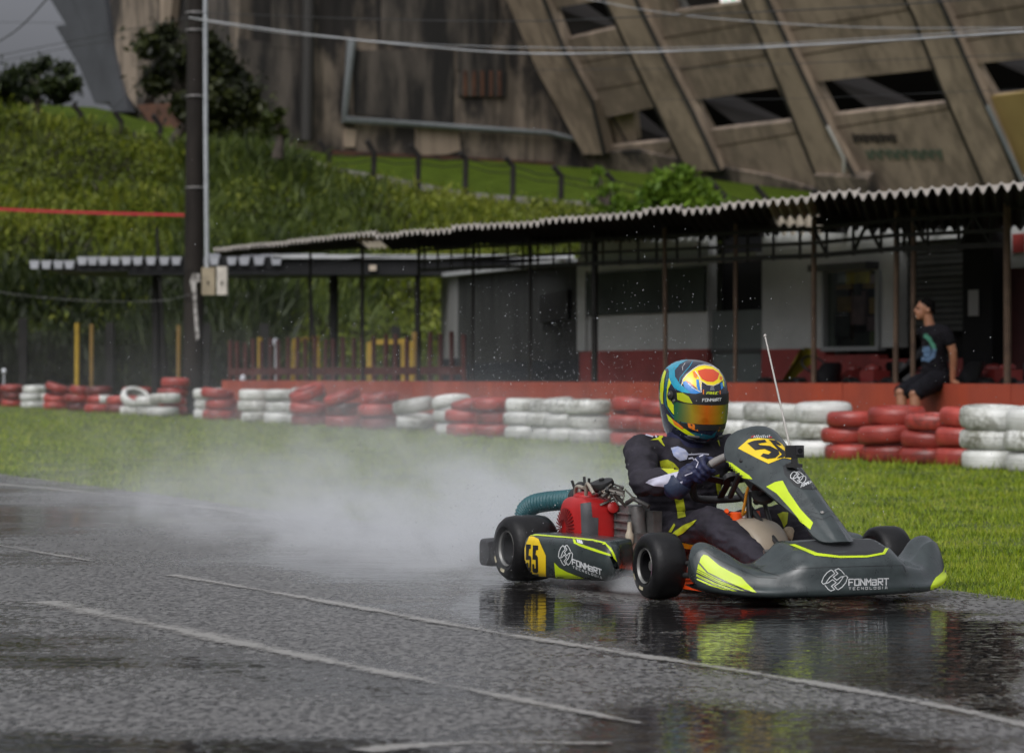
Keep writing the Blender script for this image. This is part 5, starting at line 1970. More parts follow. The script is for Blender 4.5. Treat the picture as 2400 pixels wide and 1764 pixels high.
# pedals
for sg in (-1, 1):
    k = MB()
    k.tube([(1.27, sg * .15, .07), (1.30, sg * .15, .19)], .008, 8); k.tube([(1.30, sg * .19, .19), (1.30, sg * .10, .19)], .009, 8)
    k.make('pedal', STL, kart, 60)
# bumper bar between fairing and front wheel
k = MB(); k.tube([(.93, -.47, .085), (1.2, -.47, .10), (1.36, -.42, .11)], .012, 8); k.tube([(.98, -.46, .13), (1.25, -.46, .15), (1.38, -.4, .15)], .010, 8)
k.make('fairing_bar', EBL, kart, 60)

# ---- engine on the right of the seat
eng = bpy.data.objects.new('engine', None)
COL.objects.link(eng); eng.parent = kart
k = MB()      # crankcase
k.box((.06, -.32, .09), (.30, -.22, .30)); k.box((.10, -.30, .06), (.40, -.22, .12))
k.make('crankcase', ALU, eng)
k = MB(); k.box((.30, -.31, .12), (.41, -.21, .33))
k.make('cylinder', ALU, eng)
for i in range(6):
    k = MB(); k.box((.296, -.322, .135 + i * .032), (.42, -.205, .142 + i * .032)); k.make('cooling_fin', ALU, eng)
# red shroud: a rounded box, its recoil side facing right
cc = V((.185, -.385, .245)); hx, hy, hz = .128, .080, .118
sec = []
for i in range(25):
    th = PI * i / 24
    row = []
    for j in range(48):
        a = 2 * PI * j / 48
        f = lambda u, e: math.copysign(abs(u) ** e, u)
        sx, cxx = f(math.sin(th), .38), f(math.cos(th), .38)
        p = V((hx * f(math.cos(a), .42) * sx, hy * cxx, hz * f(math.sin(a), .42) * sx))
        if p.y < 0: p.y *= 1 + .12 * (1 - (p.x / hx) ** 2) * (1 - (p.z / hz) ** 2)
        p.x -= .014 * max(0, p.z / hz) ** 2 * (1 if p.x > 0 else -1)
        row.append(cc + p)
    sec.append(row)
mb_red = MB(); mb_red.grid(sec, cv=True)
redo = mb_red.make('engine_cover', ERED, eng, 50)
k = MB(); k.ell((.17, -.38, .362), (.07, .055, .022), 14, 8)
k.make('cover_cap', ERED, eng, 40)
k = MB(); k.lathe([(.024, 0), (.024, .02), (.016, .024), (0, .024)], (.312, -.335, .318), (1, -.2, .2), 14)
k.make('cover_boss', ERED, eng, 40)
k = MB()
for i in range(30):
    a = 2 * PI * i / 30
    r0, r1 = .032, .082
    p = cc + V((-.03, -.088, -.012))
    k.beam(p + V((r0 * math.cos(a), -.012, r0 * math.sin(a))), p + V((r1 * math.cos(a), -.002, r1 * math.sin(a))), .004, .004, (0, 1, 0))
k.make('recoil_grille', mat('recoil_dark', (.16, .012, .012), .5), eng)
# black tape on the cover
skE = Skin([mb_red], KM_)
k = MB()
skE.poly(k, [(1361, 1180), (1385, 1177), (1388, 1212), (1402, 1213), (1401, 1258), (1364, 1256)], off=.0025)
k.make('tape_patch', mat('grey_tape', (.06, .062, .066), .6, var=.2, vs=20), eng)
# intake hose bent down at the end
k = MB()
path = cr([(.045, -.37, .345), (-.02, -.40, .338), (-.09, -.44, .330), (-.15, -.475, .315), (-.185, -.495, .285), (-.195, -.50, .24)], 8)
rs = [.0415 + .0032 * math.cos(i * 2.1) for i in range(len(path))]
fine = cr(path, 3)
rs = [.041 + .0030 * math.cos(2 * PI * i / 5.0) for i in range(len(fine))]
k.tube(fine, rs, 18)
k.make('intake_hose', TEAL, eng, 70)
k = MB()
k.lathe([(.048, 0), (.048, .03), (.03, .04)], (.04, -.365, .345), (1, .2, 0), 16)
k.lathe([(.036, -.02), (.04, 0), (.036, .02), (0, .025)], (.09, -.35, .35), (0, -.4, 1), 14)
k.ell((.075, -.36, .39), (.028, .03, .03), 10, 8)
k.make('throttle_body', EBL, eng, 50)
# top clutter: carburettor linkage, tubes, cap
er = random.Random(3)
k = MB()
for i in range(16):
    x = .10 + .022 * i
    z0 = .375 + .02 * math.sin(i * 1.3)
    k.tube([(x, -.36 + er.uniform(-.06, .06), z0 - .03), (x + er.uniform(-.03, .03), -.36 + er.uniform(-.07, .07), z0 + er.uniform(.0, .035)), (x + er.uniform(.0, .06), -.34 + er.uniform(-.06, .06), z0 + er.uniform(-.03, .03))], er.uniform(.004, .009), 6)
k.make('linkage', mat('dirty_steel', (.13, .12, .105), .5, .5, var=.4, vs=20), eng, 60)
k = MB()
for a, b2, c_ in (((.10, -.40, .34), (.15, -.42, .40), (.22, -.42, .40)), ((.22, -.40, .405), (.29, -.38, .40), (.34, -.36, .36)), ((.24, -.42, .37), (.27, -.43, .42), (.33, -.43, .38))):
    k.tube(cr([a, b2, c_], 5), .0075, 8)
k.make('breather_tube', mat('pale_tube', (.30, .27, .22), .5), eng, 60)
k = MB()
k.lathe([(.046, -.012), (.05, 0), (.046, .014), (.02, .018), (0, .018)], (.275, -.36, .415), (.1, -.3, 1), 20)
k.lathe([(.012, .018), (.012, .026), (0, .028)], (.275, -.36, .415), (.1, -.3, 1), 10)
k.make('fuel_pump', EBL, eng, 50)
for i in range(5):
    k = MB(); k.ell((.14 + .05 * i, -.37, .395 + .012 * (i % 2)), (.014, .014, .016), 8, 6); k.make('bolt_head', EBL, eng, 50)
for a_, b_ in (((.08, -.38, .36), (.07, -.40, .425)), ((.19, -.4, .40), (.185, -.40, .445)), ((.225, -.4, .40), (.23, -.40, .44))):
    k = MB(); k.tube([a_, b_], .006, 6); k.make('stud', EBL, eng, 50)
k = MB()
k.lathe([(.030, 0), (.030, .10), (.022, .12), (0, .12)], (.425, -.265, .21), (0, -.1, 1), 14)
k.box((.41, -.30, .12), (.47, -.23, .22)); k.box((.43, -.24, .20), (.50, -.20, .31))
k.tube([(.36, -.29, .34), (.42, -.29, .36), (.48, -.25, .33)], .010, 8)
k.make('cylinder_head', mat('grey_alloy_dirty', (.17, .165, .16), .55, .4, col2=(.09, .085, .08), vs=18), eng, 40)
k = MB()
k.lathe([(.012, 0), (.018, .01), (.018, .05), (.012, .06), (.008, .10), (0, .10)], (.43, -.315, .165), (.1, -.05, 1), 12)
k.make('spark_plug', mat('cream_plastic', (.42, .37, .28), .45), eng, 50)
k = MB()
k.tube(cr([(.45, -.28, .18), (.47, -.33, .14), (.46, -.35, .10), (.38, -.36, .085)], 5), .013, 8)
k.make('exhaust_pipe', mat('rust_pipe', (.10, .06, .045), .6, .4), eng, 60)

# ---- graphics pressed on the bodywork
def z7(x, y): return (1100 + x / 4.887, 1100 + y / 4.887)
def z2(x, y): return (1600 + x / 3.177, 920 + y / 3.177)
def many(sk, polys, name, m, parent, fn, off=.0016, step=5):
    for p in polys:                      # every sticker is a part of its own
        k = MB()
        sk.poly(k, [fn(*q) for q in p], off=off, step=step)
        for isl in islands(k):
            if len(isl.f) > 3: isl.make(name, m, parent, 60)
skP = Skin([mb_pod], KM_)
many(skP, [[(690, 765), (735, 768), (795, 795), (880, 985), (880, 1225), (860, 1236), (640, 1192), (638, 900), (655, 840)]], 'number_plate', YELP, pod, z7, .0018)
k = MB()
for p in ([(655, 855), (712, 858), (710, 905), (690, 908), (684, 985), (706, 985), (716, 1010), (714, 1150), (700, 1172), (664, 1160), (662, 1060), (682, 1062), (684, 1118), (694, 1118), (696, 1030), (655, 1030)],
          [(734, 866), (795, 868), (794, 918), (770, 920), (764, 975), (778, 978), (792, 1000), (794, 1160), (780, 1182), (738, 1172), (728, 1150), (728, 1078), (750, 1078), (752, 1130), (766, 1130), (766, 1030), (730, 1028)]):
    k = MB(); skP.poly(k, [z7(*q) for q in p], off=.0030, step=3)
    k.make('digit', BLK, pod)
many(skP, [[(975, 1062), (1030, 1120), (1120, 1170), (1290, 1235), (1500, 1298), (1200, 1296), (1040, 1270), (990, 1258)],
           [(690, 740), (780, 742), (1180, 775), (1420, 800), (1560, 835), (1620, 890), (1660, 960), (1690, 1058), (1650, 1010), (1615, 930), (1570, 868), (1420, 822), (1180, 790), (760, 757), (700, 760)],
           [(1185, 795), (1215, 800), (1225, 835), (1310, 862), (1480, 920), (1620, 968), (1620, 992), (1480, 950), (1300, 890), (1200, 845)]], 'lime_graphic', LIME, pod, z7)
many(skP, [[(1310, 808), (1420, 818), (1560, 850), (1610, 930), (1612, 955), (1480, 905), (1320, 852)]], 'black_graphic', BLK, pod, z7)
k = MB()
for i in range(3):
    skP.poly(k, [z7(*q) for q in [(1228 + 22 * i, 800 + 4 * i), (1246 + 22 * i, 803 + 4 * i), (1262 + 22 * i, 842 + 6 * i), (1240 + 22 * i, 836 + 6 * i)]], off=.0019, step=3)
k.make('stripe', WHT, pod); k = MB()
emblem(skP, k, z7(1106, 980), (84 / 4.887, 14 / 4.887), (-6 / 4.887, -122 / 4.887), 1.7)
k.make('emblem', WHT, pod); k = MB()
skP.text(k, 'FONMaRT', z7(1185, 1082), (36 / 4.887, 13 / 4.887), (0, -58 / 4.887), 2.4, .36)
k.make('lettering', WHT, pod); k = MB()
skP.text(k, 'TECNOLOGIA', z7(1190, 1124), (17 / 4.887, 6.3 / 4.887), (0, -22 / 4.887), 1.0, 1.1)
k.make('lettering', WHT, pod)
# front fairing graphics
skF = Skin([mb_fair], KM_)
many(skF, [[(1000, 1100), (1250, 1090), (1420, 1095), (1530, 1120), (1535, 1135), (1495, 1190), (1370, 1214), (1170, 1218), (1000, 1198), (830, 1135), (870, 1112)]], 'top_panel', DGR, fair, z2, .0012)
many(skF, [[(795, 1132), (835, 1128), (1005, 1194), (1170, 1214), (1370, 1212), (1488, 1190), (1525, 1133), (1548, 1133), (1505, 1202), (1375, 1226), (1170, 1230), (985, 1212)],
           [(155, 1205), (185, 1212), (270, 1285), (370, 1340), (440, 1375), (480, 1420), (550, 1486), (500, 1478), (330, 1405), (190, 1335), (125, 1262), (135, 1230)],
           [(118, 1272), (180, 1340), (330, 1420), (470, 1478), (440, 1476), (300, 1432), (105, 1335)],
           [(105, 1350), (250, 1420), (420, 1478), (370, 1474), (230, 1426), (104, 1364)],
           [(106, 1382), (220, 1432), (340, 1468), (300, 1464), (200, 1434), (108, 1392)],
           [(1958, 1255), (1978, 1272), (1985, 1330), (1975, 1390), (1940, 1440), (1840, 1482), (1845, 1440), (1880, 1380), (1935, 1330)]], 'lime_graphic', LIME, fair, z2, .0016, 4)
many(skF, [[(1965, 1262), (1978, 1290), (1980, 1340), (1960, 1400), (1960, 1350)]], 'lime_edge', mat('lime_bright', (.62, .78, .03), .3), fair, z2, .0022, 4)
k = MB()
for yy in (0, 22, 44, 66):
    skF.stroke(k, [z2(110, 1312 + yy * .7), z2(260, 1392 + yy * .62), z2(420, 1452 + yy * .4), z2(535, 1488 + yy * .05)], 1.3 - yy * .008, off=.0024)
k.make('pinstripe', BLK, fair)
k = MB()
emblem(skF, k, z2(1130, 1392), (98 / 3.177, -2 / 3.177), (2 / 3.177, -84 / 3.177), 1.9)
k.make('emblem', WHT, fair); k = MB()
skF.text(k, 'FONMaRT', z2(1236, 1434), (32 / 3.177, -.6 / 3.177), (0, -46 / 3.177), 2.6, .36)
k.make('lettering', mat('grey_white_print', (.55, .56, .56), .4), fair); k = MB()
skF.text(k, 'TECNOLOGIA', z2(1236, 1466), (15.5 / 3.177, -.4 / 3.177), (0, -16 / 3.177), 1.0, 1.0)
k.make('lettering', mat('grey_white_print', (.55, .56, .56), .4), fair)
# creases of the fairing, their shade put in as dark strokes
def crease(sk, pts, w_, par):
    k = MB(); sk.stroke(k, pts, w_, off=.0008)
    if k.f: k.make('crease_shade', BODYD, par)
crease(skF, [z2(160, 1170), z2(240, 1225), z2(340, 1275), z2(440, 1322), z2(560, 1372), z2(700, 1380)], .9, fair)
crease(skF, [z2(520, 1292), z2(600, 1330), z2(720, 1362)], .9, fair)
crease(skF, [z2(820, 1312), z2(1010, 1302), z2(1300, 1292), z2(1640, 1284), z2(1660, 1330)], .9, fair)
# the rounded tip pad at the far end
# nassau graphics
skN = Skin([mb_np], KM_)
many(skN, [[(413, 415), (490, 348), (560, 338), (680, 350), (740, 385), (770, 430), (860, 490), (900, 520), (760, 488), (745, 488), (640, 530), (560, 492)]], 'number_plate', YELP, nas, z2, .0016, 4)
k = MB()
for p in ([(482, 378), (530, 360), (610, 352), (625, 372), (560, 382), (575, 392), (650, 400), (712, 432), (720, 460), (690, 488), (632, 496), (580, 474), (600, 455), (640, 462), (660, 445), (610, 422), (540, 430)],
          [(640, 352), (690, 358), (735, 392), (715, 396), (690, 385), (720, 410), (762, 440), (770, 470), (745, 486), (700, 492), (720, 476), (738, 462), (700, 420)]):
    k = MB(); skN.poly(k, [z2(*q) for q in p], off=.0030, step=3)
    k.make('digit', BLK, nas)
many(skN, [[(325, 508), (370, 525), (430, 570), (500, 618), (522, 645), (440, 635), (360, 610), (332, 570)],
           [(622, 700), (690, 665), (745, 655), (790, 740), (880, 870), (972, 968), (950, 1020), (880, 960), (800, 860), (700, 750)],
           [(1060, 705), (1085, 740), (1130, 850), (1180, 940), (1205, 985), (1190, 975), (1120, 850)]], 'lime_graphic', LIME, nas, z2)
many(skN, [[(745, 545), (800, 520), (900, 530), (980, 600), (1040, 700), (1050, 740), (1000, 720), (900, 720), (830, 690), (760, 610)]], 'black_panel', DGR, nas, z2, .0012)
k = MB()
emblem(skN, k, z2(860, 632), (60 / 3.177, 8 / 3.177), (-14 / 3.177, -46 / 3.177), 1.5)
k.make('emblem', WHT, nas); k = MB()
skN.text(k, 'FONMaRT', z2(880, 706), (10 / 3.177, -4.6 / 3.177), (6 / 3.177, -22 / 3.177), 1.2, .4)
k.make('lettering', WHT, nas); k = MB()
for x in range(530, 650, 14):
    skN.stroke(k, [z2(x, 336), z2(x + 5, 318 + (x % 3) * 3)], 1.5, off=.002)
k.make('lettering', WHT, nas)
k = MB()
skN.stroke(k, [z2(512, 332), z2(535, 322)], 2, off=.002); k.make('red_print', mat('red_print', (.5, .02, .03), .4), nas); k = MB(); skN.stroke(k, [z2(640, 330), z2(660, 334)], 2, off=.002)
k.make('red_print', mat('red_print', (.5, .02, .03), .4), nas)
for (x, y) in ((437, 507), (1040, 893)):
    q = skN.hit(*z2(x, y), 0)[0]
    if q:
        k = MB(); k.lathe([(.008, 0), (.008, .006), (.004, .007), (0, .004)], q - V((.002, 0, .002)), (.5, -.2, .8), 12)
        k.make('screw', STL if x > 800 else BODYD, nas, 40)
for t in (0, 1):
    crease(skN, [z2(955 + 10 * t, 885 + 35 * t), z2(1030 + 10 * t, 905 + 38 * t), z2(1090 + 14 * t, 880 + 36 * t), z2(1150 + 8 * t, 925 + 30 * t)], .8, nas)

# ---- whip antenna behind the number panel
k = MB()
def kp(px, py, y):
    """point of the kart's upright plane y seen at a photo pixel"""
    d = V(((px - CX) / F, 1.0, -(py - CY) / F))
    n = (KM_.to_3x3() @ V((0, 1, 0))).normalized()
    p0 = KM_ @ V((0, y, 0))
    t = (p0 - CAM).dot(n) / d.dot(n)
    return KM_.inverted() @ (CAM + d * t)
pa, pb = kp(1855, 1062, .06), kp(1793, 787, .06)
k.tube([pa, lerp(pa, pb, .5) + V((0, 0, 0)), pb], [.0050, .0042, .0034], 8)
k.ell(pb, (.0065, .0065, .008), 8, 6)
k.make('antenna', mat('antenna_white', (.42, .40, .37), .5), kart, 60)

# ---- small action camera on the panel
gp = kp(1862, 1059, 0.0)
gx = (KM_.inverted().to_3x3() @ V((1, 0, 0))).normalized()
act = thing('action_camera', KM_ @ gp, 'small black action camera clamped on top of the number panel', 'camera')
W_ = KM_ @ gp
def cw(dx, dy, dz): return W_ + V((dx, dy, dz))
k = MB(); k.box(cw(-.036, -.014, -.022), cw(.036, .018, .026)); k.make('body', mat('camera_black', (.012, .012, .013), .4), act)
k = MB(); k.box(cw(.006, -.024, -.010), cw(.033, -.014, .022)); k.make('lens_block', mat('camera_grey', (.03, .03, .032), .3), act)
k = MB(); k.lathe([(.010, 0), (.010, .003), (0, .003)], cw(.0195, -.024, .006), (0, -1, 0), 16); k.make('lens', mat('lens_glass', (.006, .006, .01), .05), act, 40)
k = MB(); k.box(cw(-.012, -.012, -.046), cw(.012, .012, -.022)); k.box(cw(-.03, -.016, -.060), cw(.03, .02, -.046)); k.make('clamp', EBL, act)
# ------------------------------------------------------------------ the driver
SUIT = mat('race_suit', (0.022, 0.0195, 0.027), .75, var=.45, vs=12, bump=.004, bs=38, detail=10, spec=.3)
NAVY = mat('navy_fabric', (0.010, 0.012, 0.05), .7, var=.3, vs=20, bump=.001, bs=200)
GLOVE = mat('navy_glove', (0.012, 0.016, 0.055), .6, var=.4, vs=40, bump=.001, bs=150)
LIMEF = mat('lime_fabric', (0.40, 0.44, 0.012), .6, var=.25, vs=14)
WHF = mat('pale_fabric', (0.46, 0.46, 0.56), .6, var=.2, vs=14)
drv = thing('person', KO, 'kart driver in black and lime race suit and colourful helmet gripping the wheel', 'person', None, rz=-(PI / 2 - TH))
m = MB()
tor = [((.245, 0, .12), (.10, .16)), ((.25, 0, .19), (.125, .175)), ((.265, 0, .28), (.115, .165)), ((.29, 0, .38), (.120, .178)), ((.315, 0, .47), (.122, .20)),
       ((.335, 0, .535), (.105, .195)), ((.345, 0, .58), (.075, .13)), ((.352, 0, .615), (.06, .075))]
cs = cr([p for p, r in tor], 3); rs = cr([r for p, r in tor], 3)
# torso rings kept level so that it stays wide across and shallow front to back
secs = []
for c, r in zip(cs, rs):
    secs.append([(c[0] + r[0] * math.copysign(abs(math.cos(a)) ** .85, math.cos(a)), c[1] + r[1] * math.copysign(abs(math.sin(a)) ** .85, math.sin(a)), c[2]) for a in np.linspace(0, 2 * PI, 24, endpoint=False)])
m.grid(secs, cv=True, capu=True)
for sg in (-1, 1):
    sh, el, wr = V((.345, sg * .215, .548)), V((.555, sg * .318, .432)), V((.700, sg * .215, .446))
    limb(m, [V((.335, sg * .12, .545)), sh], [.075, .075])
    limb(m, [sh, lerp(sh, el, .35), lerp(sh, el, .75), el], [.075, .067, .058, .052])
    limb(m, [el, lerp(el, wr, .4), lerp(el, wr, .8), wr], [.056, .056, .046, .041])
    m.ell(el, .058, 12, 8)
    hip, kn, an = V((.27, sg * .095, .165)), V((.80, sg * (.135 if sg < 0 else .20), .272)), V((1.235, sg * .15, .135))
    limb(m, [hip, lerp(hip, kn, .3), lerp(hip, kn, .7), kn], [.105, .098, .080, .070])
    m.ell(kn, .072, 12, 8)
    limb(m, [kn, lerp(kn, an, .3), lerp(kn, an, .65), an], [.066, .066, .054, .044])
    m.ell(lerp(hip, V((.25, 0, .15)), .3), .11, 12, 8)
suit = fuse('suit', m, SUIT, drv, .0080, 7, .5, .0085, 13.0)
mb_suit = mb_of(suit)
# balaclava neck and shoes
m = MB(); limb(m, [(.345, .0, .58), (.352, .006, .64), (.358, .012, .70)], [.088, .083, .09], 18)
fuse('balaclava', m, NAVY, drv, .009, 6, .5, .004, 16)
for sg in (-1, 1):
    m = MB()
    limb(m, [(1.225, sg * .15, .125), (1.26, sg * .15, .13), (1.31, sg * .15, .165)], [.045, .045, .034], 14)
    limb(m, [(1.225, sg * .15, .10), (1.20, sg * .15, .085)], [.04, .034], 12)
    fuse('shoe', m, mat('suede_shoe', (.05, .05, .055), .8), drv, .007, 5)
# gloves: palm, four fingers round the rim and a thumb
for sg in (-1, 1):
    a0 = PI * .89 if sg < 0 else PI * .11
    C = swp(a0)
    t = (swp(a0 + .05) - swp(a0 - .05)).normalized()
    if t.z < 0: t = -t
    ro = (C - SWC).normalized()
    nw = ro.cross(t).normalized()
    if nw.x > 0: nw = -nw                    # towards the driver
    wr = V((.700, sg * .215, .446))
    m = MB()
    pc = C + ro * .022 + nw * .026
    limb(m, [wr - (pc - wr) * .55, wr, lerp(wr, pc, .55)], [.047, .044, .036], 16)
    limb(m, [lerp(wr, pc, .5) + t * .012, pc + t * .030], [.026, .020]); limb(m, [lerp(wr, pc, .5) - t * .012, pc - t * .032], [.026, .019])
    limb(m, [pc + t * .034, pc - t * .036], [.024, .022])
    for i in range(4):
        off = (1.5 - i) * .0235
        R_ = .0285 + (.002, .004, .003, 0)[i]
        rr = (.0118, .0122, .0118, .0105)[i]
        ph = [150, 95, 40, -15, -60, -95 + 8 * i]
        pts = [C + t * (off * (1 + .04 * j)) + ro * (R_ * math.sin(math.radians(p))) + nw * (R_ * 1.05 * math.cos(math.radians(p)) * (1 if j else 1)) for j, p in enumerate(ph[::-1])]
        # knuckle on the back of the hand, wrapping over the outside to the far side and curling in
        ph2 = [20, 60, 100, 145, 190, 225 - 8 * i]
        pts = [C + t * off + ro * (R_ * math.sin(math.radians(p))) + nw * (R_ * math.cos(math.radians(p))) for p in ph2]
        limb(m, pts, [rr * 1.12, rr * 1.12, rr * 1.05, rr, rr * .95, rr * .85], 10)
    th = [pc + t * .022 - ro * .004, C + t * .046 - ro * .008 + nw * .028, C + t * .062 - ro * .022 + nw * .012]
    limb(m, th, [.0155, .0135, .011], 10)
    gl_o = fuse('glove', m, GLOVE, drv, .0042, 4, .45, .0018, 40)
    if sg < 0: mb_glove = mb_of(gl_o)
    m = MB()
    d = (wr - lerp(wr, pc, 1)).normalized()
    m.lathe([(.050, 0), (.054, .01), (.054, .055), (.048, .064)], wr + d * .004, d, 20)
    m.make('cuff', mat('glove_cuff', (.018, .03, .065), .6, bump=.002, bs=90), gl_o, 50)

# helmet
HC = V((.345, .032, .765))
pit = math.radians(9)
HF, HL, HU = V((math.cos(pit), 0, -math.sin(pit))), V((0, 1, 0)), V((math.sin(pit), 0, math.cos(pit)))
HR = [(-.172, .075, .010, .050), (-.170, .105, .04, .078), (-.150, .150, .070, .102), (-.115, .172, .096, .118), (-.06, .178, .130, .128), (0, .168, .154, .1335), (.05, .156, .164, .134),
      (.095, .136, .158, .126), (.130, .106, .135, .106), (.155, .070, .098, .074), (.168, .034, .050, .036), (.171, .003, .004, .003)]
def ring(r, n=44, sc_=1.0, a0=0, a1=2 * PI, closed=True):
    c, f, b, wd = r
    out = []
    for a in np.linspace(a0, a1, n, endpoint=not closed):
        ca, sa_ = math.cos(a), math.sin(a)
        e = .88
        x = (f if ca > 0 else b) * math.copysign(abs(ca) ** e, ca) * sc_
        y = wd * math.copysign(abs(sa_) ** e, sa_) * sc_
        out.append(tuple(HC + HF * x + HL * y + HU * c))
    return out
HRf = cr(HR, 4)
HRf = np.maximum(HRf, [-9, .001, .001, .001])
mb_h = MB(); mb_h.grid([ring(r) for r in HRf], cv=True, capu=True)
H_BASE = mat('helmet_navy', (0.012, 0.016, 0.034), .16, coat=.8)
helm = mb_h.make('helmet', H_BASE, drv, 60)
def vis_shell(c0, c1, ang, sc_, n=9):
    rr = []
    for c in np.linspace(c0, c1, n):
        r = [c] + [float(np.interp(c, [q[0] for q in HRf], [q[i] for q in HRf])) for i in (1, 2, 3)]
        rr.append(ring(r, 40, sc_, -ang, ang, False))
    A = np.array(rr)
    k = MB(); k.grid(A)
    B = np.array([[tuple(HC + (V(p) - HC) * .975) for p in row] for row in A])
    edge = np.concatenate([A[0], A[1:, -1], A[-1, ::-1][1:], A[::-1, 0][1:-1]]); ed2 = np.concatenate([B[0], B[1:, -1], B[-1, ::-1][1:], B[::-1, 0][1:-1]])
    k.grid(np.stack([edge, ed2], 1), cu=True)
    return k
# mirrored visor: iridescent sheen put into the coating colour, orange middle, green-teal sides
VM = bpy.data.materials.new('visor_mirror'); VM.use_nodes = True
nt = VM.node_tree; b = nt.nodes['Principled BSDF']
tcn = nd(nt, 'ShaderNodeTexCoord'); sp = nd(nt, 'ShaderNodeSeparateXYZ'); nt.links.new(tcn.outputs['Object'], sp.inputs[0])
mr = nd(nt, 'ShaderNodeMapRange'); mr.inputs['From Min'].default_value = -.135; mr.inputs['From Max'].default_value = .145
nt.links.new(sp.outputs['Y'], mr.inputs['Value'])
rp = nd(nt, 'ShaderNodeValToRGB'); els = rp.color_ramp.elements
for _ in range(4): els.new(.5)
for e, (p, c) in zip(els, ((.02, (.01, .10, .14)), (.16, (.05, .22, .10)), (.30, (.40, .30, .02)), (.50, (.75, .17, .012)), (.78, (.42, .33, .02)), (.97, (.02, .18, .13)))):
    e.position = p; e.color = c4(c)
nt.links.new(mr.outputs[0], rp.inputs[0]); nt.links.new(rp.outputs[0], b.inputs['Base Color'])
b.inputs['Metallic'].default_value = .55; b.inputs['Roughness'].default_value = .13
mb_v = vis_shell(-.072, .012, 1.22, 1.018)
vis = mb_v.make('visor', VM, helm, 60)
mb_s = vis_shell(.008, .052, 1.3, 1.022, 6)
strip = mb_s.make('visor_strip', BLK, helm, 60)
k = vis_shell(-.098, -.075, 1.05, 1.012, 4); k.make('visor_gasket', EBL, helm, 60)
k = MB(); k.lathe([(.020, -.004), (.020, .006), (.014, .010), (0, .010)], HC + HF * .045 - HL * .131 + HU * .030, (0.1, -1, 0), 20); k.make('visor_pivot', EBL, helm, 40)
k = MB(); k.lathe([(.008, .008), (.007, .013), (0, .013)], HC + HF * .045 - HL * .131 + HU * .036, (0.1, -1, 0), 14)
k.lathe([(.006, .002), (.005, .008), (0, .008)], HC + HF * .075 - HL * .128 + HU * .012, (0.25, -1, 0), 12); k.make('screw', STL, helm, 40)
# chin vents standing proud
k = MB()
for sg in (-1, 1):
    r = [-.13] + [float(np.interp(-.13, [q[0] for q in HRf], [q[i] for q in HRf])) for i in (1, 2, 3)]
    q = [V(x) for x in ring(r, 9, 1.0, .35 * sg, .75 * sg, False)]
    k.tube(q, .008, 6)
k.make('chin_vent', EBL, helm, 60)
def z4(x, y): return (1500 + x / 6.883, 820 + y / 6.883)
skH = Skin([mb_h], KM_)
HL_ = mat('helmet_lime', (0.62, 0.72, 0.008), .2, coat=.6)
HY_ = mat('helmet_yellow', (0.88, 0.70, 0.008), .2, coat=.6)
HT_ = mat('helmet_teal', (0.008, 0.30, 0.45), .2, coat=.7, var=.25, vs=12)
HTD = mat('helmet_petrol', (0.008, 0.10, 0.14), .2, coat=.7)
HB_ = mat('helmet_blue', (0.01, 0.22, 0.62), .2, coat=.7)
HO_ = mat('helmet_orange', (0.78, 0.20, 0.012), .2, coat=.6)
HRd = mat('helmet_orange_red', (0.66, 0.075, 0.02), .2, coat=.6)
HW_ = mat('helmet_white', (.75, .72, .7), .25)
many(skH, [[(420, 300), (440, 220), (560, 170), (780, 158), (640, 235), (562, 330), (568, 430), (640, 540), (760, 640), (862, 690), (862, 745), (700, 690), (560, 620), (490, 520), (465, 440), (470, 340), (450, 300)],
           [(640, 1018), (720, 1062), (760, 1118), (765, 1225), (700, 1215), (640, 1120)],
           [(1060, 1420), (1150, 1400), (1200, 1370), (1180, 1410), (1080, 1432)]], 'teal_paint', HT_, helm, z4, .0008, 2.5)
many(skH, [[(390, 600), (430, 400), (470, 330), (455, 440), (470, 530), (430, 620), (430, 880), (500, 1010), (640, 1165), (705, 1230), (640, 1200), (520, 1070), (400, 880)],
           [(800, 1320), (960, 1345), (1150, 1378), (1240, 1300), (1200, 1400), (1080, 1440), (950, 1420)]], 'petrol_paint', HTD, helm, z4, .0009, 2.5)
many(skH, [[(400, 320), (425, 350), (395, 470), (385, 600), (372, 740), (378, 870), (350, 865), (322, 770), (330, 560), (365, 400)],
           [(470, 450), (505, 530), (455, 640), (478, 790), (540, 880), (632, 1010), (640, 1165), (600, 1090), (520, 1010), (450, 900), (432, 780), (440, 600)],
           [(432, 1028), (520, 1110), (640, 1210), (800, 1320), (960, 1425), (900, 1422), (740, 1352), (560, 1230), (465, 1140)],
           [(1330, 480), (1355, 520), (1355, 600), (1330, 570)]], 'lime_paint', HL_, helm, z4, .0012, 2.5)
many(skH, [[(672, 560), (700, 470), (760, 400), (850, 325), (940, 268), (1040, 248), (1170, 272), (1270, 335), (1330, 430), (1345, 480), (1270, 535), (1180, 572), (1080, 562), (1000, 515), (975, 680), (900, 610), (820, 560), (740, 505)]], 'yellow_paint', HY_, helm, z4, .0013, 2.5)
def trim(sk, pts, w_, o_, m_, par, nm):
    k = MB(); sk.stroke(k, pts, w_, off=o_, step=2)
    if k.f: k.make(nm, m_, par)
k = MB()
trim(skH, [z4(*p) for p in [(668, 575), (700, 465), (760, 392), (850, 316), (940, 258), (1040, 238), (1170, 262), (1275, 328)]], 1.3, .0015, HW_, helm, 'white_trim')
trim(skH, [z4(*p) for p in [(890, 350), (955, 440), (985, 560), (985, 680)]], 1.8, .0026, HW_, helm, 'white_trim')
trim(skH, [z4(*p) for p in [(985, 505), (1080, 565), (1180, 578), (1270, 540)]], 1.0, .0026, HW_, helm, 'white_trim')
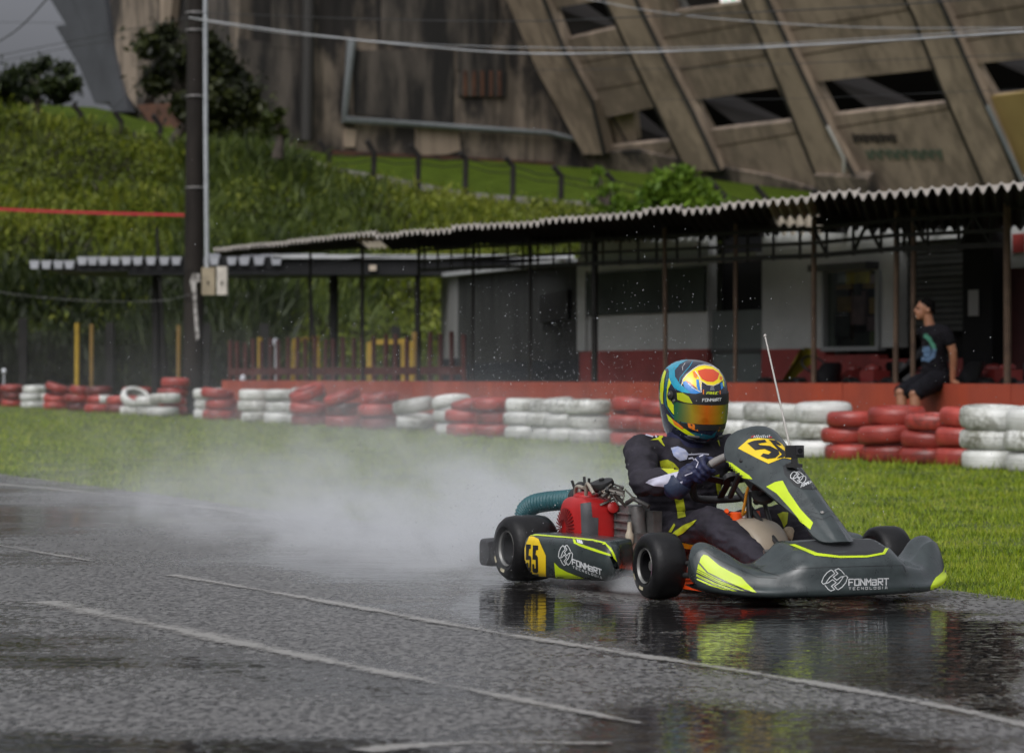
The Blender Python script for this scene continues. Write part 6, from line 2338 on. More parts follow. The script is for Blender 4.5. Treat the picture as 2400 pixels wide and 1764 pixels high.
trim(skH, [z4(*p) for p in [(780, 545), (850, 610), (960, 672)]], 1.6, .0026, HW_, helm, 'white_trim')
trim(skH, [z4(*p) for p in [(690, 330), (690, 270), (735, 205)]], .7, .0012, HW_, helm, 'white_trim')
many(skH, [[(930, 335), (1050, 305), (1180, 315), (1275, 380), (1250, 470), (1180, 518), (1080, 512), (1000, 475), (945, 390)]], 'orange_red_paint', HRd, helm, z4, .0018, 2.5)
many(skH, [[(720, 486), (800, 510), (900, 600), (920, 625), (860, 590), (770, 530)],
           [(762, 1140), (900, 1210), (942, 1305), (860, 1285), (785, 1245)], [(1250, 1290), (1322, 1190), (1308, 1240), (1262, 1305)],
           [(520, 1108), (620, 1178), (705, 1252), (690, 1285), (560, 1200)], [(850, 350), (890, 345), (930, 400), (910, 460), (870, 440)],
           [(1280, 420), (1325, 440), (1315, 490), (1275, 470)], [(1012, 640), (1030, 640), (1030, 735), (1010, 735)], [(1278, 655), (1292, 655), (1294, 740), (1282, 740)]], 'orange_paint', HO_, helm, z4, .0022, 2)
many(skH, [[(690, 518), (740, 500), (800, 540), (880, 615), (982, 682), (965, 694), (870, 712), (852, 738), (790, 665), (720, 600)],
           [(905, 480), (945, 478), (960, 560), (978, 672), (935, 645), (912, 580)], [(1290, 530), (1325, 530), (1335, 610), (1300, 640)]], 'blue_paint', HB_, helm, z4, .0022, 2)
k = MB()
trim(skH, [z4(*p) for p in [(850, 180), (800, 270), (720, 360), (650, 450), (640, 520)]], 1.4, .0012, HT_, helm, 'cyan_trim')
k = MB()
skH.text(k, 'FANUC', z4(1072, 716), (28 / 6.883, 0), (1.0, -38 / 6.883), 1.3, .35, .002)
k.make('lettering', HL_, helm)
k = MB(); skH.poly(k, [z4(*p) for p in [(1140, 585), (1185, 590), (1200, 655), (1120, 652)]], off=.002, step=2); k.make('grey_badge', mat('grey_badge', (.16, .17, .19), .3), helm)
skS = Skin([mb_s], KM_)
many(skS, [[(595, 690), (690, 690), (790, 752), (850, 862), (720, 845), (605, 800)]], 'lime_tab', mat('lime_tab', (.40, .46, .01), .3), strip, z4, .0012, 2)
k = MB()
skS.text(k, 'FONMaRT', z4(1004, 832), (33 / 6.883, -.2), (.6, -44 / 6.883), 1.25, .35, .0016)
k.make('lettering', WHT, strip)

# suit graphics
def z3(x, y): return (1420 + x / 3.176, 780 + y / 3.176)
skB = Skin([mb_suit], KM_)
many(skB, [[(330, 800), (385, 782), (412, 752), (400, 735), (425, 740), (424, 775), (410, 792), (438, 845), (425, 840), (388, 798)],
           [(398, 950), (455, 940), (500, 965), (548, 1012), (532, 1045), (470, 1052), (412, 1012)],
           [(510, 1228), (572, 1215), (598, 1368), (540, 1382)], [(805, 1062), (840, 1050), (868, 1262), (838, 1268)],
           [(490, 1505), (520, 1470), (600, 1420), (682, 1388), (650, 1425), (575, 1490), (530, 1512)],
           [(540, 1550), (640, 1572), (735, 1580), (720, 1612), (640, 1605), (585, 1598)],
           [(1280, 1350), (1320, 1335), (1358, 1340), (1352, 1420), (1330, 1450), (1310, 1400)],
           [(470, 1478), (510, 1420), (522, 1430), (492, 1482)], [(825, 790), (840, 800), (850, 845), (838, 830)]], 'lime_stripe', LIMEF, suit, z3, .0030, 3)
many(skB, [[(296, 1112), (330, 1088), (440, 1058), (555, 1030), (575, 1090), (548, 1185), (520, 1172), (430, 1142), (350, 1135)]], 'pale_sleeve', WHF, suit, z3, .0032, 3)
many(skB, [[(480, 858), (535, 845), (585, 868), (612, 895), (600, 940), (552, 952), (505, 915)]], 'chest_badge', mat('blue_badge', (.20, .25, .46), .6, col2=(.45, .45, .5), vs=30), suit, z3, .0034, 3)
k = MB()
for p in ([(300, 762), (345, 775)], [(345, 765), (372, 745)], [(335, 745), (375, 778)], [(440, 730), (470, 735)], [(615, 935), (640, 930), (660, 950)], [(615, 905), (700, 900), (760, 905)]):
    trim(skB, [z3(*q) for q in p], 3.2, .0036, WHF, suit, 'print_mark')
skG = Skin([mb_glove], KM_)
k = MB()
for p in ([(612, 912), (650, 918), (690, 905)], [(640, 945), (670, 940), (690, 960), (676, 1000)], [(700, 920), (770, 890), (800, 900)], [(590, 1060), (640, 1040)]):
    trim(skG, [z3(*q) for q in p], 2.4, .0024, WHF, drv, 'glove_print')
# pale foam pad by the pedals
m = MB(); m.ell((.975, .12, .215), (.04, .036, .05), 16, 10)
fuse('foam_pad', m, mat('beige_suede', (.36, .29, .20), .85, bump=.003, bs=90, var=.25, vs=40), kart, .007, 2)

# ------------------------------------------------------------------ the man sitting on the wall
PD = 30.35
man = thing('person', tuple(P(2190, 890, PD)), 'man in black T-shirt and black shorts sitting sideways on the red wall, looking left', 'person')
SKIN = mat('skin', (0.30, 0.135, 0.075), .5, var=.12, vs=8)
SHIRT = mat('black_tshirt', (0.009, 0.0085, 0.011), .9, spec=.15, var=.3, vs=8, bump=.004, bs=12)
SHORT = mat('black_shorts', (0.008, 0.008, 0.011), .9, spec=.15, var=.3, vs=8, bump=.004, bs=12)
HAIR = mat('black_hair', (0.004, 0.0035, 0.0035), .9, bump=.003, bs=120, spec=.08)
def q5(x, y, d=0.0): return P(2080 + x / 5.505, 660 + y / 5.505, PD + d)
neck, shn, shf = q5(540, 545), q5(735, 650, -.14), q5(470, 640, .22)
hipn, hipf = q5(660, 1255, -.02), q5(560, 1255, .20)
kn_n, kn_f = q5(345, 1440, -.48), q5(170, 1430, -.30)
m = MB()
sk_head = q5(475, 350)
R0 = Matrix.Rotation(0, 3, 'Z')
m.ell(q5(492, 330), (.095, .075, .105), 18, 12)              # skull, looking to -x
m.ell(q5(432, 395), (.062, .058, .085), 16, 10)              # face and jaw
m.ell(q5(402, 462), (.030, .034, .026), 12, 8)               # chin
limb(m, [q5(382, 330), q5(352, 378), q5(366, 392)], [.010, .015, .010], 8)   # nose
m.ell(q5(374, 425), (.014, .024, .010), 10, 6); m.ell(q5(377, 437), (.013, .022, .010), 10, 6)   # lips
m.ell(q5(385, 322), (.016, .05, .012), 10, 6)                # brow
for dd in (-.078, .078):
    m.ell(q5(528, 372, dd), (.020, .012, .032), 10, 8)       # ears
limb(m, [q5(515, 430), neck, q5(560, 600, .03)], [.056, .058, .075], 14)
limb(m, [shn, q5(800, 770, -.17), q5(845, 900, -.17), q5(852, 1000, -.15), q5(845, 1180, -.10), q5(840, 1270, -.08)], [.062, .056, .048, .044, .036, .030], 14)
limb(m, [shf, q5(560, 820, .34), q5(640, 1000, .36), q5(660, 1160, .33), q5(670, 1270, .30)], [.06, .054, .046, .040, .032], 14)
for kn, hp, an in ((kn_n, hipn, q5(390, 1900, -.50)), (kn_f, hipf, q5(215, 1900, -.34))):
    limb(m, [hp, lerp(hp, kn, .5), kn], [.095, .082, .062], 14)
    m.ell(kn, .064, 12, 8)
    limb(m, [kn, lerp(kn, an, .3), lerp(kn, an, .8), an], [.056, .060, .042, .038], 14)
    limb(m, [an + V((0, 0, -.03)), an + V((-.10, -.10, -.07)), an + V((-.15, -.16, -.08))], [.042, .042, .030], 12)
limb(m, [neck, q5(600, 900, .04), q5(610, 1230, .09)], [.06, .11, .12], 14)
# hands: near one pressed on the wall top behind him, far one on his thigh
def hand(w, fwd, side, dn, s=1.0):
    limb(m, [w, w + fwd * .05 * s], [.028, .032], 10)
    for i in range(4):
        b0 = w + fwd * .075 * s + side * (i - 1.5) * .019
        L = (.062, .072, .068, .052)[i] * s
        limb(m, [w + fwd * .04 + side * (i - 1.5) * .015, b0, b0 + fwd * L * .55 + dn * .008, b0 + fwd * L + dn * .022], [.011, .010, .009, .007], 8)
    limb(m, [w + fwd * .02 - side * .02, w + fwd * .045 - side * .05 + dn * .01, w + fwd * .075 - side * .06 + dn * .018], [.012, .011, .008], 8)
hand(q5(842, 1285, -.08), V((.75, -.3, -.35)).normalized(), V((.3, .95, 0)), V((0, 0, -1)))
hand(q5(672, 1280, .30), V((.7, .3, -.35)).normalized(), V((-.3, .95, 0)), V((0, 0, -1)))
bodyo = fuse('body', m, SKIN, man, .008, 3, .4)
m = MB()
secs = []
for y, cxx, d, rx, ry in ((560, 560, .03, .085, .10), (600, 585, .03, .12, .19), (680, 610, .03, .145, .235), (800, 610, .03, .145, .215), (950, 605, .04, .145, .19), (1100, 610, .06, .15, .185), (1210, 620, .08, .165, .195), (1275, 625, .09, .17, .20)):
    c = q5(cxx, y, d)
    secs.append([tuple(c + V((rx * math.cos(a), ry * math.sin(a), 0))) for a in np.linspace(0, 2 * PI, 20, endpoint=False)])
m.grid(secs, cv=True, capu=True)
limb(m, [q5(640, 625, -.10), shn, q5(775, 715, -.165), q5(800, 765, -.17)], [.075, .080, .074, .072], 14)
limb(m, [q5(520, 625, .14), shf, q5(520, 770, .32)], [.075, .078, .072], 14)
shirt = fuse('t_shirt', m, SHIRT, man, .011, 8, .5, .008, 7)
m = MB()
for kn, hp in ((kn_n, hipn), (kn_f, hipf)):
    limb(m, [hp, lerp(hp, kn, .5), lerp(hp, kn, .93)], [.125, .112, .098], 16)
m.ell(q5(630, 1235, .08), (.18, .20, .12), 16, 10)
fuse('shorts', m, SHORT, man, .011, 8, .5, .008, 8)
m = MB(); m.ell(q5(505, 305), (.100, .082, .088), 18, 12)
m.ell(q5(540, 350), (.070, .080, .10), 16, 10)
for v in range(len(m.v)):
    pass
# hair only above and behind the hairline
hm_ = MB()
for f in m.f:
    c = sum((V(m.v[i]) for i in f), V()) / len(f)
    px_, pz2 = (c.x / c.y * F + CX - 2080) * 5.505, ((CH - c.z) / c.y * F + CY - 660) * 5.505
    if pz2 < 258 + .95 * max(0, px_ - 425) and pz2 < 455:
        hm_.add([m.v[i] for i in f], [tuple(range(len(f)))])
hm_.make('hair', HAIR, man, 60)
for dd in (-.045, .045):
    m = MB(); m.ell(q5(379, 345, dd * .8), (.008, .014, .008), 8, 6)
    m.make('eye', BLK, man, 60)
m = MB(); m.ell(q5(392, 330, -.052), (.012, .02, .004), 8, 5); m.make('eyebrow', HAIR, man, 60)
_ms = mb_of(shirt); _o = OFF[man.name]; _ms.v = [(x + _o[0], y + _o[1], z + _o[2]) for x, y, z in _ms.v]
skT = Skin([_ms], Matrix.Identity(4))
def z5(x, y): return (2080 + x / 5.505, 660 + y / 5.505)
k = MB()
skT.stroke(k, [z5(*p) for p in [(440, 760), (455, 705), (500, 700), (545, 740), (590, 820), (605, 870)]], 9, off=.006)
k.make('green_print', mat('green_print', (.05, .20, .13), .7), man)
k = MB()
skT.stroke(k, [z5(*p) for p in [(605, 880), (585, 960), (530, 1005), (465, 995), (450, 940), (480, 880)]], 9, off=.006)
skT.poly(k, [z5(*p) for p in [(460, 840), (540, 830), (570, 900), (530, 980), (470, 960)]], off=.005, step=2)
k.make('blue_print', mat('blue_print', (.07, .13, .22), .7), man)
k = MB(); k.obox(q5(405, 1392, -.43), (.052, 0, -.020), (0, .012, 0), (.004, 0, .014)); k.make('shorts_logo', mat('pale_logo', (.5, .42, .55), .6), man)
# ------------------------------------------------------------------ vegetation
rs_ = np.random.RandomState(11)
def blades(base, h, wd, lean, colm, name, parent=None, kind='stuff', label=None, segs=1):
    """single tapered blades: base (n,3), h (n), wd (n), lean (n,2)"""
    n = len(base)
    ang = rs_.uniform(0, 2 * PI, n)
    side = np.stack([np.cos(ang), np.sin(ang) * .5, np.zeros(n)], 1) * (wd / 2)[:, None]
    tip = base + np.stack([lean[:, 0] * h, lean[:, 1] * h, h * np.sqrt(np.maximum(.2, 1 - (lean ** 2).sum(1)))], 1)
    mid = base + (tip - base) * np.array([.5, .5, .62])
    if segs == 1:
        v = np.stack([base - side, base + side, tip], 1).reshape(-1, 3)
        f = np.arange(3 * n)
        return mesh_np(name, v, f, 3, colm, parent, kind, label)
    v = np.stack([base - side * .8, base + side * .8, mid + side, tip, mid - side], 1).reshape(-1, 3)
    o = np.arange(n)[:, None] * 5
    f = np.concatenate([o + np.array([[0, 1, 2, 4]])], 0).ravel()
    # quads as two triangles each plus the tip triangle
    tr = np.concatenate([o + np.array([[0, 1, 2]]), o + np.array([[0, 2, 4]]), o + np.array([[4, 2, 3]])], 1).reshape(-1)
    return mesh_np(name, v, tr, 3, colm, parent, kind, label)

VERGE = leafmat('verge_grass', [(0.045, 0.07, 0.008), (0.125, 0.205, 0.008), (0.26, 0.345, 0.012), (0.34, 0.36, 0.05)], .45, True, 1.5, .25)
# verge: uniform over the picture, so denser where it is near
N = 520000
px = rs_.uniform(-260, 3350, N)
s = rs_.uniform(78, 640, N) ** 1.0
D = F / s
x = (px - CX) / F * D
xe = np.interp(D, [e[1] for e in EDGE], [e[0] for e in EDGE])
keep = (x > xe + .015 * rs_.randn(N) * 3 - .02) & (D < 82)
px, D, x, s = px[keep], D[keep], x[keep], s[keep]
n = len(x)
base = np.stack([x, D, np.zeros(n) - .003], 1)
patch = np.array([mnoise.noise(V((a * .9, b * .9, 0))) for a, b in zip(x[::1], D[::1])])
h = (.024 + .018 * rs_.rand(n) + .030 * np.clip(patch, -1, 1)) * np.clip(.75 + D / 40, .8, 1.6)
h = np.maximum(.012, h)
wd = np.clip(D * .00028 * (1.2 + rs_.rand(n)), .003, .03)
blades(base, h, wd, rs_.normal(0, .55, (n, 2)).clip(-.85, .85), VERGE, 'verge_grass')
# longer tufts at the foot of the tyres
bx, by = [], []
for (l, tiers, back, desc, tl), (c, D_) in zip(ST, pos):
    for _ in range(26):
        bx.append((c - CX) * D_ / F + rs_.uniform(-.42, .42)); by.append(D_ - .33 - rs_.rand() * .15)
n = len(bx)
blades(np.stack([bx, by, np.zeros(n)], 1), rs_.uniform(.05, .14, n), np.full(n, .014), rs_.normal(0, .3, (n, 2)).clip(-.7, .7), VERGE, 'tuft_grass')

# hillside growth: long arching grass in clumps
HILLV = leafmat('hill_growth', [(0.020, 0.018, 0.006), (0.060, 0.086, 0.008), (0.14, 0.18, 0.011), (0.23, 0.25, 0.03)], .5, True, .16, .25)
def hill_scatter(n, pxr, dr, spread, hr, wr, m, name, per=9):
    c = []
    for _ in range(n):
        p_, d_ = rs_.uniform(*pxr), rs_.uniform(*dr)
        q = hill_pt(p_, d_)
        k = .55 + .9 * max(0, .5 + mnoise.noise(V((q.x * .16, q.y * .16, 3))))
        c.append((q.x, q.y, q.z, k))
    c = np.array(c)
    b = np.repeat(c[:, :3], per, 0)
    kk = np.repeat(c[:, 3], per)
    m_ = len(b)
    off = rs_.normal(0, spread, (m_, 2))
    b[:, :2] += off
    b[:, 2] -= .1
    h = rs_.uniform(*hr, m_) * kk
    le = off / np.maximum(.3, np.linalg.norm(off, axis=1))[:, None] * .45 + rs_.normal(0, .42, (m_, 2))
    blades(b, h, rs_.uniform(*wr, m_), le.clip(-.85, .85), m, name, segs=2)
def leaf_cloud(cents, n, size, m, name, parent):
    """many small leaves through the volume of several clumps"""
    cents = np.array(cents, float)
    w_ = cents[:, 3] ** 2; w_ /= w_.sum()
    idx = rs_.choice(len(cents), n, p=w_)
    d = rs_.normal(0, 1, (n, 3)); d /= np.linalg.norm(d, axis=1)[:, None]
    r = cents[idx, 3] * np.where(rs_.rand(n) < .6, rs_.uniform(.3, 1.0, n) ** .5, np.abs(rs_.normal(0, .85, n)))
    c = cents[idx, :3] + d * r[:, None] * np.array([1, 1, .8])
    a = rs_.normal(0, 1, (n, 3)); a /= np.linalg.norm(a, axis=1)[:, None]
    b = np.cross(a, rs_.normal(0, 1, (n, 3))); b /= np.maximum(1e-6, np.linalg.norm(b, axis=1))[:, None]
    sz = size * rs_.uniform(.6, 1.3, n)[:, None]
    v = np.stack([c - a * sz, c + b * sz * .45, c + a * sz, c - b * sz * .45], 1).reshape(-1, 3)
    if parent is not None and parent.name in OFF:
        v = v - np.array(OFF[parent.name])
    o = np.arange(n)[:, None] * 4
    tr = np.concatenate([o + np.array([[0, 1, 2]]), o + np.array([[0, 2, 3]])], 1).reshape(-1)
    return mesh_np(name, v, tr, 3, m, parent)

hill_scatter(8000, (-250, 2450), (D0 + 2, DC - .4), .45, (.25, .75), (.06, .12), HILLV, 'hillside_growth')
hill_scatter(1500, (420, 860), (96, DC - 1), .5, (.5, 1.25), (.06, .11), leafmat('tall_reed_grass', [(.02, .032, .009), (.055, .082, .014), (.11, .145, .024)], .5, True, .3, .25), 'tall_grass', 12)
hill_scatter(1500, (-250, 620), (D0 + 1, 100), .5, (.5, 1.6), (.08, .16), leafmat('dark_scrub', [(.008, .012, .004), (.02, .032, .008), (.045, .06, .015)], .5, True, .3, .2), 'dark_scrub', 12)

cl = []
for _ in range(3000):
    p_, d_ = rs_.uniform(-250, 2450), D0 + 2 + (DC - D0 - 2.5) * rs_.rand() ** .8
    q = hill_pt(p_, d_)
    k_ = mnoise.noise(V((q.x * .13, q.y * .13, 7)))
    if k_ < -.28: continue
    cl.append((q.x, q.y, q.z + .05, rs_.uniform(.35, .75) * (1 + .9 * max(0, k_))))
leaf_cloud(cl, 230000, .105, HILLV, 'hillside_scrub', None)['kind'] = 'stuff'
BARK = mat('bark', (.045, .035, .026), .85, var=.4, vs=4)
def tree(px, pyb, D, clumps, n, size, m, label, cat='tree', name='tree'):
    base = P(px, pyb, D)
    t = thing(name, tuple(base), label, cat)
    cents = []
    top = V((0, 0, 0))
    for (x, y, r, dd) in clumps:
        q = P(x, y, D + dd); cents.append((q.x, q.y, q.z, r * D / F))
        top += q
    top /= len(clumps)
    k = MB()
    k.tube(cr([base - V((0, 0, .5)), lerp(base, top, .45) + V((.15, 0, 0)), top], 4), list(np.linspace(.05 + .002 * D, .02 + .0004 * D, 9)), 7)
    for c in cents:
        q = V(c[:3])
        k.tube([lerp(base, top, .55), lerp(lerp(base, top, .6), q, .5) + V((0, 0, .15)), q], [.0009 * D, .0006 * D, .0003 * D], 5)
    k.make('trunk', BARK, t, 60)
    leaf_cloud(cents, n, size, m, 'crown', t)
    return t
DK = leafmat('dark_leaves', [(.006, .010, .004), (.016, .026, .007), (.04, .055, .012)], .5, True, .4, .15)
DK2 = leafmat('deep_green_leaves', [(.006, .008, .003), (.018, .024, .005), (.042, .05, .009)], .5, True, .4, .15)
MID = leafmat('mid_dark_leaves', [(.014, .02, .004), (.035, .05, .008), (.075, .095, .014)], .5, True, .4, .2)
BR = leafmat('bright_leaves', [(.05, .10, .010), (.12, .21, .018), (.22, .33, .04)], .45, True, .6, .3)
tree(80, 270, 128, [(30, 190, 34, 0), (70, 165, 26, 1), (105, 150, 20, 0), (150, 165, 24, 1), (120, 200, 30, -1), (60, 220, 34, 0), (170, 200, 20, 0), (10, 220, 34, 1), (-50, 200, 44, 0), (140, 225, 24, 0)], 5200, .20, DK, 'dark small leaved tree against the grey sky at the upper left edge')
tree(400, 320, 126, [(350, 110, 36, 0), (390, 80, 30, 1), (420, 140, 44, 0), (370, 190, 40, 1), (500, 140, 44, 0), (540, 180, 40, 1), (570, 220, 40, 0), (520, 230, 50, -1), (590, 260, 38, 0), (480, 100, 34, 0), (450, 250, 50, 0), (560, 290, 40, 0), (600, 310, 36, 0), (500, 300, 44, 0), (470, 200, 60, 2), (540, 260, 60, 2)], 15000, .2, DK2, 'dark green leafy tree behind the utility pole in front of the stadium')
tree(1590, 500, 108, [(1530, 450, 26, 0), (1560, 420, 24, 0), (1600, 410, 24, 0), (1640, 440, 26, 0), (1590, 460, 34, 0), (1510, 480, 24, 0), (1660, 475, 26, 0), (1620, 480, 28, 0), (1570, 485, 30, 0), (1480, 495, 22, 0), (1690, 498, 22, 0)], 5200, .20, BR, 'bright green round bush just above the canopy roof', 'bush', 'bush')
tree(1410, 500, 107, [(1402, 400, 9, 0), (1395, 425, 8, 0), (1415, 450, 12, 0), (1440, 440, 12, 0), (1445, 470, 14, 0), (1420, 490, 14, 0), (1455, 495, 14, 0), (1390, 470, 9, 0)], 900, .17, BR, 'tall thin leafy plant rising above the canopy roof left of the round bush', 'plant', 'plant')
tree(650, 345, 118, [(640, 280, 16, 0), (655, 262, 10, 0), (630, 300, 16, 0), (660, 310, 14, 0)], 700, .18, MID, 'small dark shrub at the top of the hill by the dark wall', 'shrub', 'shrub')
# ------------------------------------------------------------------ parked karts in the pit behind the wall
PKB = mat('parked_black', (.016, .016, .018), .4, var=.3, vs=8); PKY = mat('parked_yellow', (.42, .36, .03), .5); PKW = mat('parked_white', (.4, .4, .42), .4); PKR = mat('parked_red', (.16, .02, .018), .4)
def parked_kart(px, rz, label, ym=PKY):
    b0 = behind(px, 1.35)
    t = thing('parked_kart', (b0.x, b0.y, .004), label, 'go-kart', 'karts parked behind the wall', rz=rz)
    k = MB()
    for x in (0, 1.05):
        for sg in (-1, 1):
            w_ = MB(); w_.lathe([(.07, -.08), (.12, -.085), (.137, -.06), (.14, 0), (.137, .06), (.12, .085), (.07, .08)], (x, sg * .55, .14 + .58), (0, 1, 0), 20, closed=True)
            w_.make('wheel', RUB, t, 40)
    k = MB(); k.box((-.1, -.5, .64), (1.3, .5, .68)); k.tube([(0, -.5, .72), (0, .5, .72)], .02, 8)
    k.box((.0, -.55, .02), (.06, -.5, .64)); k.box((1.1, -.55, .02), (1.16, -.5, .64)); k.box((0, .5, .02), (.06, .55, .64)); k.box((1.1, .5, .02), (1.16, .55, .64)); k.make('trolley', STEEL, t)
    k = MB(); k.grid(A_ + np.array((0, 0, .58)), cv=True, capu=True); k.make('front_fairing', PKB, t, 50)
    k = MB(); k.grid(T_ + np.array((0, 0, .58))); k.grid((inner + np.array((0, 0, .58)))[:, ::-1]); k.make('steering_fairing', ym, t, 50)
    k = MB(); k.grid(Sg + np.array((0, 0, .58))); k.grid((Sg + np.array((-.012, 0, .57)))[:, ::-1]); k.make('seat', PKB, t, 60)
    k = MB(); k.tube([swp(a) + V((0, 0, .58)) for a in np.linspace(0, 2 * PI, 24, endpoint=False)], .016, 8, closed=True); k.make('steering_wheel', PKB, t, 60)
    k = MB(); k.box((.05, -.45, .68), (.4, -.22, .94)); k.ell((.2, -.34, .96), (.12, .1, .06), 12, 8); k.make('engine', PKR, t)
    k = MB(); k.v = [(x, y, z + .58) for x, y, z in mb_pod.v]; k.f = mb_pod.f; k.m = mb_pod.m; k.make('side_pod', PKB, t, 50)
    return t
parked_kart(1962, 1.9, 'parked kart with yellow number panel behind the wall left of the pale post')
parked_kart(2085, -1.2, 'dark parked kart on a trolley behind the wall just left of the seated man', PKB)
parked_kart(2310, 2.2, 'dark parked kart on a trolley behind the wall right of the seated man', PKB)
parked_kart(2420, -1.5, 'dark parked kart on a trolley behind the wall at the right photo edge', PKB)

# ------------------------------------------------------------------ spray thrown up by the wheels
def spray_mat():
    m = bpy.data.materials.new('water_spray')
    m.use_nodes = True
    nt = m.node_tree; L = nt.links.new
    nt.nodes.remove(nt.nodes['Principled BSDF'])
    pv = nd(nt, 'ShaderNodeVolumePrincipled')
    pv.inputs['Color'].default_value = (.93, .95, .97, 1)
    pv.inputs['Anisotropy'].default_value = .15
    L(pv.outputs[0], nt.nodes['Material Output'].inputs['Volume'])
    tcn = nd(nt, 'ShaderNodeTexCoord')
    sp = nd(nt, 'ShaderNodeSeparateXYZ'); L(tcn.outputs['Object'], sp.inputs[0])
    def mth(op, a, b=None, c=None, clamp=False):
        n = nd(nt, 'ShaderNodeMath', operation=op, use_clamp=clamp)
        for i, x in enumerate((a, b, c)):
            if x is None: continue
            if isinstance(x, (int, float)): n.inputs[i].default_value = x
            else: L(x, n.inputs[i])
        return n.outputs[0]
    X, Y, Z = sp.outputs['X'], sp.outputs['Y'], sp.outputs['Z']
    back = mth('MULTIPLY', X, -1.0)                                   # metres behind the rear axle
    # plume height grows behind the kart
    grow = mth('MULTIPLY_ADD', mth('POWER', mth('MAXIMUM', mth('ADD', back, .15), 0.001), .45), .27, .13)
    hn = mth('DIVIDE', Z, grow)
    vert = mth('POWER', 2.718, mth('MULTIPLY', mth('MULTIPLY', hn, hn), -1.25))
    low = mth('POWER', 2.718, mth('MULTIPLY', Z, -7.0))               # heavy spray rolling along the ground
    wide = mth('MULTIPLY_ADD', back, .05, .62)
    yn = mth('DIVIDE', Y, wide)
    lat = mth('POWER', 2.718, mth('MULTIPLY', mth('MULTIPLY', yn, yn), -1.0))
    start = mth('MULTIPLY', mth('ADD', back, .12), 2.4, None, True)
    decay = mth('POWER', 2.718, mth('MULTIPLY', mth('MAXIMUM', back, 0.0), -.56))
    mp = nd(nt, 'ShaderNodeMapping'); mp.inputs['Scale'].default_value = (.85, 1.5, 1.5)
    L(tcn.outputs['Object'], mp.inputs[0])
    nz = nd(nt, 'ShaderNodeTexNoise'); nz.inputs['Scale'].default_value = 2.1; nz.inputs['Detail'].default_value = 6; nz.inputs['Distortion'].default_value = .9
    nz.inputs['Roughness'].default_value = .6
    L(mp.outputs[0], nz.inputs['Vector'])
    cl = nd(nt, 'ShaderNodeMapRange'); cl.inputs['From Min'].default_value = .40; cl.inputs['From Max'].default_value = .64; cl.inputs['To Min'].default_value = .06; cl.inputs['To Max'].default_value = 2.1
    L(nz.outputs['Fac'], cl.inputs['Value'])
    body = mth('MULTIPLY', mth('MULTIPLY_ADD', low, 2.6, vert), mth('MULTIPLY', lat, mth('MULTIPLY', start, decay)))
    topf = mth('MULTIPLY', mth('SUBTRACT', 1.55, Z), 3.0, None, True)
    sidef = mth('MULTIPLY', mth('SUBTRACT', 1.75, mth('ABSOLUTE', Y)), 3.0, None, True)
    dens = mth('MULTIPLY', mth('MULTIPLY', mth('MULTIPLY', body, cl.outputs[0]), mth('MULTIPLY', topf, sidef)), SPRAY)
    L(dens, pv.inputs['Density'])
    return m
SPRAY = 3.1
k = MB(); k.box((-16, -1.8, .012), (.12, 1.8, 1.6))
sp_o = bpy.data.objects.new('water_spray', k.mesh('water_spray', spray_mat()))
COL.objects.link(sp_o)
sp_o.location = KO; sp_o.rotation_euler = (0, 0, -(PI / 2 - TH))
tag(sp_o, kind='stuff')

# a low burst of water behind the near front wheel
m_ = bpy.data.materials.new('wheel_burst'); m_.use_nodes = True
nt = m_.node_tree; nt.nodes.remove(nt.nodes['Principled BSDF'])
pv = nd(nt, 'ShaderNodeVolumePrincipled'); pv.inputs['Color'].default_value = (.93, .95, .97, 1)
nt.links.new(pv.outputs[0], nt.nodes['Material Output'].inputs['Volume'])
tcn = nd(nt, 'ShaderNodeTexCoord'); vl = nd(nt, 'ShaderNodeVectorMath', operation='MULTIPLY'); vl.inputs[1].default_value = (5.2, 7.0, 8.5)
nt.links.new(tcn.outputs['Object'], vl.inputs[0])
ln = nd(nt, 'ShaderNodeVectorMath', operation='LENGTH'); nt.links.new(vl.outputs[0], ln.inputs[0])
nz = nd(nt, 'ShaderNodeTexNoise'); nz.inputs['Scale'].default_value = 9; nz.inputs['Detail'].default_value = 5; nt.links.new(tcn.outputs['Object'], nz.inputs['Vector'])
a1 = nd(nt, 'ShaderNodeMath', operation='MULTIPLY_ADD'); a1.inputs[1].default_value = 1.6; nt.links.new(nz.outputs['Fac'], a1.inputs[0])
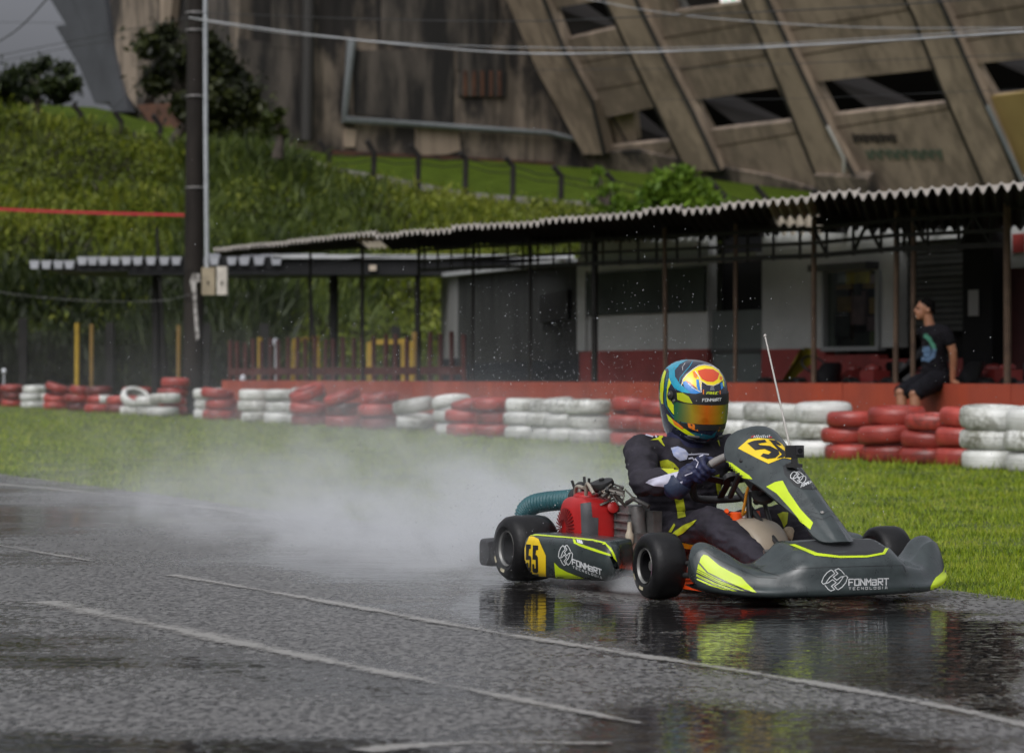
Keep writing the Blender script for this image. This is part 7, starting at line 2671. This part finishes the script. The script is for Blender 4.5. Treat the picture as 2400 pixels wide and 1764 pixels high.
i1 = nd(nt, 'ShaderNodeMath', operation='SUBTRACT'); i1.inputs[0].default_value = .2; nt.links.new(ln.outputs['Value'], i1.inputs[1]); nt.links.new(i1.outputs[0], a1.inputs[2])
a2 = nd(nt, 'ShaderNodeMath', operation='MULTIPLY', use_clamp=False); a2.inputs[1].default_value = 7.0; nt.links.new(a1.outputs[0], a2.inputs[0])
a3 = nd(nt, 'ShaderNodeMath', operation='MAXIMUM'); a3.inputs[1].default_value = 0; nt.links.new(a2.outputs[0], a3.inputs[0]); nt.links.new(a3.outputs[0], pv.inputs['Density'])
k = MB(); k.box((-.22, -.17, 0), (.20, .17, .16))
bo = bpy.data.objects.new('wheel_spray', k.mesh('wheel_spray', m_)); COL.objects.link(bo)
bo.location = KM_ @ V((.84, -.50, .014)); bo.rotation_euler = (0, 0, -(PI / 2 - TH)); tag(bo, kind='stuff')

# drops hanging in the air round the kart and over the barrier
dr = np.random.RandomState(5)
def drops(n, fn, name, m, r0, r1):
    k = MB()
    for _ in range(n):
        p, st = fn()
        r = dr.uniform(r0, r1) * (1 if dr.rand() < .85 else 1.7)
        k.add([p + V((r, 0, 0)), p + V((-r, 0, 0)), p + V((0, r, 0)), p + V((0, -r, 0)), p + V((st, 0, r * 1.6)), p + V((-st, 0, -r * 1.6))],
              [(0, 2, 4), (2, 1, 4), (1, 3, 4), (3, 0, 4), (2, 0, 5), (1, 2, 5), (3, 1, 5), (0, 3, 5)])
    o = k.make(name, m); tag(o, kind='stuff')
DROP = mat('water_drop', (.24, .25, .26), .15)
def f_spray():
    b = -abs(dr.normal(0, 2.2)) + .3
    y = dr.normal(0, .7); z = abs(dr.normal(0, .34 + .10 * abs(b))) + .02
    return KM_ @ V((b, y, z)), 0
drops(5200, f_spray, 'spray_drops', mat('bright_drop', (.5, .52, .54), .15), .0007, .0017)
def f_rain():
    D = dr.uniform(10.2, 12.4)
    px, py = (dr.normal(1430, 190) if dr.rand() < .75 else dr.uniform(1000, 2350)), dr.normal(830, 120)
    p = P(px, py, D)
    p.z = max(.05, p.z)
    return p, .001
drops(650, f_rain, 'rain_drops', DROP, .0009, .0019)
